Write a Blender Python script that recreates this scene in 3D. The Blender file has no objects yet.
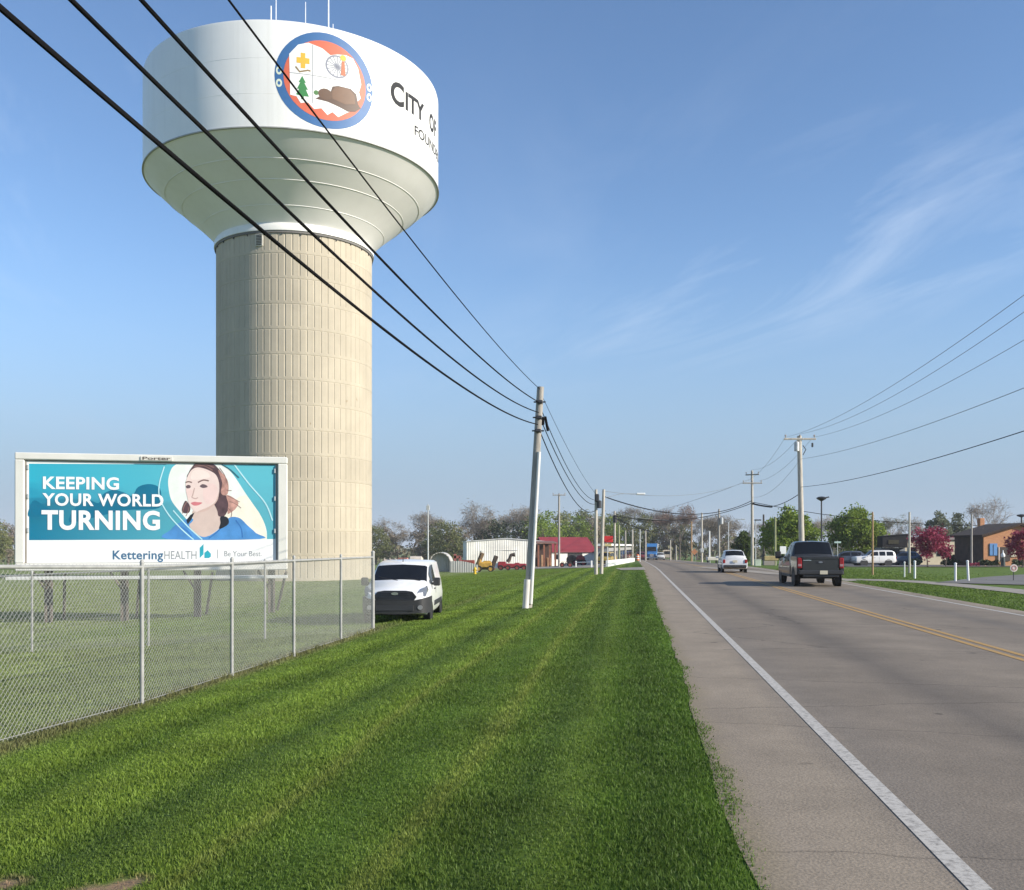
import bpy, bmesh, math, random
import numpy as np
from mathutils import Vector, Matrix

scene = bpy.context.scene
COL = scene.collection
R = math.radians
rng = random.Random(7)
nrng = np.random.default_rng(11)

# ------------------------------------------------------------------ camera
F_PX, W_PX, H_PX, HORIZON, CAM_H = 960.0, 1024.0, 890.0, 546.0, 1.65
cam_data = bpy.data.cameras.new('camera')
cam = bpy.data.objects.new('camera', cam_data)
COL.objects.link(cam)
cam.location = (0, 0, CAM_H)
cam.rotation_euler = (R(90), 0, 0)
cam_data.sensor_fit = 'HORIZONTAL'
cam_data.sensor_width = 36.0
cam_data.lens = 36.0 * F_PX / W_PX
cam_data.shift_y = (HORIZON - H_PX / 2) / W_PX
cam_data.clip_start = 0.1
cam_data.clip_end = 8000
scene.camera = cam

# ------------------------------------------------------------------ sky, sun, exposure
SUN_EL, SUN_BACK = 24.0, 22.0              # elevation; how far the sun sits behind the picture plane, to the right
sun_dir = Vector((math.cos(R(SUN_BACK)) * math.cos(R(SUN_EL)), -math.sin(R(SUN_BACK)) * math.cos(R(SUN_EL)), math.sin(R(SUN_EL))))
world = bpy.data.worlds.new('World')
scene.world = world
world.use_nodes = True
wn, wl = world.node_tree.nodes, world.node_tree.links
wn.clear()
w_out = wn.new('ShaderNodeOutputWorld')
w_bg = wn.new('ShaderNodeBackground')
w_bg.inputs['Strength'].default_value = 0.112
sky = wn.new('ShaderNodeTexSky')
sky.sky_type = 'NISHITA'
sky.sun_disc = False
sky.sun_elevation = R(SUN_EL)
sky.sun_rotation = math.atan2(sun_dir.x, sun_dir.y)
sky.altitude = 200
sky.air_density = 1.0
sky.dust_density = 0.0
sky.ozone_density = 3.0
# thin cirrus on a plane far above: direction divided by its height
w_tc = wn.new('ShaderNodeTexCoord')
w_sep = wn.new('ShaderNodeSeparateXYZ')
wl.new(w_tc.outputs['Generated'], w_sep.inputs[0])
w_max = wn.new('ShaderNodeMath'); w_max.operation = 'MAXIMUM'; w_max.inputs[1].default_value = 0.03
wl.new(w_sep.outputs['Z'], w_max.inputs[0])
def w_div(a):
    n = wn.new('ShaderNodeMath'); n.operation = 'DIVIDE'
    wl.new(a, n.inputs[0]); wl.new(w_max.outputs[0], n.inputs[1]); return n.outputs[0]
w_comb = wn.new('ShaderNodeCombineXYZ')
wl.new(w_div(w_sep.outputs['X']), w_comb.inputs[0]); wl.new(w_div(w_sep.outputs['Y']), w_comb.inputs[1])
w_rot = wn.new('ShaderNodeMapping'); w_rot.inputs['Rotation'].default_value = (0, 0, R(78))
wl.new(w_comb.outputs[0], w_rot.inputs[0])
w_map = wn.new('ShaderNodeMapping'); w_map.inputs['Scale'].default_value = (0.42, 1.35, 1)
wl.new(w_rot.outputs[0], w_map.inputs[0])
# one broad streak of cirrus lies to the right of the road
w_s2 = wn.new('ShaderNodeSeparateXYZ'); wl.new(w_rot.outputs[0], w_s2.inputs[0])
cz, sz_ = math.cos(R(78)), math.sin(R(78))
def w_bell(sock, c, wd):
    a = wn.new('ShaderNodeMath'); a.operation = 'SUBTRACT'; a.inputs[1].default_value = c; wl.new(sock, a.inputs[0])
    b = wn.new('ShaderNodeMath'); b.operation = 'DIVIDE'; b.inputs[1].default_value = wd; wl.new(a.outputs[0], b.inputs[0])
    c2 = wn.new('ShaderNodeMath'); c2.operation = 'MULTIPLY'; wl.new(b.outputs[0], c2.inputs[0]); wl.new(b.outputs[0], c2.inputs[1])
    d = wn.new('ShaderNodeMath'); d.operation = 'SUBTRACT'; d.inputs[0].default_value = 1; d.use_clamp = True; wl.new(c2.outputs[0], d.inputs[1]); return d.outputs[0]
u_c = 1.08 * cz - 3.6 * sz_; v_c = 1.08 * sz_ + 3.6 * cz
w_st = wn.new('ShaderNodeMath'); w_st.operation = 'MULTIPLY'
wl.new(w_bell(w_s2.outputs['X'], u_c, 1.9), w_st.inputs[0]); wl.new(w_bell(w_s2.outputs['Y'], v_c, 0.75), w_st.inputs[1])
w_n1 = wn.new('ShaderNodeTexNoise'); w_n1.inputs['Scale'].default_value = 1.0; w_n1.inputs['Detail'].default_value = 9; w_n1.inputs['Roughness'].default_value = 0.62; w_n1.inputs['Distortion'].default_value = 0.9
wl.new(w_map.outputs[0], w_n1.inputs[0])
w_n2 = wn.new('ShaderNodeTexNoise'); w_n2.inputs['Scale'].default_value = 0.30; w_n2.inputs['Detail'].default_value = 3
wl.new(w_comb.outputs[0], w_n2.inputs[0])
w_r1 = wn.new('ShaderNodeMapRange'); w_r1.inputs[1].default_value = 0.46; w_r1.inputs[2].default_value = 0.74
wl.new(w_n1.outputs['Fac'], w_r1.inputs[0])
w_r2 = wn.new('ShaderNodeMapRange'); w_r2.inputs[1].default_value = 0.42; w_r2.inputs[2].default_value = 0.66
wl.new(w_n2.outputs['Fac'], w_r2.inputs[0])
w_m = wn.new('ShaderNodeMath'); w_m.operation = 'MULTIPLY'
w_ad = wn.new('ShaderNodeMath'); w_ad.operation = 'MULTIPLY_ADD'; w_ad.inputs[1].default_value = 0.6; u_2 = -1.25 * cz - 2.6 * sz_; v_2 = -1.25 * sz_ + 2.6 * cz
w_st2 = wn.new('ShaderNodeMath'); w_st2.operation = 'MULTIPLY'
wl.new(w_bell(w_s2.outputs['X'], u_2, 1.0), w_st2.inputs[0]); wl.new(w_bell(w_s2.outputs['Y'], v_2, 0.7), w_st2.inputs[1])
w_sum = wn.new('ShaderNodeMath'); w_sum.operation = 'ADD'; wl.new(w_st.outputs[0], w_sum.inputs[0]); wl.new(w_st2.outputs[0], w_sum.inputs[1])
wl.new(w_r2.outputs[0], w_ad.inputs[0]); wl.new(w_sum.outputs[0], w_ad.inputs[2])
wl.new(w_r1.outputs[0], w_m.inputs[0]); wl.new(w_ad.outputs[0], w_m.inputs[1])
w_m2 = wn.new('ShaderNodeMath'); w_m2.operation = 'MULTIPLY'; w_m2.inputs[1].default_value = 0.27
wl.new(w_m.outputs[0], w_m2.inputs[0])
w_tint = wn.new('ShaderNodeMixRGB'); w_tint.blend_type = 'MULTIPLY'; w_tint.inputs[0].default_value = 1.0
w_tint.inputs[2].default_value = (0.93, 0.98, 1.04, 1)
wl.new(sky.outputs[0], w_tint.inputs[1])
w_mix = wn.new('ShaderNodeMixRGB'); w_mix.inputs[2].default_value = (5.6, 6.1, 6.8, 1)
wl.new(w_m2.outputs[0], w_mix.inputs[0]); wl.new(w_tint.outputs[0], w_mix.inputs[1])
# pale haze low in the sky
w_hz = wn.new('ShaderNodeMapRange'); w_hz.interpolation_type = 'SMOOTHERSTEP'
w_hz.inputs[1].default_value = -0.02; w_hz.inputs[2].default_value = 0.34; w_hz.inputs[3].default_value = 0.95; w_hz.inputs[4].default_value = 0.0
wl.new(w_sep.outputs['Z'], w_hz.inputs[0])
w_mix2 = wn.new('ShaderNodeMixRGB'); w_mix2.inputs[2].default_value = (1.75, 2.42, 3.30, 1)
wl.new(w_hz.outputs[0], w_mix2.inputs[0]); wl.new(w_mix.outputs[0], w_mix2.inputs[1])
wl.new(w_mix2.outputs[0], w_bg.inputs['Color']); wl.new(w_bg.outputs[0], w_out.inputs[0])

sun_data = bpy.data.lights.new('sun', 'SUN')
sun_data.energy = 4.4
sun_data.angle = R(0.5)
sun_data.color = (1.0, 0.92, 0.79)
sun = bpy.data.objects.new('sun', sun_data)
COL.objects.link(sun)
sun.rotation_euler = (-sun_dir).to_track_quat('-Z', 'Y').to_euler()
scene.view_settings.view_transform = 'Standard'
scene.view_settings.look = 'None'
scene.view_settings.exposure = 0.70
scene.view_settings.gamma = 1.0
scene.view_settings.use_curve_mapping = False
scene.cycles.max_bounces = 6
scene.cycles.diffuse_bounces = 3
scene.cycles.transparent_max_bounces = 8

HAZE = 0.00028
# ------------------------------------------------------------------ the lie of the land
ROAD_ANG = math.atan2(635 - 512, F_PX)
CA, SA = math.cos(ROAD_ANG), math.sin(ROAD_ANG)
EDGE_L, WHITE_L, YELLOW_L, WHITE_R, EDGE_R = 0.62, 1.64, 5.67, 9.1, 9.75
LAT = ([-2600, -60, -24, -17.4, -11, 0.62, 9.75, 10.7, 11.6, 13.0, 60, 2600],
       [-1.15, -1.1, -1.02, -0.95, -0.66, 0.0, 0.0, -0.24, -0.13, -0.09, -0.12, -0.12])
LON = ([-400, 66, 80, 110, 226, 400, 8000], [0, 0, -0.07, -0.36, -1.62, -3.3, -3.6])
def ls(x, y): return x * CA - y * SA, x * SA + y * CA
def xy(l, s): return l * CA + s * SA, -l * SA + s * CA
def G(x, y):
    l, s = ls(x, y)
    return float(np.interp(l, *LAT) + np.interp(s, *LON))
def hit(px, py, zmax=2500.0):
    """the point of the ground seen at a pixel of the photograph"""
    kx, kz = (px - 512) / F_PX, (py - HORIZON) / F_PX
    a, z = 3.0, 3.0
    while z < zmax:
        if CAM_H - kz * z <= G(kx * z, z): break
        a, z = z, z * 1.02
    for _ in range(40):
        m = (a + z) / 2
        if CAM_H - kz * m <= G(kx * m, m): z = m
        else: a = m
    return Vector((kx * z, z, G(kx * z, z)))
def at(px, z, py=None):
    x = (px - 512) / F_PX * z
    return Vector((x, z, G(x, z) if py is None else CAM_H - (py - HORIZON) / F_PX * z))
def up(px_h, z): return px_h * z / F_PX

# ------------------------------------------------------------------ materials
def new_mat(name):
    m = bpy.data.materials.new(name); m.use_nodes = True
    nt = m.node_tree
    return m, nt, nt.nodes['Principled BSDF']
def node(nt, t, **kw):
    n = nt.nodes.new(t)
    for k, v in kw.items():
        if isinstance(k, str) and hasattr(n, k): setattr(n, k, v)
    return n
MATS = {}
def M(name, col, rough=0.6, metal=0.0, var=0.12, scale=2.0, bump=0.0, bscale=None, coat=0.0, stretch=(1, 1, 1), island=0.0):
    if name in MATS: return MATS[name]
    m, nt, b = new_mat(name)
    tc = nt.nodes.new('ShaderNodeTexCoord')
    mp = nt.nodes.new('ShaderNodeMapping'); mp.inputs['Scale'].default_value = stretch
    nt.links.new(tc.outputs['Object'], mp.inputs[0])
    n = nt.nodes.new('ShaderNodeTexNoise'); n.inputs['Scale'].default_value = scale; n.inputs['Detail'].default_value = 6
    nt.links.new(mp.outputs[0], n.inputs[0])
    rr = nt.nodes.new('ShaderNodeMapRange'); rr.inputs[1].default_value = 0.3; rr.inputs[2].default_value = 0.7
    rr.inputs[3].default_value = 1 - var; rr.inputs[4].default_value = 1 + var
    nt.links.new(n.outputs['Fac'], rr.inputs[0])
    fac = rr.outputs[0]
    if island:
        g = nt.nodes.new('ShaderNodeNewGeometry')
        r2 = nt.nodes.new('ShaderNodeMapRange'); r2.inputs[3].default_value = 1 - island; r2.inputs[4].default_value = 1 + island
        nt.links.new(g.outputs['Random Per Island'], r2.inputs[0])
        mm = nt.nodes.new('ShaderNodeMath'); mm.operation = 'MULTIPLY'
        nt.links.new(fac, mm.inputs[0]); nt.links.new(r2.outputs[0], mm.inputs[1]); fac = mm.outputs[0]
    vm = nt.nodes.new('ShaderNodeVectorMath'); vm.operation = 'SCALE'
    vm.inputs[0].default_value = col[:3]
    nt.links.new(fac, vm.inputs['Scale'])
    nt.links.new(vm.outputs[0], b.inputs['Base Color'])
    b.inputs['Roughness'].default_value = rough
    b.inputs['Metallic'].default_value = metal
    if coat: b.inputs['Coat Weight'].default_value = coat; b.inputs['Coat Roughness'].default_value = 0.08
    if bump:
        n2 = nt.nodes.new('ShaderNodeTexNoise'); n2.inputs['Scale'].default_value = bscale or scale * 6; n2.inputs['Detail'].default_value = 5
        nt.links.new(mp.outputs[0], n2.inputs[0])
        bp = nt.nodes.new('ShaderNodeBump'); bp.inputs['Strength'].default_value = bump; bp.inputs['Distance'].default_value = 0.02
        nt.links.new(n2.outputs['Fac'], bp.inputs['Height']); nt.links.new(bp.outputs[0], b.inputs['Normal'])
    MATS[name] = m
    return m

WHITE_PAINT = M('white paint', (0.80, 0.80, 0.78), 0.45, var=0.04, scale=0.6)
GALV = M('galvanised steel', (0.52, 0.53, 0.53), 0.45, 0.35, var=0.15, scale=6)
GALV_WIRE = M('galvanised wire', (0.36, 0.37, 0.35), 0.6, 0.0, var=0.1, scale=6)
WOOD_GREY = M('weathered pole wood', (0.33, 0.305, 0.27), 0.85, var=0.3, scale=3, bump=0.5, bscale=30, stretch=(6, 6, 0.5))
WOOD_PALE = M('pale pole wood', (0.46, 0.42, 0.36), 0.85, var=0.25, scale=3, bump=0.4, bscale=30, stretch=(6, 6, 0.5))
WOOD_BROWN = M('brown pole wood', (0.36, 0.23, 0.12), 0.85, var=0.25, scale=3, bump=0.4, bscale=30, stretch=(6, 6, 0.5))
PVC = M('pale conduit', (0.66, 0.65, 0.62), 0.4, var=0.06, scale=2)
BLACK_RUBBER = M('black cable sheath', (0.008, 0.008, 0.009), 0.95, var=0.1)
MATS['black cable sheath'].node_tree.nodes['Principled BSDF'].inputs['Specular IOR Level'].default_value = 0.1
GREY_WIRE = M('grey conductor', (0.16, 0.17, 0.18), 0.5, var=0.1)
DARK_METAL = M('dark metal', (0.05, 0.05, 0.055), 0.5, 0.4, var=0.2)
GLASS = M('dark glass', (0.010, 0.011, 0.013), 0.08, 0.0, var=0.05)
MATS['dark glass'].node_tree.nodes['Principled BSDF'].inputs['Specular IOR Level'].default_value = 0.35
TYRE = M('tyre rubber', (0.02, 0.02, 0.021), 0.85, var=0.2, scale=8)
RIM = M('wheel rim alloy', (0.45, 0.45, 0.46), 0.35, 0.7, var=0.1)
CHROME = M('chrome', (0.7, 0.7, 0.71), 0.15, 0.9, var=0.05)
BLACK_PLASTIC = M('black plastic', (0.025, 0.025, 0.027), 0.6, var=0.15, scale=5)
RED_LENS = M('red lens', (0.28, 0.012, 0.016), 0.25, var=0.1)
LENS = M('clear lamp lens', (0.22, 0.23, 0.25), 0.12, 0.3, var=0.15, scale=12, coat=0.5)
PLATE_MAT = M('licence plate', (0.62, 0.56, 0.42), 0.5, var=0.1, scale=30)
TRUNK = M('bark', (0.13, 0.105, 0.085), 0.9, var=0.3, scale=5, bump=0.4)
CONCRETE = M('concrete', (0.29, 0.255, 0.21), 0.85, var=0.15, scale=1.2, bump=0.3, bscale=40)

# ------------------------------------------------------------------ mesh helpers
class MB:
    def __init__(self): self.v, self.f, self.m = [], [], []
    def add(self, vs, fs, mi=0):
        o = len(self.v)
        self.v.extend([tuple(p) for p in vs])
        self.f.extend([tuple(i + o for i in f) for f in fs]); self.m.extend([mi] * len(fs))
        return self
    def box(self, c, s, rot=None, mi=0, bev=0.0):
        hx, hy, hz = s[0] / 2, s[1] / 2, s[2] / 2
        if bev:
            b = min(bev, hx * .45, hy * .45, hz * .45)
            pts = []
            for sx in (-1, 1):
                for sy in (-1, 1):
                    for sz in (-1, 1):
                        pts += [(sx * hx, sy * (hy - b), sz * (hz - b)), (sx * (hx - b), sy * hy, sz * (hz - b)), (sx * (hx - b), sy * (hy - b), sz * hz)]
            bm = bmesh.new()
            for p in pts: bm.verts.new(p)
            bmesh.ops.convex_hull(bm, input=bm.verts)
            bm.verts.index_update()
            vs = [v.co.copy() for v in bm.verts]; fs = [[v.index for v in f.verts] for f in bm.faces]; bm.free()
        else:
            vs = [Vector((sx * hx, sy * hy, sz * hz)) for sx in (-1, 1) for sy in (-1, 1) for sz in (-1, 1)]
            fs = [(0, 1, 3, 2), (4, 6, 7, 5), (0, 4, 5, 1), (2, 3, 7, 6), (0, 2, 6, 4), (1, 5, 7, 3)]
        if rot is not None: vs = [rot @ Vector(p) for p in vs]
        return self.add([Vector(p) + Vector(c) for p in vs], fs, mi)
    def tube(self, pts, rad, n=8, caps=True, mi=0):
        pts = [Vector(p) for p in pts]
        rad = rad if isinstance(rad, (list, tuple)) else [rad] * len(pts)
        vs, fs = [], []
        ref = None
        for i, p in enumerate(pts):
            t = (pts[min(i + 1, len(pts) - 1)] - pts[max(i - 1, 0)])
            t = t.normalized() if t.length > 1e-9 else Vector((0, 0, 1))
            if ref is None: ref = Vector((1, 0, 0)) if abs(t.x) < 0.9 else Vector((0, 1, 0))
            u = (ref - t * ref.dot(t)).normalized(); w = t.cross(u); ref = u
            for k in range(n):
                a = 2 * math.pi * k / n
                vs.append(p + (u * math.cos(a) + w * math.sin(a)) * rad[i])
        for i in range(len(pts) - 1):
            for k in range(n):
                k2 = (k + 1) % n
                fs.append((i * n + k, i * n + k2, (i + 1) * n + k2, (i + 1) * n + k))
        if caps:
            fs.append(tuple(range(n - 1, -1, -1))); fs.append(tuple((len(pts) - 1) * n + k for k in range(n)))
        return self.add(vs, fs, mi)
    def lathe(self, prof, n=32, mat=None, mi=0, closed=False):
        """prof: (radius, height) pairs round the local z axis"""
        vs, fs = [], []
        for r, z in prof:
            for k in range(n):
                a = 2 * math.pi * k / n
                vs.append(Vector((r * math.cos(a), r * math.sin(a), z)))
        m = len(prof)
        for i in range(m if closed else m - 1):
            i2 = (i + 1) % m
            for k in range(n):
                k2 = (k + 1) % n
                fs.append((i * n + k, i * n + k2, i2 * n + k2, i2 * n + k))
        if mat is not None: vs = [mat @ p for p in vs]
        return self.add(vs, fs, mi)
    def prism(self, poly, d0, d1, fn, mi=0):
        """poly of (a, b); fn(a, b, d) gives the point; solid between depth d0 and d1"""
        n = len(poly)
        vs = [fn(a, b, d0) for a, b in poly] + [fn(a, b, d1) for a, b in poly]
        fs = [tuple(range(n - 1, -1, -1)), tuple(range(n, 2 * n))] + [(i, (i + 1) % n, n + (i + 1) % n, n + i) for i in range(n)]
        return self.add(vs, fs, mi)
    def build(self, name, mats, parent=None, smooth=None, fix=True):
        me = bpy.data.meshes.new(name)
        me.from_pydata(self.v, [], self.f)
        mats = mats if isinstance(mats, (list, tuple)) else [mats]
        for m in mats: me.materials.append(m)
        me.polygons.foreach_set('material_index', self.m)
        if fix:
            bm = bmesh.new(); bm.from_mesh(me)
            bmesh.ops.recalc_face_normals(bm, faces=bm.faces); bm.to_mesh(me); bm.free()
        if smooth is not None:
            me.polygons.foreach_set('use_smooth', [True] * len(me.polygons))
            me.set_sharp_from_angle(angle=R(smooth))
        me.update()
        o = bpy.data.objects.new(name, me); COL.objects.link(o)
        if parent is not None: o.parent = parent
        return o
def tag(o, label=None, cat=None, group=None, kind=None):
    if label: o['label'] = label
    if cat: o['category'] = cat
    if group: o['group'] = group
    if kind: o['kind'] = kind
    return o
def thing(name, label, cat, loc=(0, 0, 0), rz=0.0, group=None, scale=1.0):
    o = bpy.data.objects.new(name, None); COL.objects.link(o)
    o.empty_display_size = 0.3
    o.location = loc; o.rotation_euler = (0, 0, rz); o.scale = (scale,) * 3
    return tag(o, label, cat, group)
def dup(root, loc, rz=0.0, label=None, group=None, scale=None):
    def cp(o, parent):
        c = o.copy(); COL.objects.link(c)
        if parent is not None: c.parent = parent
        for ch in KIDS.get(o.name, []): cp(ch, c)
        return c
    KIDS = {}
    for o in COL.objects:
        if o.parent: KIDS.setdefault(o.parent.name, []).append(o)
    r = cp(root, None)
    r.location = loc; r.rotation_euler = (0, 0, rz)
    if scale is not None: r.scale = scale if isinstance(scale, (tuple, list)) else (scale,) * 3
    return tag(r, label, None, group)

# ------------------------------------------------------------------ ground sheet
def lawn_colour(nt):
    """colour of turf from its place: mowing stripes run along the road"""
    L = nt.links
    tc = nt.nodes.new('ShaderNodeTexCoord')
    mp = nt.nodes.new('ShaderNodeMapping'); mp.inputs['Rotation'].default_value = (0, 0, ROAD_ANG)
    L.new(tc.outputs['Object'], mp.inputs[0])
    sep = nt.nodes.new('ShaderNodeSeparateXYZ'); L.new(mp.outputs[0], sep.inputs[0])
    mp2 = nt.nodes.new('ShaderNodeMapping'); mp2.inputs['Scale'].default_value = (0.8, 0.12, 0.01); L.new(mp.outputs[0], mp2.inputs[0])
    nz = nt.nodes.new('ShaderNodeTexNoise'); nz.inputs['Scale'].default_value = 1.3; nz.inputs['Detail'].default_value = 5; L.new(mp2.outputs[0], nz.inputs[0])
    a = nt.nodes.new('ShaderNodeMath'); a.operation = 'MULTIPLY_ADD'; a.inputs[1].default_value = 0.55; L.new(nz.outputs['Fac'], a.inputs[0]); L.new(sep.outputs['X'], a.inputs[2])
    rmp = nt.nodes.new('ShaderNodeMapRange'); rmp.inputs[1].default_value = -9.0 + .27; rmp.inputs[2].default_value = 1.0 + .27; L.new(a.outputs[0], rmp.inputs[0])
    cr = nt.nodes.new('ShaderNodeValToRGB'); L.new(rmp.outputs[0], cr.inputs[0])
    e = cr.color_ramp.elements
    LG, MG, DG, YG, OL = (.164, .236, .034, 1), (.122, .184, .029, 1), (.076, .126, .022, 1), (.192, .235, .046, 1), (.180, .222, .072, 1)
    stops = [(-9, OL), (-6.7, OL), (-6.25, (.18, .175, .075, 1)), (-5.9, MG), (-5.3, LG), (-4.75, (.088, .145, .021, 1)), (-4.3, LG), (-3.75, LG), (-3.3, DG), (-2.95, MG), (-2.62, LG), (-2.5, YG), (-2.36, MG), (-1.9, (.092, .155, .022, 1)), (-1.5, MG), (-1.33, YG), (-1.2, MG), (-0.75, DG), (-0.45, MG), (-0.2, (.092, .155, .022, 1)), (0.1, DG), (0.6, (.092, .160, .022, 1))]
    # 21 stops
    while len(e) > 1: e.remove(e[-1])
    for i, (l, c) in enumerate(stops):
        p = min(max((l + 9) / 10.0, 0), 1)
        el = e[0] if i == 0 else e.new(p)
        el.position = p; el.color = c
    n2 = nt.nodes.new('ShaderNodeTexNoise'); n2.inputs['Scale'].default_value = 0.9; n2.inputs['Detail'].default_value = 7; n2.inputs['Roughness'].default_value = 0.65
    L.new(tc.outputs['Object'], n2.inputs[0])
    r2 = nt.nodes.new('ShaderNodeMapRange'); r2.inputs[1].default_value = 0.3; r2.inputs[2].default_value = 0.7; r2.inputs[3].default_value = 0.72; r2.inputs[4].default_value = 1.28
    L.new(n2.outputs['Fac'], r2.inputs[0])
    vm = nt.nodes.new('ShaderNodeVectorMath'); vm.operation = 'SCALE'; L.new(cr.outputs[0], vm.inputs[0]); L.new(r2.outputs[0], vm.inputs['Scale'])
    # right of the road: plain mid-green turf
    gt = nt.nodes.new('ShaderNodeMath'); gt.operation = 'GREATER_THAN'; gt.inputs[1].default_value = 5.0; L.new(sep.outputs['X'], gt.inputs[0])
    vr = nt.nodes.new('ShaderNodeVectorMath'); vr.operation = 'SCALE'; vr.inputs[0].default_value = (.105, .160, .028); L.new(r2.outputs[0], vr.inputs['Scale'])
    mx = nt.nodes.new('ShaderNodeMixRGB'); L.new(gt.outputs[0], mx.inputs[0]); L.new(vm.outputs[0], mx.inputs[1]); L.new(vr.outputs[0], mx.inputs[2])
    # the mown strip goes on past the corner of the fence
    def gate(sock, a, b, c, d):
        u_ = nt.nodes.new('ShaderNodeMapRange'); u_.inputs[1].default_value = a; u_.inputs[2].default_value = b; L.new(sock, u_.inputs[0])
        v_ = nt.nodes.new('ShaderNodeMapRange'); v_.inputs[1].default_value = c; v_.inputs[2].default_value = d; v_.inputs[3].default_value = 1; v_.inputs[4].default_value = 0; L.new(sock, v_.inputs[0])
        w_ = nt.nodes.new('ShaderNodeMath'); w_.operation = 'MULTIPLY'; L.new(u_.outputs[0], w_.inputs[0]); L.new(v_.outputs[0], w_.inputs[1]); return w_.outputs[0]
    gm = nt.nodes.new('ShaderNodeMath'); gm.operation = 'MULTIPLY'
    L.new(gate(sep.outputs['Y'], 22.5, 25, 110, 130), gm.inputs[0]); L.new(gate(sep.outputs['X'], -18, -15, -6.4, -5.8), gm.inputs[1])
    vg = nt.nodes.new('ShaderNodeVectorMath'); vg.operation = 'SCALE'; vg.inputs[0].default_value = (.128, .190, .027); L.new(r2.outputs[0], vg.inputs['Scale'])
    mg = nt.nodes.new('ShaderNodeMixRGB'); L.new(gm.outputs[0], mg.inputs[0]); L.new(mx.outputs[0], mg.inputs[1]); L.new(vg.outputs[0], mg.inputs[2]); mx = mg
    # bare soil showing through in a few spots
    n3 = nt.nodes.new('ShaderNodeTexNoise'); n3.inputs['Scale'].default_value = 5.0; n3.inputs['Detail'].default_value = 4; L.new(tc.outputs['Object'], n3.inputs[0])
    bare = None
    for (bx, by, br) in BARE:
        sb = nt.nodes.new('ShaderNodeVectorMath'); sb.operation = 'DISTANCE'; sb.inputs[1].default_value = (bx, by, G(bx, by)); L.new(tc.outputs['Object'], sb.inputs[0])
        ad = nt.nodes.new('ShaderNodeMath'); ad.operation = 'MULTIPLY_ADD'; ad.inputs[1].default_value = 0.35; L.new(n3.outputs['Fac'], ad.inputs[0]); L.new(sb.outputs['Value'], ad.inputs[2])
        s2 = nt.nodes.new('ShaderNodeMapRange'); s2.inputs[1].default_value = br + .12; s2.inputs[2].default_value = br + .26; s2.inputs[3].default_value = 1; s2.inputs[4].default_value = 0
        L.new(ad.outputs[0], s2.inputs[0])
        if bare is None: bare = s2.outputs[0]
        else:
            mxx = nt.nodes.new('ShaderNodeMath'); mxx.operation = 'MAXIMUM'; L.new(bare, mxx.inputs[0]); L.new(s2.outputs[0], mxx.inputs[1]); bare = mxx.outputs[0]
    m3 = nt.nodes.new('ShaderNodeMixRGB'); m3.inputs[2].default_value = (.30, .205, .125, 1); L.new(bare, m3.inputs[0]); L.new(mx.outputs[0], m3.inputs[1])
    return tc, m3.outputs[0]
def _b(px, py, r): p = hit(px, py); return (p.x, p.y, r)
BARE = [_b(120, 886, 0.10), _b(2, 885, 0.07), _b(95, 890, 0.08)]

lawn_mat, nt, bs = new_mat('mown lawn')
tc, colr = lawn_colour(nt)
nt.links.new(colr, bs.inputs['Base Color']); bs.inputs['Roughness'].default_value = 0.9; bs.inputs['Specular IOR Level'].default_value = 0.15
nb = nt.nodes.new('ShaderNodeTexNoise'); nb.inputs['Scale'].default_value = 9; nb.inputs['Detail'].default_value = 8; nb.inputs['Roughness'].default_value = 0.7
nt.links.new(tc.outputs['Object'], nb.inputs[0])
bp = nt.nodes.new('ShaderNodeBump'); bp.inputs['Strength'].default_value = 0.9; bp.inputs['Distance'].default_value = 0.06
nt.links.new(nb.outputs['Fac'], bp.inputs['Height']); nt.links.new(bp.outputs[0], bs.inputs['Normal'])

l_nodes = sorted(set(LAT[0] + [-40, -300, 150, 500]))
s_nodes = sorted(set([-60, -20, 0, 10, 20, 30, 40, 50, 150, 180, 300, 800, 2000, 3400] + LON[0][1:6]))
mb = MB()
vs = []
for s in s_nodes:
    for l in l_nodes:
        x, y = xy(l, s)
        under = -0.05 if EDGE_L < l < EDGE_R else 0
        vs.append((x, y, float(np.interp(l, *LAT) + np.interp(s, *LON)) + under))
nl = len(l_nodes)
fs = [(i * nl + j, i * nl + j + 1, (i + 1) * nl + j + 1, (i + 1) * nl + j) for i in range(len(s_nodes) - 1) for j in range(nl - 1)]
mb.add(vs, fs)
tag(mb.build('ground', lawn_mat), kind='structure')

# ------------------------------------------------------------------ road and its markings
def strip(name, l0, l1, z, mat, s0=-40, s1=900, jitter=0.0, step=None):
    ss = [s for s in s_nodes if s0 < s < s1] + [s0, s1]
    if jitter:
        ss += list(np.arange(s0 + .5, 40, 0.22)) + list(np.arange(40, 150, 1.0))
    ss = sorted(set(ss))
    vs, fs = [], []
    r2 = random.Random(5); drift = 0.0
    for s in ss:
        drift = drift * 0.9 + r2.uniform(-1, 1) * jitter * 0.5
        h = float(np.interp(s, *LON)) + z
        for l in (l0 + drift, (l0 + l1) / 2, l1):
            x, y = xy(l, s); vs.append((x, y, h))
    n = len(ss)
    for i in range(n - 1):
        for j in range(2):
            fs.append((i * 3 + j, i * 3 + j + 1, (i + 1) * 3 + j + 1, (i + 1) * 3 + j))
    return tag(MB().add(vs, fs).build(name, mat), kind='structure')

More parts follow.
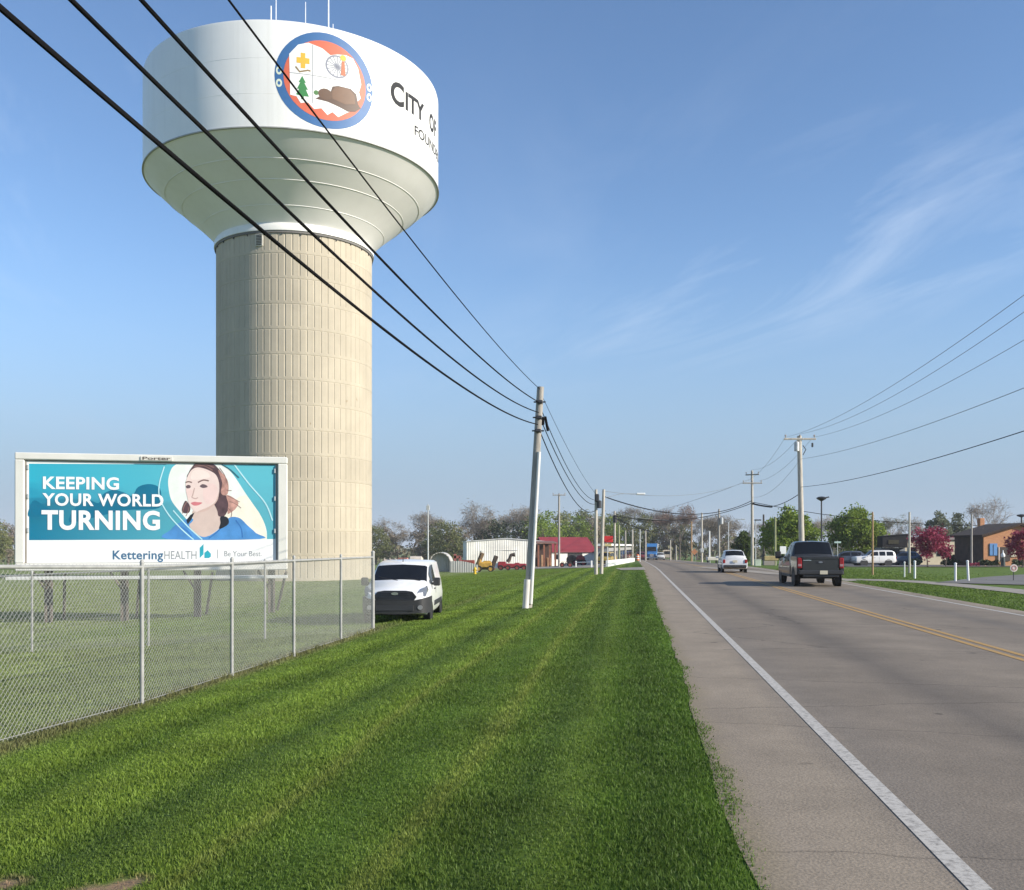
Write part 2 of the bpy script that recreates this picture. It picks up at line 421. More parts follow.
road_mat, nt, bs = new_mat('worn asphalt')
L = nt.links
tc = nt.nodes.new('ShaderNodeTexCoord')
mp = nt.nodes.new('ShaderNodeMapping'); mp.inputs['Rotation'].default_value = (0, 0, ROAD_ANG); L.new(tc.outputs['Object'], mp.inputs[0])
sep = nt.nodes.new('ShaderNodeSeparateXYZ'); L.new(mp.outputs[0], sep.inputs[0])
mpw = nt.nodes.new('ShaderNodeMapping'); mpw.inputs['Scale'].default_value = (1, 0.1, 1); L.new(mp.outputs[0], mpw.inputs[0])
nw = nt.nodes.new('ShaderNodeTexNoise'); nw.inputs['Scale'].default_value = 1.6; nw.inputs['Detail'].default_value = 6; L.new(mpw.outputs[0], nw.inputs[0])
wob = nt.nodes.new('ShaderNodeMath'); wob.operation = 'MULTIPLY_ADD'; wob.inputs[1].default_value = 0.5; L.new(nw.outputs['Fac'], wob.inputs[0]); L.new(sep.outputs['X'], wob.inputs[2])
rm = nt.nodes.new('ShaderNodeMapRange'); rm.inputs[1].default_value = 0.25; rm.inputs[2].default_value = 10.25; L.new(wob.outputs[0], rm.inputs[0])
cr = nt.nodes.new('ShaderNodeValToRGB'); L.new(rm.outputs[0], cr.inputs[0])
SH, LA, LD, LL = (.280, .228, .170, 1), (.204, .167, .128, 1), (.142, .118, .094, 1), (.234, .191, .145, 1)
stops = [(0, SH), (1.35, SH), (1.75, (.200, .167, .133, 1)), (2.3, LA), (2.8, LA), (3.3, LD), (3.9, LA), (4.6, LL), (5.3, LA), (5.9, LL), (6.4, LA), (7.2, LA), (7.6, (.168, .141, .114, 1)), (8.2, LA), (9.0, LL), (9.7, SH)]
e = cr.color_ramp.elements
while len(e) > 1: e.remove(e[-1])
for i, (l, c) in enumerate(stops):
    el = e[0] if i == 0 else e.new(l / 10.0)
    el.position = l / 10.0; el.color = c
# fine aggregate and larger blotches
na = nt.nodes.new('ShaderNodeTexNoise'); na.inputs['Scale'].default_value = 55; na.inputs['Detail'].default_value = 3; L.new(tc.outputs['Object'], na.inputs[0])
ra = nt.nodes.new('ShaderNodeMapRange'); ra.inputs[1].default_value = 0.3; ra.inputs[2].default_value = 0.7; ra.inputs[3].default_value = 0.80; ra.inputs[4].default_value = 1.20; L.new(na.outputs['Fac'], ra.inputs[0])
nb = nt.nodes.new('ShaderNodeTexNoise'); nb.inputs['Scale'].default_value = 0.8; nb.inputs['Detail'].default_value = 8; nb.inputs['Roughness'].default_value = 0.7; L.new(tc.outputs['Object'], nb.inputs[0])
rb = nt.nodes.new('ShaderNodeMapRange'); rb.inputs[1].default_value = 0.3; rb.inputs[2].default_value = 0.7; rb.inputs[3].default_value = 0.80; rb.inputs[4].default_value = 1.16; L.new(nb.outputs['Fac'], rb.inputs[0])
mu = nt.nodes.new('ShaderNodeMath'); mu.operation = 'MULTIPLY'; L.new(ra.outputs[0], mu.inputs[0]); L.new(rb.outputs[0], mu.inputs[1])
# cracks: mostly across the road, broken up
mpc = nt.nodes.new('ShaderNodeMapping'); mpc.inputs['Scale'].default_value = (0.10, 0.32, 1); L.new(mp.outputs[0], mpc.inputs[0])
nd = nt.nodes.new('ShaderNodeTexNoise'); nd.inputs['Scale'].default_value = 3; nd.inputs['Detail'].default_value = 5; L.new(mp.outputs[0], nd.inputs[0])
dm = nt.nodes.new('ShaderNodeMixRGB'); dm.blend_type = 'ADD'; dm.inputs[0].default_value = 0.06; L.new(mpc.outputs[0], dm.inputs[1]); L.new(nd.outputs['Color'], dm.inputs[2])
vo = nt.nodes.new('ShaderNodeTexVoronoi'); vo.feature = 'DISTANCE_TO_EDGE'; vo.inputs['Scale'].default_value = 1.0; L.new(dm.outputs[0], vo.inputs['Vector'])
rc = nt.nodes.new('ShaderNodeMapRange'); rc.inputs[1].default_value = 0.0; rc.inputs[2].default_value = 0.006; rc.inputs[3].default_value = 0.62; rc.inputs[4].default_value = 1.0; L.new(vo.outputs['Distance'], rc.inputs[0])
mu2 = nt.nodes.new('ShaderNodeMath'); mu2.operation = 'MULTIPLY'; L.new(mu.outputs[0], mu2.inputs[0]); L.new(rc.outputs[0], mu2.inputs[1])
# sealed spots / oil
vs_ = nt.nodes.new('ShaderNodeTexNoise'); vs_.inputs['Scale'].default_value = 1.9; vs_.inputs['Detail'].default_value = 2; L.new(mp.outputs[0], vs_.inputs[0])
rs = nt.nodes.new('ShaderNodeMapRange'); rs.inputs[1].default_value = 0.72; rs.inputs[2].default_value = 0.75; rs.inputs[3].default_value = 1; rs.inputs[4].default_value = 0.45; L.new(vs_.outputs['Fac'], rs.inputs[0])
mu3 = nt.nodes.new('ShaderNodeMath'); mu3.operation = 'MULTIPLY'; L.new(mu2.outputs[0], mu3.inputs[0]); L.new(rs.outputs[0], mu3.inputs[1])
vm = nt.nodes.new('ShaderNodeVectorMath'); vm.operation = 'SCALE'; L.new(cr.outputs[0], vm.inputs[0]); L.new(mu3.outputs[0], vm.inputs['Scale'])
# soil and grit creeping over the ragged edge
ed = nt.nodes.new('ShaderNodeMath'); ed.operation = 'MULTIPLY_ADD'; ed.inputs[1].default_value = -0.55; L.new(nb.outputs['Fac'], ed.inputs[0]); L.new(sep.outputs['X'], ed.inputs[2])
em = nt.nodes.new('ShaderNodeMapRange'); em.inputs[1].default_value = 0.36; em.inputs[2].default_value = 0.56; em.inputs[3].default_value = 0.85; em.inputs[4].default_value = 0.0; L.new(ed.outputs[0], em.inputs[0])
dv = nt.nodes.new('ShaderNodeVectorMath'); dv.operation = 'SCALE'; dv.inputs[0].default_value = (.235, .19, .125); L.new(ra.outputs[0], dv.inputs['Scale'])
dx_ = nt.nodes.new('ShaderNodeMixRGB'); L.new(em.outputs[0], dx_.inputs[0]); L.new(vm.outputs[0], dx_.inputs[1]); L.new(dv.outputs[0], dx_.inputs[2])
L.new(dx_.outputs[0], bs.inputs['Base Color']); bs.inputs['Roughness'].default_value = 0.86; bs.inputs['Specular IOR Level'].default_value = 0.3
bp = nt.nodes.new('ShaderNodeBump'); bp.inputs['Strength'].default_value = 0.4; bp.inputs['Distance'].default_value = 0.010; L.new(na.outputs['Fac'], bp.inputs['Height']); L.new(bp.outputs[0], bs.inputs['Normal'])
strip('road', EDGE_L - .02, EDGE_R, 0.004, road_mat, jitter=0.035)

def line_mat(name, col):
    m, nt, bs = new_mat(name)
    tc = nt.nodes.new('ShaderNodeTexCoord')
    n = nt.nodes.new('ShaderNodeTexNoise'); n.inputs['Scale'].default_value = 22; n.inputs['Detail'].default_value = 6; n.inputs['Roughness'].default_value = 0.7
    nt.links.new(tc.outputs['Object'], n.inputs[0])
    r = nt.nodes.new('ShaderNodeMapRange'); r.inputs[1].default_value = 0.46; r.inputs[2].default_value = 0.70; nt.links.new(n.outputs['Fac'], r.inputs[0])
    mx = nt.nodes.new('ShaderNodeMixRGB'); mx.inputs[1].default_value = (*col, 1); mx.inputs[2].default_value = (.2, .18, .155, 1)
    nt.links.new(r.outputs[0], mx.inputs[0]); nt.links.new(mx.outputs[0], bs.inputs['Base Color']); bs.inputs['Roughness'].default_value = 0.7
    return m
LINE_W, LINE_Y = line_mat('worn white road paint', (.50, .465, .41)), line_mat('worn yellow road paint', (.47, .26, .05))
strip('edge_line', WHITE_L - .058, WHITE_L + .058, 0.008, LINE_W)
strip('edge_line', WHITE_R - .06, WHITE_R + .06, 0.008, LINE_W)
strip('centre_line', YELLOW_L - .17, YELLOW_L - .06, 0.008, LINE_Y)
strip('centre_line', YELLOW_L + .06, YELLOW_L + .17, 0.008, LINE_Y)

def patch(name, pts, mat, z=0.03, sub=14):
    """a flat surface laid on the ground inside a quad of ground points (corner order round the quad)"""
    a, b, c, d = [Vector(p) for p in pts]
    vs, fs = [], []
    for i in range(sub + 1):
        for j in range(sub + 1):
            u, v = i / sub, j / sub
            p = (a * (1 - u) + b * u) * (1 - v) + (d * (1 - u) + c * u) * v
            vs.append((p.x, p.y, G(p.x, p.y) + z))
    n = sub + 1
    for i in range(sub):
        for j in range(sub): fs.append((i * n + j, (i + 1) * n + j, (i + 1) * n + j + 1, i * n + j + 1))
    return tag(MB().add(vs, fs).build(name, mat), kind='structure')
GRAVEL = M('tan gravel', (.30, .265, .215), 0.95, var=0.2, scale=0.7, bump=0.4)
ASPH = M('parking asphalt', (.15, .14, .13), 0.9, var=0.15, scale=0.5, bump=0.3)
def ribbon(name, pixels, width, mat, z):
    pts = [hit(*p) for p in pixels]
    dense = []
    for a, b in zip(pts, pts[1:]):
        for k in range(8): dense.append(a.lerp(b, k / 8))
    dense.append(pts[-1])
    vs, fs = [], []
    for i, p in enumerate(dense):
        t = (dense[min(i + 1, len(dense) - 1)] - dense[max(i - 1, 0)]); t.z = 0; t.normalize()
        nrm = Vector((-t.y, t.x, 0))
        for k in (-1, 1):
            q = p + nrm * k * width / 2
            vs.append((q.x, q.y, G(q.x, q.y) + z))
    for i in range(len(dense) - 1): fs.append((2 * i, 2 * i + 1, 2 * i + 3, 2 * i + 2))
    return tag(MB().add(vs, fs).build(name, mat), kind='structure')
WALK = [(700, 567.2), (780, 574.5), (860, 580.0), (905, 581.2), (940, 583.8), (985, 588), (1030, 592.8), (1180, 612)]
ribbon('sidewalk', WALK, 1.5, CONCRETE, 0.022)
patch('driveway', [hit(985, 577.5), hit(1120, 569.5), hit(1120, 588), hit(935, 583.2)], ASPH, 0.035)
patch('parking_lot', [hit(838, 566.4), hit(1150, 566.0), hit(1150, 561.6), hit(800, 561.6)], ASPH, 0.04)
patch('parking_kerb', [hit(850, 567.2), hit(1150, 567.0), hit(1150, 566.2), hit(840, 566.5)], CONCRETE, 0.07)
patch('gravel_lot', [hit(470, 567.0), hit(606, 567.6), hit(612, 562.6), hit(470, 562.2)], GRAVEL, 0.04)
ap = [xy(EDGE_L + .1, 66), xy(EDGE_L + .1, 78), xy(-1.6, 79), xy(-1.0, 70)]
patch('driveway_apron', [Vector((x, y, 0)) for x, y in ap], GRAVEL, 0.03)

# ------------------------------------------------------------------ grass blades
grass_mat, nt, bs = new_mat('grass blades')
tc, colr = lawn_colour(nt)
g = nt.nodes.new('ShaderNodeNewGeometry')
hv = nt.nodes.new('ShaderNodeMapRange'); hv.inputs[3].default_value = 0.8; hv.inputs[4].default_value = 1.5
nt.links.new(g.outputs['Random Per Island'], hv.inputs[0])
vm = nt.nodes.new('ShaderNodeVectorMath'); vm.operation = 'SCALE'; nt.links.new(colr, vm.inputs[0]); nt.links.new(hv.outputs[0], vm.inputs['Scale'])
nt.links.new(vm.outputs[0], bs.inputs['Base Color']); bs.inputs['Roughness'].default_value = 0.55; bs.inputs['Specular IOR Level'].default_value = 0.25
tr = nt.nodes.new('ShaderNodeBsdfTranslucent'); nt.links.new(vm.outputs[0], tr.inputs['Color'])
ms = nt.nodes.new('ShaderNodeMixShader'); ms.inputs[0].default_value = 0.42
nt.links.new(bs.outputs[0], ms.inputs[1]); nt.links.new(tr.outputs[0], ms.inputs[2])
nt.links.new(ms.outputs[0], nt.nodes['Material Output'].inputs['Surface'])

def grass(name, n, sampler, h0=0.024, w0=0.0028):
    x, y, hs = sampler(n)
    l = x * CA - y * SA; s = x * SA + y * CA
    z = np.interp(l, *LAT) + np.interp(s, *LON)
    # thin out on the bare soil
    keep = np.ones(len(x), bool)
    for bx, by, br in BARE: keep &= (np.hypot(x - bx, y - by) > br * 1.3) | (nrng.random(len(x)) < .08)
    x, y, z, hs = x[keep], y[keep], z[keep], hs[keep]
    n = len(x)
    dist = np.maximum(np.hypot(x, y), 4.0)
    wdt = w0 * (dist / 5.0) ** 0.8 * nrng.uniform(.7, 1.4, n)
    cl = np.sin(x * 2.1 + 1.3 * np.sin(y * 1.7)) * np.sin(y * 2.6 + 1.1 * np.sin(x * 2.9 + 2)) + .5 * np.sin(x * 6.3 + y * 2.2) * np.sin(y * 5.1 - x * 3.0)
    hs = hs * (1 + .16 * cl + .55 * np.clip(cl - .95, 0, 1))
    h = h0 * hs * nrng.uniform(.55, 1.35, n) * (1 + 0.012 * np.minimum(dist, 30))
    a = nrng.uniform(0, 2 * np.pi, n); ta = nrng.uniform(0, 2 * np.pi, n); tl = nrng.uniform(0.15, 1.0, n) * h
    dx, dy = np.cos(a) * wdt, np.sin(a) * wdt
    lx, ly = np.cos(ta) * tl, np.sin(ta) * tl
    V = np.empty((n, 5, 3))
    V[:, 0] = np.stack([x - dx, y - dy, z - .01], 1); V[:, 1] = np.stack([x + dx, y + dy, z - .01], 1)
    V[:, 2] = np.stack([x + dx * .75 + lx * .35, y + dy * .75 + ly * .35, z + h * .62], 1)
    V[:, 3] = np.stack([x - dx * .75 + lx * .35, y - dy * .75 + ly * .35, z + h * .62], 1)
    V[:, 4] = np.stack([x + lx, y + ly, z + h], 1)
    base = np.arange(n)[:, None] * 5
    quads = base + np.array([[0, 1, 2, 3]]); tris = base + np.array([[3, 2, 4]])
    loops = np.concatenate([quads, tris], 1).ravel()
    me = bpy.data.meshes.new(name)
    me.vertices.add(n * 5); me.vertices.foreach_set('co', V.ravel())
    me.loops.add(n * 7); me.loops.foreach_set('vertex_index', loops.astype(np.int32))
    me.polygons.add(n * 2)
    st = (np.arange(n)[:, None] * 7 + np.array([[0, 4]])).ravel()
    me.polygons.foreach_set('loop_start', st.astype(np.int32))
    me.update(calc_edges=True); me.validate()
    me.materials.append(grass_mat)
    o = bpy.data.objects.new(name, me); COL.objects.link(o)
    return tag(o, kind='stuff')
def sample_lawn(n):
    u = nrng.random(n)
    z = 3.6 * (115 / 3.6) ** u                     # even per step of log distance
    lo = np.maximum(-0.60 * z - 2.5, -34.0); hi = np.minimum(0.31, .127 + .9 / z + .02) * z + 0.4
    x = lo + (hi - lo) * nrng.random(n)
    l = x * CA - z * SA
    sl_ = x * SA + z * CA
    edge = EDGE_L + .035 * np.sin(sl_ * 1.1) + .028 * np.sin(sl_ * 2.9 + 1) + .02 * np.sin(sl_ * 7.3) + np.where(nrng.random(n) < .04, nrng.normal(.02, .05, n), nrng.normal(.0, 0.035, n))
    ok = l < edge
    x, z, l = x[ok], z[ok], l[ok]
    hs = np.where(l > EDGE_L - .25, 1.25, 1.0) * (0.85 + 0.3 * np.sin(l * 4.8 + 1))
    hs = np.where(np.abs(l + 6.33) < .16, 2.1 + .9 * np.sin(z * 3.1) * np.sin(z * 7.7 + 1), hs) * np.clip((118 - z) / 70, 0.12, 1)
    return x, z, hs
def sample_verge(n):
    s = nrng.uniform(18, 80, n); l = EDGE_R + np.abs(nrng.normal(0, 3.6, n))
    sw = sorted(ls(*hit(*p).xy)[::-1] for p in WALK)
    lw_ = np.interp(s, [a for a, b in sw], [b for a, b in sw])
    ok = (np.abs(l - lw_) > .8) & ~((l > lw_) & (np.abs(s - 45) < 6))
    s, l = s[ok], l[ok]
    x = l * CA + s * SA; y = -l * SA + s * CA
    return x, y, np.full(len(x), .9)
grass('grass', 1000000, sample_lawn)
grass('grass', 60000, sample_verge, w0=0.004)

# ------------------------------------------------------------------ water tower
TW_Z = 79.5
TWX, TWY = -math.tan(R(12.72)) * TW_Z, TW_Z
TWG = G(TWX, TWY)
SH_R, TK_R = 6.28, 11.80
Z_RING, Z_RIM, Z_TOP = 25.75, 31.25, 39.2
tower = thing('water_tower', 'huge white water tank on a fluted beige concrete shaft, round city emblem on its side', 'water tower', (TWX, TWY, TWG))
def tz(z): return z - TWG

shaft_mat, nt, bs = new_mat('cast beige concrete')
tc = nt.nodes.new('ShaderNodeTexCoord')
n = nt.nodes.new('ShaderNodeTexNoise'); n.inputs['Scale'].default_value = 0.5; n.inputs['Detail'].default_value = 8; n.inputs['Roughness'].default_value = .65
nt.links.new(tc.outputs['Object'], n.inputs[0])
mp = nt.nodes.new('ShaderNodeMapping'); mp.inputs['Scale'].default_value = (1.4, 1.4, 0.06); nt.links.new(tc.outputs['Object'], mp.inputs[0])
n2 = nt.nodes.new('ShaderNodeTexNoise'); n2.inputs['Scale'].default_value = 1.2; n2.inputs['Detail'].default_value = 6; nt.links.new(mp.outputs[0], n2.inputs[0])
r = nt.nodes.new('ShaderNodeMapRange'); r.inputs[1].default_value = .3; r.inputs[2].default_value = .7; r.inputs[3].default_value = .90; r.inputs[4].default_value = 1.08; nt.links.new(n.outputs['Fac'], r.inputs[0])
r2 = nt.nodes.new('ShaderNodeMapRange'); r2.inputs[1].default_value = .3; r2.inputs[2].default_value = .7; r2.inputs[3].default_value = .93; r2.inputs[4].default_value = 1.05; nt.links.new(n2.outputs['Fac'], r2.inputs[0])
mu = nt.nodes.new('ShaderNodeMath'); mu.operation = 'MULTIPLY'; nt.links.new(r.outputs[0], mu.inputs[0]); nt.links.new(r2.outputs[0], mu.inputs[1])
# a few rusty drips
n3 = nt.nodes.new('ShaderNodeTexNoise'); n3.inputs['Scale'].default_value = 1.0; n3.inputs['Detail'].default_value = 2
mp3 = nt.nodes.new('ShaderNodeMapping'); mp3.inputs['Scale'].default_value = (2.2, 2.2, 0.9); nt.links.new(tc.outputs['Object'], mp3.inputs[0]); nt.links.new(mp3.outputs[0], n3.inputs[0])
r3 = nt.nodes.new('ShaderNodeMapRange'); r3.inputs[1].default_value = .74; r3.inputs[2].default_value = .80; nt.links.new(n3.outputs['Fac'], r3.inputs[0])
vm = nt.nodes.new('ShaderNodeVectorMath'); vm.operation = 'SCALE'; vm.inputs[0].default_value = (.45, .395, .305); nt.links.new(mu.outputs[0], vm.inputs['Scale'])
mx = nt.nodes.new('ShaderNodeMixRGB'); mx.inputs[2].default_value = (.2, .12, .05, 1); nt.links.new(r3.outputs[0], mx.inputs[0]); nt.links.new(vm.outputs[0], mx.inputs[1])
# each pour of concrete has its own tone
sz = nt.nodes.new('ShaderNodeSeparateXYZ'); nt.links.new(tc.outputs['Object'], sz.inputs[0])
dz = nt.nodes.new('ShaderNodeMath'); dz.operation = 'DIVIDE'; dz.inputs[1].default_value = 1.93; nt.links.new(sz.outputs['Z'], dz.inputs[0])
fz = nt.nodes.new('ShaderNodeMath'); fz.operation = 'FLOOR'; nt.links.new(dz.outputs[0], fz.inputs[0])
wz = nt.nodes.new('ShaderNodeTexWhiteNoise'); wz.noise_dimensions = '1D'; nt.links.new(fz.outputs[0], wz.inputs['W'])
mz = nt.nodes.new('ShaderNodeMapRange'); mz.inputs[3].default_value = .955; mz.inputs[4].default_value = 1.04; nt.links.new(wz.outputs['Value'], mz.inputs[0])
vz = nt.nodes.new('ShaderNodeVectorMath'); vz.operation = 'SCALE'; nt.links.new(mx.outputs[0], vz.inputs[0]); nt.links.new(mz.outputs[0], vz.inputs['Scale'])
nt.links.new(vz.outputs[0], bs.inputs['Base Color']); bs.inputs['Roughness'].default_value = .85

mb = MB()
NR = 72
cols = []
for k in range(NR):
    a = 2 * math.pi * k / NR
    d = 2 * math.pi / NR
    cols += [(a, 0), (a + d * .09, 1), (a + d * .17, 1), (a + d * .26, 0)]
row_h = 1.93
zs = []
z = 0.0
zt = tz(Z_RING) - 0.02
while z < zt:
    zs += [(z, 0.03), (min(z + .05, zt), 0.0), (min(z + .22, zt), 0.0), (min(z + .26, zt), 1.0), (min(z + row_h - .05, zt), 1.0)]
    z += row_h
zs = [p for i, p in enumerate(zs) if i == 0 or p[0] > zs[i - 1][0] + 1e-4]
vs, fs = [], []
for z, g in zs:
    joint = 0.022 if g == 0.03 else 0.0
    gg = 0 if g == 0.03 else g
    for a, deep in cols:
        r = SH_R - joint - 0.034 * deep * gg
        vs.append((r * math.cos(a), r * math.sin(a), z))
nc = len(cols)
for i in range(len(zs) - 1):
    for k in range(nc): fs.append((i * nc + k, i * nc + (k + 1) % nc, (i + 1) * nc + (k + 1) % nc, (i + 1) * nc + k))
mb.add(vs, fs).build('shaft', shaft_mat, tower)

tank_mat = M('white tank enamel', (.80, .79, .75), 0.42, var=0.03, scale=0.35)
def streaks(m, amt):
    nt = m.node_tree; b = nt.nodes['Principled BSDF']; src = b.inputs['Base Color'].links[0].from_socket
    tc = nt.nodes.new('ShaderNodeTexCoord'); mp = nt.nodes.new('ShaderNodeMapping'); mp.inputs['Scale'].default_value = (1.3, 1.3, .05); nt.links.new(tc.outputs['Object'], mp.inputs[0])
    n = nt.nodes.new('ShaderNodeTexNoise'); n.inputs['Scale'].default_value = 1.5; n.inputs['Detail'].default_value = 6; nt.links.new(mp.outputs[0], n.inputs[0])
    r = nt.nodes.new('ShaderNodeMapRange'); r.inputs[1].default_value = .5; r.inputs[2].default_value = .75; r.inputs[4].default_value = amt; nt.links.new(n.outputs['Fac'], r.inputs[0])
    x = nt.nodes.new('ShaderNodeMixRGB'); x.inputs[2].default_value = (.42, .39, .33, 1); nt.links.new(r.outputs[0], x.inputs[0]); nt.links.new(src, x.inputs[1]); nt.links.new(x.outputs[0], b.inputs['Base Color'])
streaks(tank_mat, .16)
tank_low = M('white tank enamel under', (.80, .78, .76), 0.5, var=0.06, scale=0.25)
# bowl of the tank with weld seams
prof = [(6.28, tz(Z_RING) + .56), (7.3, tz(27.35)), (8.9, tz(28.68)), (10.2, tz(29.72)), (10.95, tz(30.38)), (11.45, tz(30.9)), (11.74, tz(31.15))]
MB().lathe(prof, 160).build('tank_bowl', tank_low, tower, smooth=25)
MB().lathe([(11.75, tz(31.14)), (TK_R + .07, tz(31.16)), (TK_R + .07, tz(31.24)), (TK_R, tz(31.27))], 160).build('rim_band', M('grey rim joint', (.35, .35, .34), .6), tower, smooth=30)
prof = [(TK_R, tz(31.27)), (TK_R, tz(38.6)), (TK_R - .05, tz(38.8)), (TK_R - .3, tz(38.95)), (TK_R - 3, tz(39.8)), (TK_R - 7, tz(40.7)), (0.05, tz(41.0))]
tank = MB().lathe(prof, 192).build('tank', tank_mat, tower, smooth=35)
streaks(tank_low, .06)
# white skirt ring and its dark brackets
MB().lathe([(SH_R - .05, tz(Z_RING) - .02), (SH_R + .16, tz(Z_RING) - .02), (SH_R + .16, tz(Z_RING) + .34), (SH_R + .02, tz(Z_RING) + .60), (SH_R - .05, tz(Z_RING) + .60)], 128, closed=True).build('skirt_ring', tank_mat, tower, smooth=30)
MB().lathe([(SH_R - .03, tz(Z_RING) - .20), (SH_R + .10, tz(Z_RING) - .20), (SH_R + .10, tz(Z_RING) - .03), (SH_R - .03, tz(Z_RING) - .03)], 128, closed=True).build('joint_ring', M('grey sealant', (.16, .15, .14), .8), tower, smooth=30)  # solid grey ring at the joint below the skirt
for k in range(28):
    a = 2 * math.pi * (k + .3) / 28
    MB().box((0, 0, 0), (.10, .06, .16), bev=.015).build('bracket', DARK_METAL, tower).matrix_local = Matrix.Rotation(a, 4, 'Z') @ Matrix.Translation((SH_R + .05, 0, tz(Z_RING) - .26))
for r_, z_ in ((7.3, 27.35), (8.9, 28.68), (10.2, 29.72)):
    MB().lathe([(r_ - .02, tz(z_) - .04), (r_ + .004, tz(z_) - .03), (r_ + .004, tz(z_) + .015), (r_ - .02, tz(z_) + .03)], 160).build('weld_seam', tank_low, tower, smooth=60)
for z_ in (33.6, 36.1):
    MB().lathe([(TK_R - .01, tz(z_) - .03), (TK_R + .008, tz(z_) - .01), (TK_R + .008, tz(z_) + .01), (TK_R - .01, tz(z_) + .03)], 192).build('weld_seam', tank_mat, tower, smooth=60)
def cyl_hit(px, py, rad):
    """angle and height where the photo's ray meets the tower's outer surface"""
    d = Vector(((px - 512) / F_PX, 1.0, -(py - HORIZON) / F_PX)); o = Vector((0, 0, CAM_H))
    ox, oy = o.x - TWX, o.y - TWY
    A = d.x ** 2 + d.y ** 2; B = 2 * (ox * d.x + oy * d.y); C = ox * ox + oy * oy - rad * rad
    disc = max(B * B - 4 * A * C, 0.0)
    t = (-B - math.sqrt(disc)) / (2 * A)
    p = o + d * t
    return math.atan2(p.y - TWY, p.x - TWX), p.z - TWG
# louvre box near the head of the shaft
a0, z0 = cyl_hit(259.5, 240, SH_R)
lou = MB().box((0, 0, 0), (.12, .62, .95), bev=.02).build('louvre', M('louvre frame', (.55, .52, .45), .6), tower)
lou.matrix_local = Matrix.Rotation(a0, 4, 'Z') @ Matrix.Translation((SH_R + .02, 0, z0))
sl = MB()
for k in range(7): sl.box((0, 0, -.36 + k * .12), (.05, .46, .07), Matrix.Rotation(R(25), 3, 'Y'))
so = sl.build('louvre_slats', M('louvre slats', (.12, .11, .10), .6, .3), lou); so.location = (.07, 0, 0)
# aerials on the roof
for px, ptop, thick in ((271, 6, .05), (276, -14, .03), (305.5, 2, .03), (328.5, -18, .045), (333, 24, .03)):
    d = 74
    p = at(px, d, 24); loc = Vector((p.x - TWX, p.y - TWY, 0))
    zb = tz(39.6); zt_ = tz(CAM_H + (HORIZON - ptop) / F_PX * d)
    if zt_ < zb + .6: zt_ = zb + .8
    ant = MB().tube([(loc.x, loc.y, zb - .5), (loc.x, loc.y, zt_)], [thick * 1.4, thick], 6)
    ant.tube([(loc.x, loc.y, zb), (loc.x, loc.y, zb + .5)], thick * 2.5, 6)
    ant.build('aerial', M('white aerial', (.75, .76, .78), .5), tower)
# hand rail on the roof edge is hidden from the ground; a hatch stands at the centre
MB().lathe([(.9, tz(40.8)), (.9, tz(41.6)), (.0, tz(41.75))], 24).build('roof_hatch', tank_mat, tower, smooth=30)

def on_tank(a_mid, z_mid, off):
    """(u to the right, v up) in metres on the tank's skin"""
    def f(u, v): 
        a = a_mid + u / TK_R
        r = TK_R + off
        return Vector((r * math.cos(a), r * math.sin(a), z_mid + v))
    return f
def disc_mesh(mbld, fn, pts, hole=None):
    """fill a 2D outline on the curved skin: cut in strips so that it follows the curve"""
    bm = bmesh.new()
    vv = [bm.verts.new((p[0], p[1], 0)) for p in pts]
    es = [bm.edges.new((vv[i], vv[(i + 1) % len(vv)])) for i in range(len(vv))]
    if hole:
        hh = [bm.verts.new((p[0], p[1], 0)) for p in hole]
        es += [bm.edges.new((hh[i], hh[(i + 1) % len(hh)])) for i in range(len(hh))]
    bmesh.ops.triangle_fill(bm, edges=es, use_beauty=True)
    curved_cut(bm)
    idx = {v: i for i, v in enumerate(bm.verts)}
    mbld.add([fn(v.co.x, v.co.y) for v in bm.verts], [[idx[v] for v in f.verts] for f in bm.faces])
    bm.free()
def curved_cut(bm, step=0.2):
    xs = [v.co.x for v in bm.verts]
    x = math.floor(min(xs) / step) * step + step
    while x < max(xs):
        bmesh.ops.bisect_plane(bm, geom=bm.verts[:] + bm.edges[:] + bm.faces[:], plane_co=(x, 0, 0), plane_no=(1, 0, 0), dist=1e-5)
        x += step
    bm.verts.index_update()
def circle(r, n=48, cx=0, cy=0, sx=1, sy=1): return [(cx + r * sx * math.cos(2 * math.pi * k / n), cy + r * sy * math.sin(2 * math.pi * k / n)) for k in range(n)]
aL, zL = cyl_hit(275.5, 78, TK_R); aR, zR = cyl_hit(372, 82, TK_R)
aT, zT = cyl_hit(318, 33.5, TK_R); aB, zB = cyl_hit(330, 127, TK_R)
SEAL_A = (aL + aR) / 2; SEAL_Z = (zT + zB) / 2
SR = ((aR - aL) * TK_R / 2 + (zT - zB) / 2) / 2
seal = None
def seal_part(name, col, off, outlines, rough=.4):
    global seal
    m = MB(); fn = on_tank(SEAL_A, SEAL_Z, off)
    for o in outlines:
        if isinstance(o, tuple): disc_mesh(m, fn, [(x * SR * 1.06, y * SR) for x, y in o[0]], [(x * SR * 1.06, y * SR) for x, y in o[1]])
        else: disc_mesh(m, fn, [(x * SR * 1.06, y * SR) for x, y in o])
    return m.build(name, M('emblem ' + name.replace('_', ' '), col, .55, var=.05), seal if seal else tower, smooth=60)
seal = seal_part('emblem', (.035, .13, .32), .012, [circle(1.0)])
seal_part('emblem_field', (.62, .13, .065), .020, [circle(.83)])
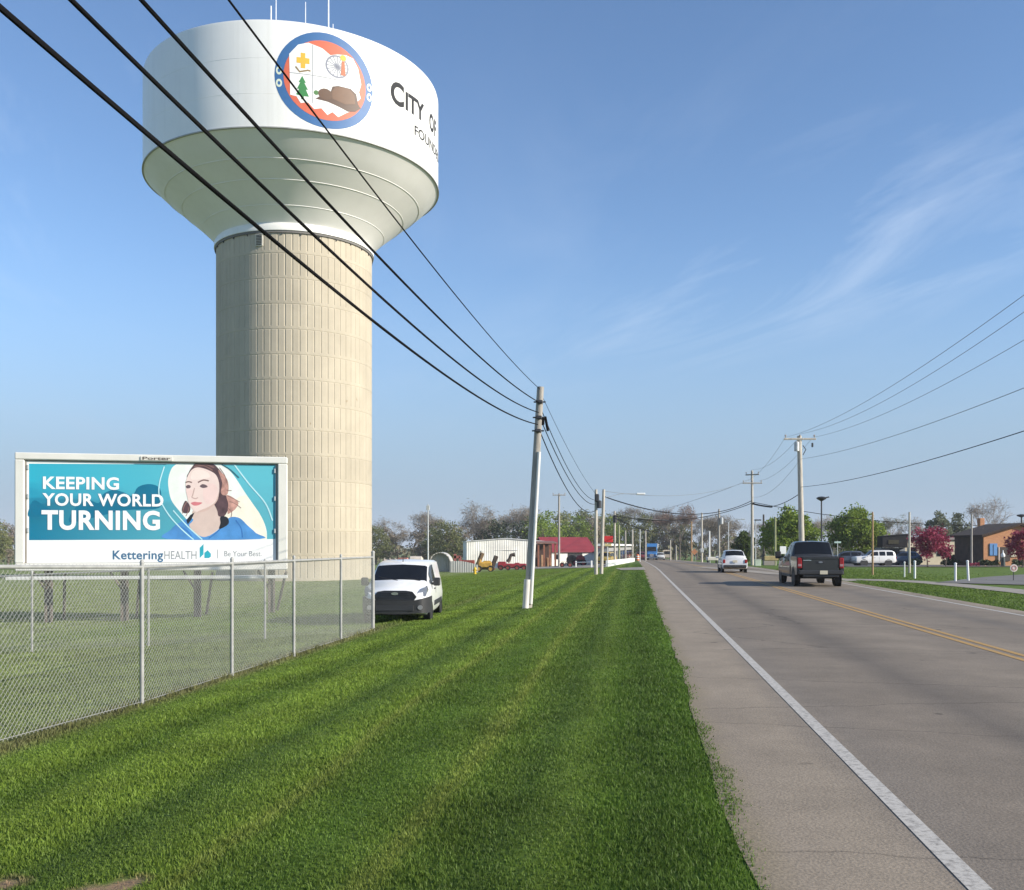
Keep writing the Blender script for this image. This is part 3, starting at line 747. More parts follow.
whitef = [(-.70, -.40), (-.72, .45), (-.55, .66), (-.35, .73), (-.08, .66), (.08, .55), (.22, .60), (.40, .63), (.55, .60), (.66, .42), (.73, .1), (.68, -.08), (.72, -.2), (.60, -.35), (.56, -.5), (.40, -.60), (.24, -.72), (.12, -.64), (.02, -.72), (-.1, -.60), (-.24, -.64), (-.36, -.52), (-.5, -.55), (-.58, -.42)]
seal_part('emblem_shield', (.80, .80, .77), .028, [whitef])
def thickline(pts, w):
    out, n = [], len(pts)
    L_, R_ = [], []
    for i, p in enumerate(pts):
        a, b = pts[max(i - 1, 0)], pts[min(i + 1, n - 1)]
        dx, dy = b[0] - a[0], b[1] - a[1]; q = math.hypot(dx, dy) or 1
        L_.append((p[0] - dy / q * w / 2, p[1] + dx / q * w / 2)); R_.append((p[0] + dy / q * w / 2, p[1] - dx / q * w / 2))
    return L_ + R_[::-1]
seal_part('dividing_lines', (.3, .3, .33), .034, [thickline([(-.27, .70), (-.27, -.52)], .014), thickline([(-.71, .06), (.70, .06)], .014)])
seal_part('gold_cross', (.70, .42, .04), .036, [[(-.58, .40), (-.58, .28), (-.50, .28), (-.50, .18), (-.41, .18), (-.41, .28), (-.33, .28), (-.33, .40), (-.41, .40), (-.41, .50), (-.50, .50), (-.50, .40)]])
seal_part('open_book', (.25, .17, .08), .036, [thickline([(-.60, .20), (-.52, .10), (-.36, .15), (-.31, .14)], .035)])
seal_part('pine', (.04, .22, .06), .036, [[(-.47, .02), (-.40, -.12), (-.43, -.12), (-.36, -.26), (-.40, -.26), (-.34, -.40), (-.44, -.40), (-.44, -.47), (-.49, -.47), (-.49, -.40), (-.59, -.38), (-.53, -.26), (-.57, -.26), (-.51, -.12), (-.54, -.12)]])
wheel = [(circle(.24, 32, .22, .34), circle(.205, 32, .22, .34))]
for k in range(8):
    a = math.pi * k / 8
    wheel.append(thickline([(.22 - .21 * math.cos(a), .34 - .21 * math.sin(a)), (.22 + .21 * math.cos(a), .34 + .21 * math.sin(a))], .016))
for k in range(8):
    seal_part('wheel', (.22, .23, .28), .036 + k * .0015, [wheel[k + 1]]) if False else None
seal_part('wheel_rim', (.24, .25, .30), .036, wheel[:1])
seal_part('wheel_spokes', (.24, .25, .30), .038, [w for w in wheel[1:5]])
seal_part('wheel_cross_spokes', (.24, .25, .30), .040, [w for w in wheel[5:]])
seal_part('lighthouse', (.45, .14, .06), .042, [[(.29, .18), (.31, .48), (.37, .48), (.39, .18)]])
seal_part('lamp_glow', (.75, .42, .04), .043, [circle(.065, 12, .34, .55)])
seal_part('boulder', (.10, .055, .035), .036, [[(-.22, -.42), (-.14, -.36), (-.02, -.30), (.08, -.24), (.12, -.10), (.24, -.06), (.50, -.06), (.62, -.14), (.66, -.34), (.72, -.42), (.60, -.52), (.44, -.56), (.25, -.50), (.02, -.44)]])
seal_part('small_boulder', (.13, .07, .04), .040, [circle(.13, 14, -.02, -.29, 1.1, .9)])
seal_part('big_boulder', (.17, .09, .05), .044, [[(.12, -.36), (.11, -.2), (.18, -.1), (.32, -.07), (.48, -.08), (.58, -.18), (.60, -.36), (.38, -.42)]])
seal_part('bush', (.08, .2, .06), .038, [circle(.05, 10, -.2, -.29)])
for sx in (-.915, .915):
    for y in (.09, -.17 if sx < 0 else -.12):
        seal_part('numeral', (.62, .68, .55), .022, [(circle(.075, 16, sx, y, .8, 1.15), circle(.035, 16, sx, y, .8, 1.15))])

def text_mesh(s, size=1.0, bold=0.0, spacing=1.0, shear=0.0):
    cu = bpy.data.curves.new('lettering', 'FONT'); cu.body = s; cu.size = size; cu.offset = bold; cu.space_character = spacing; cu.shear = shear
    cu.resolution_u = 4; cu.fill_mode = 'FRONT'
    o = bpy.data.objects.new('lettering', cu); COL.objects.link(o)
    bpy.context.view_layer.update()
    me = bpy.data.meshes.new_from_object(o.evaluated_get(bpy.context.evaluated_depsgraph_get()))
    bpy.data.objects.remove(o); bpy.data.curves.remove(cu)
    return me
def flat_text(s, name, fn, mat, parent, x0, x1, base, cap, bold=0.0, cut=False, spacing=1.0, capref=None, off=0.0):
    """lettering fitted to a box: left x0, right x1, baseline, cap height; fn maps (u, v) to space"""
    me = text_mesh(s, 1.0, bold, spacing)
    bm = bmesh.new(); bm.from_mesh(me)
    xs = [v.co.x for v in bm.verts]
    ref = text_mesh(capref or 'H', 1.0, bold)
    ch = max(v.co.y for v in ref.vertices) - 0.0
    mn, mxx = min(xs), max(xs)
    for v in bm.verts: v.co = ((v.co.x - mn) / (mxx - mn) * (x1 - x0) + x0, v.co.y / ch * cap + base, 0)
    if cut:
        bmesh.ops.triangulate(bm, faces=bm.faces)
        curved_cut(bm, .15)
    m = MB(); bm.verts.index_update()
    m.add([fn(v.co.x, v.co.y) for v in bm.verts], [[v.index for v in f.verts] for f in bm.faces])
    bm.free()
    return m.build(name, mat, parent, fix=False)
# the writing that runs round the tank
INK = M('charcoal lettering', (.018, .018, .02), .8, var=.08)
aC, zC0 = cyl_hit(390.5, 101, TK_R); _, zC1 = cyl_hit(391, 79, TK_R)
aY, zY0 = cyl_hit(424, 114.5, TK_R)
aF, _ = cyl_hit(438.6, 128.5, TK_R)
fn = on_tank(aC, 0, .012)
uC = 0.0; uY = (aY - aC) * TK_R
capC = zC1 - zC0
TXB = zC0
wC = uY * .34
flat_text('C', 'lettering_large', fn, INK, tower, 0, wC, TXB, capC, .035, True)
flat_text('ITY', 'lettering_large', fn, INK, tower, wC * 1.12, uY, TXB, capC * .80, .035, True)
aO, _ = cyl_hit(429.3, 118, TK_R); uO = (aO - aC) * TK_R
flat_text('O', 'lettering_large', fn, INK, tower, uO, uO + wC * .80, TXB, capC * .80, .035, True)
flat_text('F', 'lettering_large', fn, INK, tower, uO + wC * .90, uO + wC * 1.35, TXB, capC * .80, .035, True)
aU, zU0 = cyl_hit(414.5, 132.5, TK_R); _, zU1 = cyl_hit(414.5, 124, TK_R)
uU = (aU - aC) * TK_R
flat_text('FOUNDED', 'lettering_small', fn, INK, tower, uU, uU + uY * 1.42, zU0 - .15, (zU1 - zU0) * 1.12, .014, True)

# ------------------------------------------------------------------ billboard
BL, BR = at(15, 32.2), at(287.5, 34.0)
bdir = Vector((BR.x - BL.x, BR.y - BL.y, 0)); BW = bdir.length; bdir.normalize()
bnorm = Vector((bdir.y, -bdir.x, 0))            # towards the road
b_top = (CAM_H + (HORIZON - 452.5) / F_PX * 32.2 + CAM_H + (HORIZON - 457) / F_PX * 34.0) / 2
BZ = G((BL.x + BR.x) / 2, (BL.y + BR.y) / 2)
board = thing('billboard', 'white framed billboard with a teal advert standing behind the chain link fence', 'billboard', (BL.x, BL.y, BZ), math.atan2(bdir.y, bdir.x))
# local frame: x along the board, y away from the viewer, z up
PXM = BW / 272.5                                # metres for one photo pixel on the board
def b_frac(px):
    t = (px - 15) / 272.5
    return t * 32.2 / (34.0 - t * (34.0 - 32.2))
def bx(px): return b_frac(px) * BW
def bzx(px, py):
    z = 32.2 + (34.0 - 32.2) * b_frac(px)
    return CAM_H + (HORIZON - py) / F_PX * z - BZ
def bz(py): return (b_top - BZ) - (py - 455) * PXM
cream = M('cream frame paint', (.66, .65, .60), .5, var=.06, scale=1.2)
fr = MB()
fr.box(((bx(15) + bx(287.5)) / 2, .12, (bz(455) + bz(462.3)) / 2 - .0), (BW, .36, bz(455) - bz(462.3)), bev=.03)
fr.box((bx(19.8), .12, (bz(462.4) + bz(569)) / 2), (bx(24.6) - bx(15), .36, bz(462.4) - bz(569)), bev=.03)
fr.box((bx(282.6), .12, (bz(462.4) + bz(569)) / 2), (bx(287.5) - bx(277.8), .36, bz(462.4) - bz(569)), bev=.03)
fr.box(((bx(15) + bx(287.5)) / 2, .12, (bz(569.1) + bz(577)) / 2), (BW, .36, bz(569.1) - bz(577)), bev=.03)
fr.build('frame', cream, board)
inn = MB()
for x0, x1, z0, z1 in ((24.8, 277.6, 462.5, 463.3), (24.8, 26.2, 463.3, 568.8), (276.0, 277.6, 463.3, 568.8)):
    inn.box(((bx(x0) + bx(x1)) / 2, .14, (bz(z0) + bz(z1)) / 2), (bx(x1) - bx(x0), .2, bz(z0) - bz(z1)))
inn.build('inner_moulding', M('dark moulding', (.22, .20, .18), .6), board)
MB().box(((bx(26) + bx(276)) / 2, .16, (bz(463) + bz(568.8)) / 2), (bx(276) - bx(26), .12, bz(463) - bz(568.8))).build('backing', M('board backing', (.4, .4, .38), .7), board)
wk = MB(); wk.box(((bx(12) + bx(288)) / 2, -.42, bz(584.0)), (bx(288) - bx(12), .62, .10), bev=.01)
wk.build('catwalk', M('grey catwalk', (.58, .58, .56), .6), board)
steel = M('rusty dark steel', (.13, .11, .095), .85, .0, var=.3, scale=3)
gl = lambda x, y=.5: G(*(Vector((BL.x, BL.y, 0)) + bdir * x - bnorm * y).xy) - BZ
for px in (45, 122, 196, 271):
    leg = MB()
    for dx in (-.09, .09):
        leg.box((bx(px) + dx, .46, (bz(574) + gl(bx(px))) / 2 - .15), (.06, .16, bz(574) - gl(bx(px)) + .3))
    leg.box((bx(px), .46, (bz(574) + gl(bx(px))) / 2 - .15), (.12, .03, bz(574) - gl(bx(px)) + .3))
    leg.build('post', steel, board)
    br = MB(); br.tube([(bx(px) + .5, .5, bz(580)), (bx(px) + .12, 2.0, gl(bx(px), 2.0) - .1)], .05, 6)
    br.tube([(bx(px) - .45, .3, bz(578)), (bx(px) - .1, .45, bz(597))], .04, 6)
    br.build('brace', steel, board)
    MB().tube([(bx(px), -.62, bz(585.5)), (bx(px), .45, bz(592))], .04, 6).build('catwalk_bracket', steel, board)
np_ = MB().box((bx(157), -.08, bz(459.2)), (bx(173) - bx(141), .04, bz(456.8) - bz(461.2)), bev=.01).build('nameplate', M('nameplate', (.62, .60, .54), .5), board)
flat = lambda off: (lambda u, v: Vector((u, -off, v)))
flat_text('Porter', 'lettering', flat(.106), M('nameplate ink', (.10, .08, .07), .6), np_, bx(143), bx(171), bz(460.5), bz(457.4) - bz(460.5), .02)
# small clamps on the sides of the poster
for px in (27.5, 275):
    for py in (470, 500, 535):
        MB().box((bx(px), .03, bz(py)), (.06, .05, .16), bev=.01).build('poster_clamp', GALV, board)

# poster: printed sheets in thin layers, coordinates measured on the poster itself
poster_mat, nt, bs = new_mat('printed teal landscape')
tc = nt.nodes.new('ShaderNodeTexCoord'); sp = nt.nodes.new('ShaderNodeSeparateXYZ'); nt.links.new(tc.outputs['Object'], sp.inputs[0])
rx = nt.nodes.new('ShaderNodeMapRange'); rx.inputs[1].default_value = bx(28); rx.inputs[2].default_value = bx(215); nt.links.new(sp.outputs['X'], rx.inputs[0])
rz = nt.nodes.new('ShaderNodeMapRange'); rz.inputs[1].default_value = bz(540); rz.inputs[2].default_value = bz(463); nt.links.new(sp.outputs['Z'], rz.inputs[0])
nz = nt.nodes.new('ShaderNodeTexNoise'); nz.inputs['Scale'].default_value = 1.0; nz.inputs['Detail'].default_value = 4
mpz = nt.nodes.new('ShaderNodeMapping'); mpz.inputs['Scale'].default_value = (.5, 1, 2.5); nt.links.new(tc.outputs['Object'], mpz.inputs[0]); nt.links.new(mpz.outputs[0], nz.inputs[0])
mzz = nt.nodes.new('ShaderNodeMath'); mzz.operation = 'MULTIPLY_ADD'; mzz.inputs[1].default_value = .5; nt.links.new(nz.outputs['Fac'], mzz.inputs[0]); nt.links.new(rz.outputs[0], mzz.inputs[2])
cr = nt.nodes.new('ShaderNodeValToRGB'); nt.links.new(mzz.outputs[0], cr.inputs[0])
e = cr.color_ramp.elements
e[0].position = .15; e[0].color = (.0, .16, .28, 1); e[1].position = 1.2; e[1].color = (.02, .36, .50, 1)
for p, c in ((.5, (.0, .15, .25, 1)), (.68, (.002, .13, .23, 1)), (.78, (.01, .24, .38, 1)), (.95, (.02, .34, .48, 1))):
    el = e.new(p); el.color = c
cr.color_ramp.elements[-1].position = 1.0
mx = nt.nodes.new('ShaderNodeMixRGB'); mx.inputs[2].default_value = (.12, .46, .54, 1)
rx2 = nt.nodes.new('ShaderNodeMath'); rx2.operation = 'MULTIPLY'; rx2.inputs[1].default_value = .75; nt.links.new(rx.outputs[0], rx2.inputs[0])
nt.links.new(rx2.outputs[0], mx.inputs[0]); nt.links.new(cr.outputs[0], mx.inputs[1]); nt.links.new(mx.outputs[0], bs.inputs['Base Color']); bs.inputs['Roughness'].default_value = .5
poster = MB().box(((bx(26.2) + bx(275.9)) / 2, .08, (bz(463.4) + bz(568.6)) / 2), (bx(275.9) - bx(26.2), .02, bz(463.4) - bz(568.6))).build('poster', M('poster white', (.80, .80, .79), .5, var=.02), board)
def sheet(name, outlines, mat, off, conv):
    for o in outlines:
        m = MB()
        bm = bmesh.new()
        vv = [bm.verts.new((p[0], p[1], 0)) for p in o]
        es = [bm.edges.new((vv[i], vv[(i + 1) % len(vv)])) for i in range(len(vv))]
        bmesh.ops.triangle_fill(bm, edges=es, use_beauty=True); bm.verts.index_update()
        pts = []
        for v in bm.verts:
            u, w = conv(v.co.x, v.co.y); pts.append((u, .07 - off * .3, w))
        m.add(pts, [[v.index for v in f.verts] for f in bm.faces]); bm.free()
        m.build(name, mat, poster, fix=False)
c6 = lambda x, y: (bx(x / 3.413), bzx(x / 3.413, 440 + y / 3.413))              # enlarged crop of the whole board
cB = lambda x, y: (bx(160 + x / 7.415), bzx(160 + x / 7.415, 450 + y / 7.415))        # enlarged crop of the portrait
def spline(pts, n=6, closed=True):
    out, m = [], len(pts)
    for i in range(m if closed else m - 1):
        p0, p1, p2, p3 = (pts[(i - 1) % m], pts[i], pts[(i + 1) % m], pts[(i + 2) % m]) if closed else (pts[max(i - 1, 0)], pts[i], pts[i + 1], pts[min(i + 2, m - 1)])
        for k in range(n):
            t = k / n
            out.append(tuple(.5 * ((2 * p1[j]) + (-p0[j] + p2[j]) * t + (2 * p0[j] - 5 * p1[j] + 4 * p2[j] - p3[j]) * t * t + (-p0[j] + 3 * p1[j] - 3 * p2[j] + p3[j]) * t ** 3) for j in (0, 1)))
    if not closed: out.append(pts[-1])
    return out
def P(name, col, rough=.5, var=.06, scale=3): return M('print ' + name, col, rough, var=var, scale=scale)
sheet('landscape_print', [[(97, 80), (940, 84), (940, 338), (97, 342)]], poster_mat, .004, c6)
sheet('far_trees_print', [spline([(235, 280), (260, 225), (300, 205), (335, 215), (350, 185), (385, 170), (420, 178), (450, 190), (470, 160), (510, 150), (545, 165), (548, 215), (530, 235), (420, 240), (330, 262)], 4), spline([(97, 235), (115, 205), (150, 225), (190, 248), (150, 258), (97, 262)], 4)], P('dark trees', (.0, .135, .24)), .008, c6)
sheet('teardrop_print', [spline([(135, 96), (88, 130), (62, 200), (60, 270), (82, 370), (140, 450), (215, 540), (290, 662)], 6, False) + spline([(792, 662), (790, 600), (768, 530), (730, 460), (640, 330), (540, 180), (455, 96)], 6, False)], P('pale sky', (.74, .78, .74)), .012, cB)
sheet('warm_field_print', [[(300, 520), (600, 340), (640, 335), (735, 465), (770, 535), (788, 620), (790, 660), (300, 660)]], P('warm field', (.80, .76, .64)), .016, cB)
sheet('pale_line_print', [thickline(spline([(560, 90), (543, 150), (545, 200), (575, 255), (620, 305), (660, 340)], 6, False), 4.0), thickline(spline([(795, 78), (850, 150), (905, 215), (930, 275)], 6, False), 4.5), thickline(spline([(590, 240), (640, 295), (690, 340)], 4, False), 4)], P('pale line', (.45, .72, .78)), .032, c6)
sheet('shirt_print', [spline([(50, 660), (80, 590), (130, 545), (215, 505), (250, 520), (290, 600), (345, 640), (430, 590), (480, 530), (525, 497), (590, 505), (650, 560), (710, 615), (740, 660)], 4)], P('blue shirt', (.07, .25, .56), var=.2, scale=2), .020, cB)
sheet('neck_print', [spline([(250, 440), (245, 520), (215, 560), (265, 620), (330, 645), (400, 610), (450, 560), (450, 470), (430, 400)], 4)], P('neck skin', (.60, .47, .42), var=.06), .024, cB)
HAIR = P('brown hair', (.085, .048, .055), var=.35, scale=5)
sheet('hair_print', [spline([(205, 215), (212, 165), (240, 120), (270, 97), (380, 97), (435, 140), (470, 190), (485, 260), (480, 320), (500, 360), (510, 420), (490, 470), (470, 492), (432, 488), (415, 430), (330, 300)], 4), spline([(190, 375), (168, 410), (160, 450), (180, 468), (215, 462), (222, 420)], 4)], HAIR, .028, cB)
sheet('backlit_hair_print', [spline([(430, 150), (455, 165), (495, 215), (508, 270), (500, 325), (470, 335), (450, 310), (460, 240)], 4), spline([(490, 335), (530, 345), (570, 375), (580, 400), (555, 440), (520, 465), (500, 470), (505, 400)], 4)], P('backlit hair', (.44, .24, .20), var=.35, scale=6), .031, cB)
for q_ in ([(440, 130), (480, 190), (500, 260)], [(500, 340), (545, 360), (590, 385)], [(515, 380), (560, 400), (600, 430)], [(500, 430), (530, 460), (525, 500)], [(495, 300), (530, 300)], [(200, 380), (175, 420), (165, 470)], [(215, 420), (205, 460), (190, 490)], [(260, 110), (330, 105), (400, 130)], [(250, 125), (320, 115), (390, 150)]):
    sheet('hair_strand_print', [thickline(spline(q_, 4, False), 5)], P('hair strand', (.25, .14, .12), var=.2), .033, cB)
sheet('face_print', [spline([(205, 190), (188, 245), (194, 300), (200, 345), (210, 390), (235, 435), (275, 462), (330, 455), (385, 420), (425, 370), (438, 300), (435, 235), (410, 180), (350, 145), (280, 128), (235, 145)], 5)], P('face skin', (.72, .58, .54), var=.04), .036, cB)
sheet('forehead_print', [spline([(240, 160), (290, 145), (350, 165), (370, 200), (300, 215), (230, 215)], 5)], P('pale forehead', (.77, .65, .60), var=.03), .037, cB)
sheet('jaw_print', [spline([(275, 462), (330, 455), (385, 420), (425, 370), (436, 310), (410, 380), (360, 420), (300, 445)], 4)], P('jaw skin', (.58, .42, .37), var=.05), .037, cB)
sheet('shirt_fold_print', [thickline(spline([(130, 560), (200, 600), (240, 655)], 4, False), 10), thickline(spline([(560, 520), (600, 580), (610, 650)], 4, False), 10), thickline(spline([(480, 545), (420, 610), (360, 655)], 4, False), 8)], P('shirt fold', (.03, .15, .42), var=.1), .023, cB)
sheet('cheek_print', [spline([(330, 260), (400, 250), (430, 300), (410, 370), (350, 400), (320, 350)], 5), spline([(192, 285), (240, 300), (225, 345), (203, 350)], 4)], P('cheek blush', (.73, .55, .52), var=.04), .039, cB)
sheet('brow_print', [thickline(spline([(188, 240), (210, 234), (235, 240)], 4, False), 9), thickline(spline([(280, 240), (320, 222), (360, 228)], 4, False), 10)], P('brow', (.16, .09, .08)), .042, cB)
sheet('eye_print', [spline([(190, 270), (205, 258), (225, 264), (222, 280), (200, 284)], 4), spline([(293, 268), (315, 252), (345, 262), (350, 274), (318, 281)], 4)], P('eye', (.12, .08, .09)), .042, cB)
sheet('nose_print', [thickline(spline([(255, 280), (242, 330), (236, 350), (262, 360), (280, 352)], 4, False), 7)], P('nose shade', (.46, .31, .28)), .042, cB)
sheet('lips_print', [spline([(228, 392), (255, 383), (275, 386), (312, 390), (285, 408), (255, 412), (238, 405)], 4)], P('lips', (.55, .17, .19)), .042, cB)
sheet('strap_print', [[(195, 520), (225, 480), (255, 462), (232, 515), (205, 550)], spline([(445, 500), (470, 490), (503, 505), (505, 550), (440, 585), (448, 540)], 4)], P('black strap', (.012, .014, .02)), .042, cB)
sheet('teal_arc_print', [thickline(spline([(455, 105), (520, 145), (585, 205)], 5, False), 9)], P('dark teal arc', (.03, .13, .17)), .044, cB)
# wording
PW, PB, PT, PG = P('white ink', (.82, .82, .82), var=.01), P('slate blue ink', (.04, .13, .24), var=.02), P('teal ink', (.02, .33, .42), var=.1), P('grey ink', (.25, .27, .29), var=.02)
def words(s, x0, x1, yb, yt, mat, bold, off=.046, capref=None):
    (u0, v0), (u1, _v), (_u, v1) = c6(x0, yb), c6(x1, yt), c6(x0, yt)
    o = flat_text(s, 'lettering', lambda u, v: Vector((u, .07 - off * .3, v)), mat, poster, u0, u1, v0, v1 - v0, bold, capref=capref, spacing=1.0 + bold * 2.2)
    return o
words('KEEPING', 145, 405, 165, 124, PW, .030)
words('YOUR WORLD', 143, 557, 222, 181, PW, .030)
words('TURNING', 140, 545, 303, 239, PW, .036)
words('Kettering', 383, 556, 407, 377, PB, .022, .010)
words('HEALTH', 560, 670, 407, 379, PG, .0, .010)
words('Be Your Best.', 765, 893, 397, 379, PG, .0, .010)
sheet('logo_print', [[(681, 403), (681, 368), (694, 355), (694, 390)], [(697, 403), (697, 385), (708, 376), (719, 388), (719, 398), (712, 403)]], PT, .012, c6)
sheet('divider_print', [[(741, 374), (743, 374), (743, 404), (741, 404)]], PG, .010, c6)

# ------------------------------------------------------------------ chain link fence
posts_px = [(142, 12.75), (232, 16.0), (294, 19.2), (341, 22.0), (372.5, 23.2)]
fence = thing('chain_link_fence', 'galvanised chain link fence round the field beneath the water tower', 'fence', (0, 0, 0))
lf = -6.25
def fence_pt(s): x, y = xy(lf, s); return Vector((x, y, G(x, y)))
def s_of_px(px):
    # x/y ratio on the line l = lf
    k = (px - 512) / F_PX
    y = lf / (k * CA - SA); x = k * y
    return ls(x, y)[1]
s_posts = [s_of_px(p) for p in (142, 232, 294, 341)]
s_corner = s_of_px(373)
gap = s_posts[1] - s_posts[0]
S0 = s_posts[0] - gap * 2
corner = fence_pt(s_corner)
FH = 1.80
POST_MAT = M('galvanised post', (.34, .34, .325), .6, .1, var=.15, scale=8)
def f_post(p, r=.026, h=FH, name='post'):
    m = MB().tube([(p.x, p.y, p.z - .1), (p.x, p.y, p.z + h + .02)], r, 10)
    m.lathe([(r * 1.12, 0), (r * 1.12, .02), (r * .6, .045), (0.001, .05)], 10, Matrix.Translation((p.x, p.y, p.z + h + .02)))
    for zz in (.3, .75, 1.2, 1.6): m.lathe([(r * 1.15, 0), (r * 1.15, .02)], 10, Matrix.Translation((p.x, p.y, p.z + zz)))
    return m.build(name, POST_MAT, fence, smooth=40)
for s in [s_posts[0] - gap * k for k in (4.25, 3.25, 2.25, 1.25)]: f_post(fence_pt(s) + Vector((0, 0, .08)))
for s in s_posts: f_post(fence_pt(s))
f_post(corner, .042, FH + .06, 'corner_post')
far_px = [(265, 22.4), (148.5, 22.2), (32, 22.0), (-90, 21.8)]
far_pts = [at(px, z) for px, z in far_px]
for p in far_pts: f_post(p, .027)
def rail(pts, name, h, r=.021):
    m = MB(); m.tube([p + Vector((0, 0, h)) for p in pts], r, 8); m.build(name, POST_MAT, fence, smooth=40)
lift = Vector((0, 0, .08))
near_s = [s_posts[0] - gap * k for k in (4.25, 3.25, 2.25, 1.25)]
side_line = [fence_pt(s) + lift for s in near_s] + [fence_pt(s) for s in s_posts] + [corner]
rail(side_line, 'top_rail', FH - .03); rail([corner] + far_pts, 'top_rail', FH - .03, .019)
def chain(line, name, wire):
    m = MB(); acc = 0
    # lay the diamonds along each straight length; each wire is a diagonal bar
    for a, b in zip(line, line[1:]):
        Ld = (b - a).length; n = int(Ld / .0707)
        H = FH - .02
        for fam in (1, -1):
            k0 = -int(H / .0707) - 1
            for k in range(k0, n + 1 - k0):
                u0 = k * .0707
                # clip the diagonal to the panel
                t0, t1 = 0.0, H
                ua, ub = (u0, u0 + H) if fam == 1 else (u0, u0 - H)
                def u_at(t): return u0 + fam * t
                lo, hi = 0.0, H
                if fam == 1: lo, hi = max(0, -u0), min(H, Ld - u0)
                else: lo, hi = max(0, u0 - Ld), min(H, u0)
                if hi - lo < .01: continue
                off = .004 * fam
                nrm = Vector((-(b - a).y, (b - a).x, 0)).normalized() * (off + .03)
                p = a.lerp(b, u_at(lo) / Ld) + Vector((0, 0, lo + .02)) + nrm
                q = a.lerp(b, u_at(hi) / Ld) + Vector((0, 0, hi + .02)) + nrm
                m.tube([p, q], wire, 3, caps=False)
    # twisted top ends
    return m.build(name, GALV_WIRE, fence, fix=False)
chain(side_line, 'mesh', .0021)
chain([corner] + far_pts, 'mesh', .0016)
# bottom tension wire
rail(side_line, 'tension_wire', .05, .003)

# ------------------------------------------------------------------ utility poles and cables
def pole(px, ptop, pbase, label, name='utility_pole', mat=WOOD_GREY, r=(.16, .11), z=None, px_top=None, group='utility poles along the road', cat='utility pole', grp=True):
    b = hit(px, pbase) if z is None else at(px, z)
    top = at(px if px_top is None else px_top, b.y, ptop)
    t = thing(name, label, cat, b, group=group if grp else None)
    d = top - b
    MB().tube([(0, 0, -.3), d * .5, d], [r[0], (r[0] + r[1]) / 2, r[1]], 12).build('shaft', mat, t, smooth=40)
    return t, b, top
# the near leaning pole with a conduit riser
LP, lb, lt = pole(527.5, 387, 608, 'grey wooden pole leaning on the lawn with a pale conduit up its near side', px_top=540.5, r=(.125, .105))
d = lt - lb; du = d.normalized()
side = Vector((-.35, -.94, 0)).normalized()
def on_pole(f, o): return d * f + side * o
lo_ = Vector((-.75, -.66, 0)).normalized()
MB().tube([d * .02 + Vector((.09, -.12, 0)), d * .40 + Vector((.08, -.12, 0)), d * .705 + Vector((.075, -.11, 0))], .052, 10).build('conduit', PVC, LP, smooth=40)
MB().tube([Vector((-.07, -.16, -.1)), d * .13 + Vector((-.06, -.14, 0))], [.095, .095], 12).build('cable_guard', M('pale guard', (.60, .58, .53), .6), LP, smooth=40)
for f in (.80, .86, .93):
    k = MB(); k.box(d * f + Vector((0, -.14, 0)), (.18, .12, .10), bev=.02); k.tube([d * f + Vector((-.18, -.1, 0)), d * f + Vector((.18, -.1, 0))], .025, 6); k.build('cable_clamp', DARK_METAL, LP)
k = MB(); k.box(d * .845 + Vector((.13, .02, 0)), (.10, .14, .22), bev=.03); k.tube([d * .86 + Vector((.2, .1, .05)), d * .83 + Vector((.30, .3, -.15))], .04, 8)
k.build('splice_case', BLACK_RUBBER, LP)

def cable(name, label, pts, r, mat=BLACK_RUBBER, group=None, cat='cable'):
    m = MB(); m.tube(pts, r, 6); o = m.build(name, mat, smooth=60)
    return tag(o, label, cat, group)
def sag(a, b, drop, n=24): return [a.lerp(b, k / n) - Vector((0, 0, drop * 4 * (k / n) * (1 - k / n))) for k in range(n + 1)]
# the four cables that pass overhead: fitted to the photograph as sagging lines over the verge
def overhead(name, label, attach_py, px_list, r, lshift=0.0):
    a = at(512 + (540 - 512) - (attach_py - 387) * 0.06, lb.y, attach_py) + Vector((0, -.14, 0))
    la, sa = ls(a.x, a.y)
    obs = [(sa, a.z)]
    for px, py in px_list:
        k = (px - 512) / F_PX; lx = la + lshift
        y = lx / (k * CA - SA); x = k * y
        obs.append((ls(x, y)[1], CAM_H + (HORIZON - py) / F_PX * y))
    S = np.array([o[0] for o in obs]); Z = np.array([o[1] for o in obs])
    w = np.ones(len(obs)); w[0] = 30
    c = np.polyfit(S, Z, 2, w=w)
    pts = []
    for k in range(61):
        s = sa + (-16 - sa) * k / 60
        x, y = xy(la + lshift * min(1, (sa - s) / 6.0), s)
        pts.append(Vector((x, y, float(np.polyval(c, s)))))
    cable(name, label, pts, r, group='cables strung along the near side of the road')
    return a
near = [overhead('overhead_cable', 'lowest thick black cable running overhead to the leaning pole', 425, [(0, 8), (130, 119), (210.6, 187), (321.7, 280)], .0160),
        overhead('overhead_cable', 'second lowest black cable running overhead to the leaning pole', 413, [(70, 0), (130, 56.4), (362, 280)], .0145),
        overhead('overhead_cable', 'second highest black cable running overhead to the leaning pole', 403, [(139.7, 0), (262, 130), (400.7, 280)], .0145),
        overhead('overhead_cable', 'topmost thin cable running overhead to the tip of the leaning pole', 390, [(226.7, 0), (336, 138.6), (442.6, 280)], .009)]
P2, p2b, p2t = pole(596, 489.5, 574.5, 'slim pole with dark equipment near its top, left of a twin pole on the lawn', mat=WOOD_PALE, r=(.12, .09))
k = MB(); k.box((p2t - p2b) * .90 + Vector((.05, -.1, 0)), (.28, .25, .5), bev=.05); k.lathe([(.15, 0), (.15, .45), (.05, .5)], 12, Matrix.Translation((p2t - p2b) * .78 + Vector((.2, -.1, 0)))); k.build('splice_case', DARK_METAL, P2)
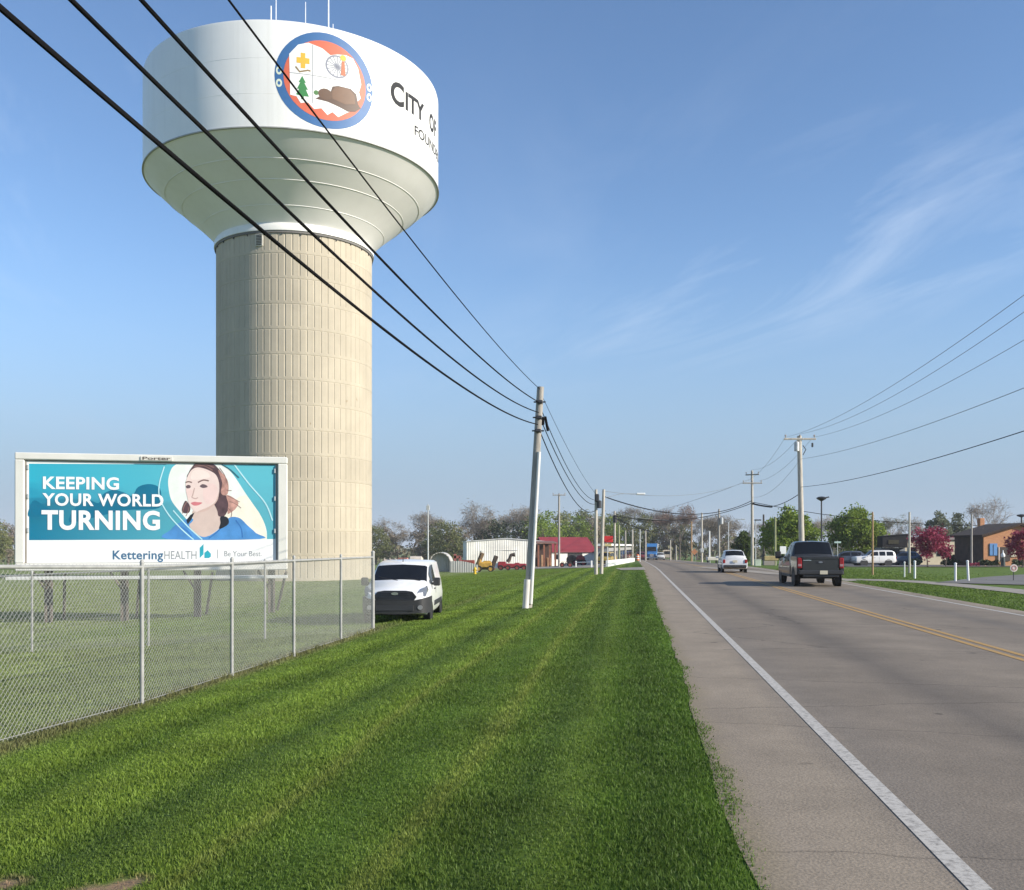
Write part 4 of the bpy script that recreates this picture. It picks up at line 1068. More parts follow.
P3, p3b, p3t = pole(601.2, 489.5, 574, 'slim pole leaning slightly right, right of a twin pole on the lawn', mat=WOOD_PALE, r=(.12, .09), px_top=603.8)
names = ['lowest thick black cable beyond the leaning pole, sagging to the twin poles', 'second lowest cable beyond the leaning pole, sagging to the twin poles', 'second highest cable beyond the leaning pole, sagging to the twin poles', 'topmost thin cable beyond the leaning pole, sagging to the twin poles']
for i, (a, py, pyend, dr) in enumerate(zip(near, (425, 413, 403, 392), (510, 504, 500, 494), (1.0, .8, .75, .3))):
    b = at(596, p2b.y, pyend)
    cable('overhead_cable', names[i], sag(a + Vector((0, .28, 0)), b, dr), (.018, .016, .014, .008)[i], group='cables strung along the near side of the road')

def crossarm(t, b, top, w, zoff, mat=WOOD_GREY, pins=3, ang=0.0):
    dd = (top - b); m = MB()
    rot = Matrix.Rotation(ang, 3, 'Z')
    m.box(dd + Vector((0, -.14, -zoff)), (w, .10, .13), rot, bev=.02)
    arm = m.build('crossarm', mat, t)
    for k in range(pins):
        q = rot @ Vector((-w * .45 + w * .9 * k / max(pins - 1, 1), 0, 0))
        MB().lathe([(.025, 0), (.025, .10), (.06, .12), (.07, .18), (.03, .24)], 8, Matrix.Translation(dd + q + Vector((0, -.14, -zoff + .06)))).build('insulator', M('porcelain', (.35, .30, .27), .3), arm)
# T pole by the barns
T, b_, t_ = pole(559, 494, 567, 'old grey pole with a T crossarm standing by the red roofed barn', r=(.16, .12)); crossarm(T, b_, t_, 1.75, .15)
# run of poles beyond the twins, left of the road
T, b_, t_ = pole(614.7, 511, 565, 'pole with a dark transformer can, third from the left before the white wall', mat=WOOD_PALE, r=(.13, .10))
MB().lathe([(.02, 0), (.24, .02), (.24, .8), (.1, .9)], 12, Matrix.Translation((t_ - b_) * .78 + Vector((.0, -.3, 0)))).build('transformer', DARK_METAL, T)
pole(619, 525, 564, 'short brown green pole just right of the transformer pole', mat=M('mossy pole wood', (.28, .29, .16), .9, var=.2), r=(.14, .11))
pole(625.4, 530.5, 561.5, 'slim pole standing at the end of the low white wall', mat=WOOD_GREY, r=(.14, .11), z=140)
pole(632.5, 529.5, 561, 'pale pole left of the blue lorry beside a dark tree line', mat=WOOD_PALE, r=(.16, .12), z=165)
pole(645.6, 530, 560.5, 'pale pole directly in front of the blue lorry', mat=WOOD_PALE, r=(.15, .12), z=190)
# right of the road, far
pole(670.4, 540, 560, 'short pole right of the blue lorry, nearest to it', mat=WOOD_PALE, r=(.17, .13), z=215)
pole(676, 545, 560.3, 'stubby post beyond the road, second right of the blue lorry', mat=WOOD_GREY, r=(.17, .13), z=205)
pole(691.5, 521.5, 561, 'brown pole with an orange sign board at its foot', mat=WOOD_BROWN, r=(.17, .13), z=180)
T, b_, t_ = pole(701.8, 512.8, 562, 'tall pale pole with a grey meter box low on it', mat=WOOD_PALE, r=(.16, .12), z=138)
MB().box(Vector((0, -.2, 1.7)), (.45, .2, .6), bev=.03).build('meter_box', GALV, T)
pole(709.5, 531, 561.5, 'thin white pole between two tall poles left of the silver car', mat=WHITE_PAINT, r=(.11, .09), z=135)
T, b_, t_ = pole(719, 509, 562, 'dark grey pole with a side bracket rising behind the silver car', mat=WOOD_GREY, r=(.17, .13), z=140)
MB().lathe([(.02, 0), (.22, .02), (.22, .9), (.1, 1.0)], 10, Matrix.Translation((t_ - b_) * .72 + Vector((.35, -.2, 0)))).build('transformer', GALV, T)
T, b_, t_ = pole(728.5, 522, 562, 'thin street light pole with a long arm behind the silver car', name='street_light', mat=GALV, r=(.09, .07), z=145, cat='street light', grp=False)
MB().tube([t_ - b_, (t_ - b_) + Vector((.6, 0, .35)), (t_ - b_) + Vector((2.0, 0, .45))], .045, 6).build('arm', GALV, T)
MB().box((t_ - b_) + Vector((2.2, 0, .43)), (.6, .25, .14), bev=.05).build('lamp_head', GALV, T)
T, tA_b, tA_t = pole(752.3, 470.5, 565.4, 'pale pole with two crossarms beyond the silver car', mat=WOOD_PALE, r=(.17, .12), px_top=752)
crossarm(T, tA_b, tA_t, 1.5, .45, ang=R(-35)); crossarm(T, tA_b, tA_t, 2.1, 1.35, pins=3)
T, b_, t_ = pole(763.6, 514.5, 562, 'dark slender pole at the left edge of the large round green tree', mat=M('dark pole wood', (.09, .08, .075), .9), r=(.15, .11), z=118)
T, b_, t_ = pole(755.6, 520, 562, 'thin grey lamp post between the two crossarm poles', name='lamp_post', mat=GALV, r=(.08, .06), z=130, cat='lamp post', grp=False)
MB().box((t_ - b_) + Vector((.3, 0, 0)), (.9, .35, .16), bev=.05).build('lamp_head', DARK_METAL, T)
pole(775.2, 517, 562, 'mossy pole standing in front of the large round green tree', mat=M('mossy pole wood', (.28, .29, .16), .9, var=.2), r=(.13, .10), z=100)
MPL, mp_b, mp_t = pole(802.3, 436, 570, 'tallest pole with one crossarm and a transformer, behind the dark pickup', mat=WOOD_PALE, r=(.21, .155), px_top=799.3, z=66)
crossarm(MPL, mp_b, mp_t, 2.2, .22, mat=WOOD_PALE, pins=3)
dd = mp_t - mp_b
MB().lathe([(.02, 0), (.17, .03), (.17, .62), (.06, .7)], 14, Matrix.Translation(dd * .885 + Vector((-.26, -.18, 0)))).build('transformer', GALV, MPL)
k = MB(); k.tube([dd * .93 + Vector((.2, -.1, 0)), dd * .90 + Vector((.4, -.1, 0)), dd * .86 + Vector((.2, -.1, 0))], .03, 6); k.box(dd * .97 + Vector((.85, -.14, -.35)), (.12, .12, .3), bev=.03); k.build('cutout_switch', DARK_METAL, MPL)
pole(872.6, 512, 575, 'brown wooden pole rising in front of the white parked estate car', mat=WOOD_BROWN, r=(.06, .05))
pole(909.4, 512, 573, 'grey pole standing left of the pink blossom tree', mat=WOOD_PALE, r=(.075, .06))
pole(971.6, 514, 561, 'thin grey pole beside the bare tree left of the brick house', mat=WOOD_GREY, r=(.10, .08), z=94)

# conductors on the right: from the tall pole to a pole out of frame, and on to the next pole
nx = Vector((*xy(11.3, 22), 0)); nx.z = G(nx.x, nx.y)
def out_pt(py, off=0.0):
    # where the photo's line leaves the frame on the right, carried on to the next pole
    k = (1024 - 512) / F_PX; l = 11.3 + off
    y = l / (k * CA - SA); x = k * y
    return Vector((x, y, CAM_H + (HORIZON - py) / F_PX * y))
def run(a, q, drop, label, r, mat=GREY_WIRE):
    e = a + (q - a) * 1.25
    pts = []
    for k in range(31):
        t = k / 30 * 1.25
        p = a + (q - a) * t; p.z -= drop * 4 * t * (1 - t) if t <= 1 else -drop * 4 * (t - 1) * t
        pts.append(p)
    cable('overhead_wire' if mat is GREY_WIRE else 'overhead_cable', label, pts, r, mat, group='wires on the right side of the road', cat='wire')
arm_w = .95
run(mp_t + Vector((-arm_w, -.14, -.1)), out_pt(295, -.9), .55, 'highest thin grey wire leaving the tallest pole to the right', .0085)
run(mp_t + Vector((0, -.14, .12)), out_pt(312, 0), .60, 'second highest thin grey wire leaving the tallest pole to the right', .0085)
run(mp_t + Vector((arm_w, -.14, -.1)), out_pt(340, .9), .45, 'third highest grey wire leaving the tallest pole to the right', .0085)
run(at(801, mp_b.y, 459), out_pt(388), .3, 'grey wire leaving the tallest pole halfway between arm and black cable', .010)
run(at(801, mp_b.y, 487), out_pt(431), .28, 'thick black cable rising rightwards from the tallest pole', .014, BLACK_RUBBER)
def span(p, q, drop, label, r, mat=GREY_WIRE): cable('overhead_wire' if mat is GREY_WIRE else 'overhead_cable', label, sag(p, q, drop, 20), r, mat, group='wires on the right side of the road', cat='wire')
for i, (dx, py, ln) in enumerate(((-.95, 438, 'left'), (0, 437, 'middle'), (.95, 438, 'right'))):
    span(mp_t + Vector((dx, .1, -.1)), tA_t + Vector((dx * .8, -.1, -1.1 if i != 1 else .1)), .6, f'{ln} of three thin grey wires between the tallest pole and the crossarm pole beyond', .010)
span(at(800.5, mp_b.y, 459), at(752, tA_b.y, 497), .8, 'grey wire below three thin ones between the tallest pole and the crossarm pole', .010)
span(at(800.5, mp_b.y, 493), at(752, tA_b.y, 502), .7, 'black cable from the tallest pole to the crossarm pole beyond', .026, BLACK_RUBBER)
span(at(752, tA_b.y, 502), at(1075, tA_b.y + 4, 521), 1.3, 'black cable running far right above the shops and the brick house', .034, BLACK_RUBBER)
span(at(752, tA_b.y, 503.5), at(772, tA_b.y - 3, 507), .05, 'short thick splice on the black cable right of the crossarm pole', .085, BLACK_RUBBER)
p_far = at(663, 175, 523)
span(p3t + Vector((0, 0, -.45)), at(752, tA_b.y, 500.5), 1.3, 'black cable crossing above the road from the twin poles', .035, BLACK_RUBBER)
span(at(614.7, 88, 516), at(752, tA_b.y, 503), 1.0, 'lower black cable crossing above the road from the transformer pole', .035, BLACK_RUBBER)
span(p3t + Vector((0, 0, -.1)), tA_t + Vector((0, 0, -.9)), .9, 'thin grey wire crossing above the road at the top of the twin poles', .016)
span(at(614.7, 88, 513), at(719, 140, 512), .9, 'thin grey wire crossing the road low in front of the far trees', .02)
span(tA_t + Vector((-1, 0, -1.3)), at(560, 220, 516), 2.2, 'faint wire running from the crossarm pole across the road to the left', .02)
span(at(614.7, 88, 518), at(691.5, 180, 526), 1.4, 'cable running from the transformer pole to the brown pole by the far trees', .04, BLACK_RUBBER)
T, b_, t_ = pole(428, 504, 562, 'thin pale mast rising behind the white van', name='mast', mat=GALV, r=(.10, .05), z=100, cat='mast', grp=False)
MB().box((t_ - b_) - Vector((0, 0, .4)), (.35, .12, .5), bev=.03).build('lamp_head', GALV, T)
T, b_, t_ = pole(821.5, 499, 562, 'parking lot lamp post with a flat dark head left of the parked cars', name='lamp_post', mat=DARK_METAL, r=(.09, .07), z=95, cat='lamp post', grp=False)
k = MB(); k.lathe([(.1, -.2), (.45, 0), (.5, .12), (.3, .22), (.02, .26)], 16, Matrix.Translation((t_ - b_))); k.tube([(t_ - b_) + Vector((.2, 0, .1)), (t_ - b_) + Vector((.75, 0, .2))], .07, 6); k.build('lamp_head', DARK_METAL, T)
T, b_, t_ = pole(1021.5, 516, 560, 'dark lamp post behind the ridge of the brick house', name='lamp_post', mat=DARK_METAL, r=(.10, .08), z=112, cat='lamp post', grp=False)
MB().lathe([(.1, -.15), (.5, 0), (.5, .15), (.1, .22)], 12, Matrix.Translation(t_ - b_)).build('lamp_head', DARK_METAL, T)
T, b_, t_ = pole(640, 528.5, 561.5, 'street light with a long arm reaching over the road by the twin poles', name='street_light', mat=GALV, r=(.09, .07), z=150, cat='street light', grp=False)
# lamp on an arm from the twin pole
k = MB(); dd = p3t - p3b
k.tube([dd * .90, dd * .93 + Vector((1.1, 0, .1)), dd * .93 + Vector((2.2, 0, .12))], .018, 6); k.build('lamp_arm', GALV, P3)
MB().box(dd * .93 + Vector((2.4, 0, .10)), (.55, .22, .12), bev=.04).build('lamp_head', WHITE_PAINT, P3)

# ------------------------------------------------------------------ trees
def leaf_mat(name, cols, trans=.35, var=.45):
    m, nt, b = new_mat(name)
    g = nt.nodes.new('ShaderNodeNewGeometry')
    cr = nt.nodes.new('ShaderNodeValToRGB'); nt.links.new(g.outputs['Random Per Island'], cr.inputs[0])
    e = cr.color_ramp.elements
    e[0].color = (*cols[0], 1); e[1].color = (*cols[-1], 1)
    for i, c in enumerate(cols[1:-1]):
        el = e.new((i + 1) / (len(cols) - 1)); el.color = (*c, 1)
    oi = nt.nodes.new('ShaderNodeObjectInfo')
    mr = nt.nodes.new('ShaderNodeMapRange'); mr.inputs[3].default_value = 1 - var / 2; mr.inputs[4].default_value = 1 + var / 2; nt.links.new(oi.outputs['Random'], mr.inputs[0])
    vm = nt.nodes.new('ShaderNodeVectorMath'); vm.operation = 'SCALE'; nt.links.new(cr.outputs[0], vm.inputs[0]); nt.links.new(mr.outputs[0], vm.inputs['Scale'])
    nt.links.new(vm.outputs[0], b.inputs['Base Color']); b.inputs['Roughness'].default_value = .6; b.inputs['Specular IOR Level'].default_value = .2
    t = nt.nodes.new('ShaderNodeBsdfTranslucent'); nt.links.new(vm.outputs[0], t.inputs['Color'])
    ms = nt.nodes.new('ShaderNodeMixShader'); ms.inputs[0].default_value = trans
    nt.links.new(b.outputs[0], ms.inputs[1]); nt.links.new(t.outputs[0], ms.inputs[2]); nt.links.new(ms.outputs[0], nt.nodes['Material Output'].inputs['Surface'])
    return m
LEAF_BRIGHT = leaf_mat('spring leaves', [(.12, .175, .022), (.175, .245, .032), (.24, .31, .055)])
LEAF_DEEP = leaf_mat('deep green leaves', [(.06, .105, .02), (.09, .14, .025), (.12, .17, .035)])
LEAF_PINK = leaf_mat('magenta blossom', [(.24, .02, .06), (.36, .04, .10), (.46, .12, .18)])
LEAF_OLIVE = leaf_mat('olive spring leaves', [(.145, .165, .065), (.19, .205, .08), (.225, .235, .105)], var=.6)
LEAF_BROWN = leaf_mat('brown buds', [(.23, .195, .15), (.28, .24, .19), (.31, .27, .21)], var=.4)
LEAF_RUST = leaf_mat('rusty buds', [(.20, .125, .10), (.25, .16, .13), (.25, .19, .15)], var=.3)
LEAF_GREY = leaf_mat('grey green leaves', [(.13, .15, .085), (.16, .18, .10), (.18, .19, .12)], var=.3)
LEAF_DARK = leaf_mat('dark evergreen leaves', [(.025, .04, .018), (.045, .065, .028), (.06, .08, .035)], trans=.1)
TWIG = M('grey brown twigs', (.26, .22, .185), .9, var=.2)
TRUNK_PALE = M('pale bark', (.30, .27, .22), .9, var=.25, scale=4)

def branches(rg, h, spread, levels, r0, first=.25, up_=.55, nsplit=(3, 4)):
    segs, tips = [], []
    def grow(p, d, L_, r, lev):
        q, n = p, 3
        for k in range(n):
            nd = (d + Vector((rg.uniform(-.16, .16), rg.uniform(-.16, .16), rg.uniform(-.03, .12)))).normalized()
            q2 = q + nd * L_ / n
            segs.append((q, q2, r * (1 - .22 * k), r * (1 - .22 * (k + 1)), lev)); q, d = q2, nd
        r *= .5
        if lev >= levels: tips.append(q); return
        for k in range(rg.randint(*nsplit)):
            a = rg.uniform(0, 2 * math.pi)
            t = spread * rg.uniform(.5, 1.2)
            nd = (d + Vector((math.cos(a) * t, math.sin(a) * t, up_ * rg.uniform(-.2, .8)))).normalized()
            grow(q - d * L_ * rg.uniform(0, .45), nd, L_ * rg.uniform(.55, .82), r * rg.uniform(.8, 1.1), lev + 1)
    L0 = h * first
    grow(Vector((0, 0, -.2)), Vector((rg.uniform(-.05, .05), rg.uniform(-.05, .05), 1)).normalized(), L0, r0, 0)
    top = max(max(a[0].z, a[1].z) for a in segs)
    k = h / top
    return [(a * k, b * k, ra, rb, lv) for a, b, ra, rb, lv in segs], [t * k for t in tips]
def leaf_quads(m, rg, pts, n, rad, size, flat=.0, slim=.6):
    for _ in range(n):
        c = pts[rg.randrange(len(pts))]
        p = c + Vector((rg.gauss(0, rad), rg.gauss(0, rad), rg.gauss(0, rad * .8)))
        a = Vector((rg.gauss(0, 1), rg.gauss(0, 1), rg.gauss(0, 1))).normalized()
        b = a.cross(Vector((rg.gauss(0, 1), rg.gauss(0, 1), rg.gauss(0, 1)))).normalized()
        s = size * rg.uniform(.6, 1.4)
        m.add([p - a * s, p - b * s * slim, p + a * s, p + b * s * slim], [(0, 1, 2, 3)])
def tree(name, label, loc, h, kind, seed, crown_r=None, leaf=LEAF_BRIGHT, n=2500, size=.22, group=None, bark=TRUNK, low=.16, twigs=True):
    rg = random.Random(seed)
    t = thing(name, label, 'tree', loc, group=group)
    if kind == 'bare':
        segs, tips = branches(rg, h, .75, 4, h * .022, first=.26, nsplit=(3, 4))
        tr, cw = MB(), MB()
        for a, b, ra, rb, lv in segs:
            (tr if lv <= 1 else cw).tube([a, b], [max(ra, .012), max(rb, .010)], 5 if lv < 2 else 3, caps=False)
        for tp in tips:
            for k in range(3):
                e = tp + Vector((rg.gauss(0, .05 * h), rg.gauss(0, .05 * h), abs(rg.gauss(0, .05 * h))))
                cw.tube([tp, (tp + e) / 2 + Vector((0, 0, .05)), e], [.012, .01, .006], 3, caps=False)
        tr.build('trunk', bark, t, fix=False)
        cr = cw.build('crown', TWIG, t, fix=False)
        if n:
            m = MB(); leaf_quads(m, rg, tips, int(n * 2.2), h * .045, size * 1.5, slim=.10); b_ = m.build('foliage', leaf, cr, fix=False)
        return t
    # leafy crown: clumps over an uneven egg shape with limbs inside
    cr_ = crown_r or h * .35
    segs, tips = branches(rg, h * .86, .55, 3, h * .02 + .03, first=.22)
    mxr = max(math.hypot(p.x, p.y) for p in tips) or 1
    f = cr_ * .8 / mxr
    tr = MB()
    for a, b, ra, rb, lv in segs:
        if lv <= 2:
            tr.tube([Vector((a.x * f, a.y * f, a.z)), Vector((b.x * f, b.y * f, b.z))], [max(ra, .02), max(rb, .015)], 6, caps=False)
    tr.build('trunk', bark, t, fix=False)
    clumps = []
    zc = h * (low + (1 - low) / 2); hz = h * (1 - low) / 2
    nclump = 70
    for k in range(nclump):
        for _ in range(40):
            u = Vector((rg.uniform(-1, 1), rg.uniform(-1, 1), rg.uniform(-1, 1)))
            if .35 < u.length < 1: break
        taper = 1.0 - .45 * max(u.z, 0) ** 1.5 if kind != 'round' else 1.0
        k_ = rg.uniform(.8, 1.05)
        clumps.append(Vector((u.x * cr_ * taper * k_, u.y * cr_ * taper * k_, zc + u.z * hz * k_)))
    m = MB(); leaf_quads(m, rg, clumps, n, cr_ * .13, size)
    m.build('crown', leaf, t, fix=False)
    return t

# right hand trees
p = hit(788, 564.5); tree('leafy_tree', 'big round bright green tree rising behind the dark pickup', at(788, 108), up(54, 108), 'egg', 21, up(28, 108), LEAF_BRIGHT, 12000, .15, low=.04)
tree('leafy_tree', 'small dense green tree just right of the silver car', at(743, 122), up(34, 122), 'egg', 22, up(10.5, 122), LEAF_DEEP, 5000, .13, low=.02)
tree('leafy_tree', 'wide green tree rising behind the white parked estate car', at(855, 112), up(57, 112), 'egg', 23, up(27, 112), LEAF_BRIGHT, 12000, .15, low=.06)
tree('blossom_tree', 'magenta blossom tree in front of the cream building', at(929, 88), up(40, 88), 'round', 24, up(19, 88), LEAF_PINK, 4200, .10, low=.22)
tree('blossom_tree', 'magenta blossom tree before the door of the brick house at the picture edge', at(1022, 84), up(42, 84), 'round', 25, up(15, 84), LEAF_PINK, 3000, .10, low=.18)
tree('blossom_tree', 'small pale pink sapling right of the large blossom tree', at(946, 90), up(24, 90), 'round', 26, up(6.5, 90), LEAF_PINK, 300, .11, low=.3)
tree('bare_tree', 'tall bare tree between the cream building and the brick house', at(973, 112), up(66, 112), 'bare', 27, leaf=LEAF_BROWN, n=300, size=.10)
tree('bare_tree', 'low leafless tree crowding the left wall of the brick house', at(967, 101), up(36, 101), 'bare', 28, leaf=LEAF_BROWN, n=700, size=.12)
for i, (px, z, hpx, kind, lf_, lab) in enumerate((
        (938, 165, 50, 'egg', LEAF_GREY, 'grey green tree behind the cream building roof'),
        (958, 175, 49, 'egg', LEAF_GREY, 'grey green tree right of another behind the cream building roof'),
        (915, 185, 44, 'bare', LEAF_BROWN, 'bare tree behind the dark shop front'),
        (893, 180, 46, 'bare', LEAF_OLIVE, 'thin bare tree rising above the dark shop sign'),
        (832, 190, 44, 'bare', LEAF_BROWN, 'bare brown tree seen between the two big green trees'),
        (816, 185, 42, 'bare', LEAF_BROWN, 'bare brown tree right of the tallest pole'),
        (1004, 170, 40, 'bare', LEAF_OLIVE, 'bare tree behind the roof of the brick house'))):
    if kind == 'bare': tree('bare_tree', lab, at(px, z), up(hpx, z), 'bare', 40 + i, leaf=lf_, n=500, size=.20, group='trees behind the shops')
    else: tree('leafy_tree', lab, at(px, z), up(hpx, z), 'egg', 40 + i, up(14, z), lf_, 3200, .2, group='trees behind the shops')

# the long tree line: a few kinds, copied
protos = {}
def proto(kind, loc, h, label):
    seed = {'bare': 60, 'bare2': 61, 'bare3': 62, 'olive': 63, 'olive2': 64, 'green': 65, 'rust': 66, 'brown': 67, 'dark': 68}[kind]
    if kind.startswith('bare'): t = tree('bare_tree', label, loc, 12, 'bare', seed, leaf=LEAF_BROWN, n=1100, size=.24, bark=TRUNK_PALE if kind == 'bare2' else TRUNK)
    elif kind == 'rust': t = tree('bare_tree', label, loc, 12, 'bare', seed, leaf=LEAF_RUST, n=1500, size=.26)
    elif kind == 'brown': t = tree('budding_tree', label, loc, 12, 'egg', seed, 4.2, LEAF_BROWN, 3600, .22, low=.03)
    elif kind == 'dark': t = tree('evergreen_tree', label, loc, 12, 'egg', seed, 4.4, LEAF_DARK, 3200, .26, low=.02)
    else: t = tree('leafy_tree', label, loc, 12, 'egg', seed, 4.6 if kind != 'olive2' else 3.8, LEAF_BRIGHT if kind == 'green' else LEAF_OLIVE, 3600, .23, low=.04)
    return t
HALF = {'bare': 'grey leafless tree', 'bare2': 'pale barked leafless tree', 'bare3': 'tall twiggy leafless tree', 'olive': 'olive green tree', 'olive2': 'narrow olive green tree', 'green': 'fresh green tree', 'rust': 'reddish brown budding tree', 'brown': 'brown budding tree', 'dark': 'dark evergreen'}
line = []
rl = random.Random(99)
def W(px): 
    # what stands at each place along the line in the photograph
    if px < 40: return 'at the far left edge beside the billboard'
    if px < 300: return 'in the field edge behind the billboard'
    if px < 385: return 'at the right foot of the water tower'
    if px < 432: return 'behind the white van'
    if px < 465: return 'behind the grey half round shed'
    if px < 500: return 'behind the left half of the white barn'
    if px < 535: return 'behind the right half of the white barn'
    if px < 565: return 'behind the T pole'
    if px < 595: return 'behind the red roofed barn'
    if px < 640: return 'behind the long white shop'
    if px < 668: return 'above the blue lorry'
    if px < 690: return 'right of the blue lorry'
    if px < 735: return 'behind the silver car'
    return 'far behind the right side poles'
#        px, top y, kind
rows = [(-40, 515, 'brown', 210), (-8, 516, 'olive', 190), (8, 521, 'brown', 200), (40, 520, 'bare', 220), (75, 518, 'brown', 230), (110, 522, 'olive', 230), (145, 520, 'bare2', 235), (180, 522, 'brown', 235), (212, 521, 'olive2', 240), (250, 519, 'bare', 240), (290, 520, 'brown', 240), (330, 518, 'olive', 240), (358, 519, 'brown', 235),
        (376, 524, 'olive', 215), (388, 526, 'brown', 230), (400, 520, 'bare3', 240), (413, 514, 'bare', 245), (424, 522, 'brown', 225), (436, 526, 'olive', 210), (447, 519, 'olive', 205), (458, 524, 'brown', 220), (470, 516, 'bare2', 235), (480, 520, 'brown', 240), (489, 504, 'bare3', 230), (497, 519, 'dark', 205), (506, 514, 'bare', 240), (514, 508, 'bare', 235), (521, 521, 'dark', 215), (530, 517, 'olive2', 225), (541, 512, 'green', 215), (552, 509, 'green', 225), (563, 510, 'olive', 235), (574, 514, 'green', 225), (583, 508, 'olive', 240), (593, 514, 'brown', 230), (603, 513, 'olive', 240), (613, 515, 'green', 235), (623, 511, 'olive', 250), (634, 508, 'bare', 260), (643, 514, 'olive2', 255), (654, 511, 'bare2', 262), (664, 514, 'olive', 262), (673, 515, 'brown', 255), (679, 507, 'rust', 228), (686, 522, 'olive2', 250), (697, 519, 'bare', 240), (706, 524, 'bare3', 245), (714, 516, 'bare', 238), (724, 520, 'brown', 250), (733, 518, 'bare2', 245), (748, 530, 'brown', 240), (762, 524, 'bare', 240), (775, 528, 'olive', 240), (800, 532, 'brown', 250), (822, 522, 'bare', 245), (842, 528, 'brown', 250), (868, 532, 'olive', 250), (888, 530, 'bare2', 250), (906, 532, 'brown', 245), (985, 530, 'olive', 250), (1010, 532, 'brown', 250), (1040, 520, 'bare', 235)]
seen_lab = {}
for px, ty, kind, z in rows:
    loc = at(px, z)
    lab = f'{HALF[kind]} {W(px)}'
    seen_lab.setdefault(lab, []).append(px)
for px, ty, kind, z in rows:
    loc = at(px, z)
    h = CAM_H + (HORIZON - ty) / F_PX * z - loc.z
    lab = f'{HALF[kind]} {W(px)}'
    if len(seen_lab[lab]) > 1:
        k = sorted(seen_lab[lab]).index(px)
        word = ('left hand', 'right hand') if len(seen_lab[lab]) == 2 else ('leftmost', 'middle', 'rightmost', 'fourth', 'fifth')
        lab = word[k] + ' ' + lab
    if kind not in protos:
        protos[kind] = proto(kind, loc, h, lab); t = protos[kind]
        t['group'] = 'trees of the far tree line'
    else: t = dup(protos[kind], loc, 0, lab, 'trees of the far tree line')
    wdt = rl.uniform(.95, 1.25)
    t.scale = (h / 12 * wdt, h / 12 * wdt, h / 12); t.rotation_euler = (0, 0, rl.uniform(0, 6.28)); t.location = loc
# thicket filling the foot of the tree line: one uncountable mass
m = MB()
for k in range(15000):
    px = rl.uniform(-120, 1150); z = rl.uniform(235, 300)
    if 632 < px < 668 and z < 300: z = rl.uniform(285, 310)
    p = at(px, z)
    hh = 4.2 + 1.7 * math.sin(px * .045) + 1.3 * math.sin(px * .13 + 1) + (1.2 if px < 700 else -.8)
    p.z += rl.uniform(0, 1) ** .8 * hh
    a = Vector((rl.gauss(0, 1), rl.gauss(0, 1), rl.gauss(0, 1.4))).normalized(); b = a.cross(Vector((rl.gauss(0, 1), rl.gauss(0, 1), rl.gauss(0, 1)))).normalized()
    s = rl.uniform(.3, .75)
    m.add([p - a * s, p - b * s * .6, p + a * s, p + b * s * .6], [(0, 1, 2, 3)])
tag(m.build('undergrowth', leaf_mat('undergrowth leaves', [(.17, .145, .10), (.21, .18, .12), (.18, .195, .095), (.23, .20, .15)], var=0), fix=False), kind='stuff')

# ------------------------------------------------------------------ buildings
def slabs(w, d, eave, ridge, over=.3, th=.12):
    m = MB()
    for sx in (-1, 1):
        sl_ = (ridge - eave) / (w / 2)
        x1, z1 = sx * (w / 2 + over), eave - sl_ * over
        y0, y1 = -d / 2 - over, d / 2 + over
        pts = [(0, y0, ridge + .02), (x1, y0, z1 + .02), (x1, y1, z1 + .02), (0, y1, ridge + .02)]
        m.add(pts + [(x, y, z + th) for x, y, z in pts], [(0, 1, 2, 3), (4, 5, 6, 7), (0, 1, 5, 4), (1, 2, 6, 5), (2, 3, 7, 6), (3, 0, 4, 7)])
    return m
def house(name, label, loc, rz, w, d, eave, ridge, wall, roof, cat='building', over=.3):
    t = thing(name, label, cat, loc, rz)
    MB().prism([(-w / 2, -.5), (w / 2, -.5), (w / 2, eave), (0, ridge), (-w / 2, eave)], -d / 2, d / 2, lambda a, b, c: Vector((a, c, b))).build('wall', wall, t)
    slabs(w, d, eave, ridge, over).build('roof', roof, t)
    return t
def corrugated(name, col, pitch=.35, rough=.5):
    if name in MATS: return MATS[name]
    m, nt, b = new_mat(name)
    tc = nt.nodes.new('ShaderNodeTexCoord')
    wv = nt.nodes.new('ShaderNodeTexWave'); wv.inputs['Scale'].default_value = 1 / pitch / 3.2; wv.bands_direction = 'X'
    nt.links.new(tc.outputs['Object'], wv.inputs[0])
    n = nt.nodes.new('ShaderNodeTexNoise'); n.inputs['Scale'].default_value = .7; n.inputs['Detail'].default_value = 6; nt.links.new(tc.outputs['Object'], n.inputs[0])
    r = nt.nodes.new('ShaderNodeMapRange'); r.inputs[1].default_value = .3; r.inputs[2].default_value = .7; r.inputs[3].default_value = .85; r.inputs[4].default_value = 1.1; nt.links.new(n.outputs['Fac'], r.inputs[0])
    v = nt.nodes.new('ShaderNodeVectorMath'); v.operation = 'SCALE'; v.inputs[0].default_value = col; nt.links.new(r.outputs[0], v.inputs['Scale']); nt.links.new(v.outputs[0], b.inputs['Base Color'])
    bp = nt.nodes.new('ShaderNodeBump'); bp.inputs['Strength'].default_value = .6; bp.inputs['Distance'].default_value = .05; nt.links.new(wv.outputs['Fac'], bp.inputs['Height']); nt.links.new(bp.outputs[0], b.inputs['Normal'])
    b.inputs['Roughness'].default_value = rough
    MATS[name] = m
    return m
WHITE_SHEET, RED_SHEET, GREY_SHEET = corrugated('white metal siding', (.83, .80, .72)), corrugated('red metal roof', (.23, .028, .035)), corrugated('grey metal sheet', (.42, .42, .40), .25)
def quad(m, x0, x1, z0, z1, y, th=.05, mi=0): m.box(((x0 + x1) / 2, y, (z0 + z1) / 2), (x1 - x0, th, z1 - z0), mi=mi); return m

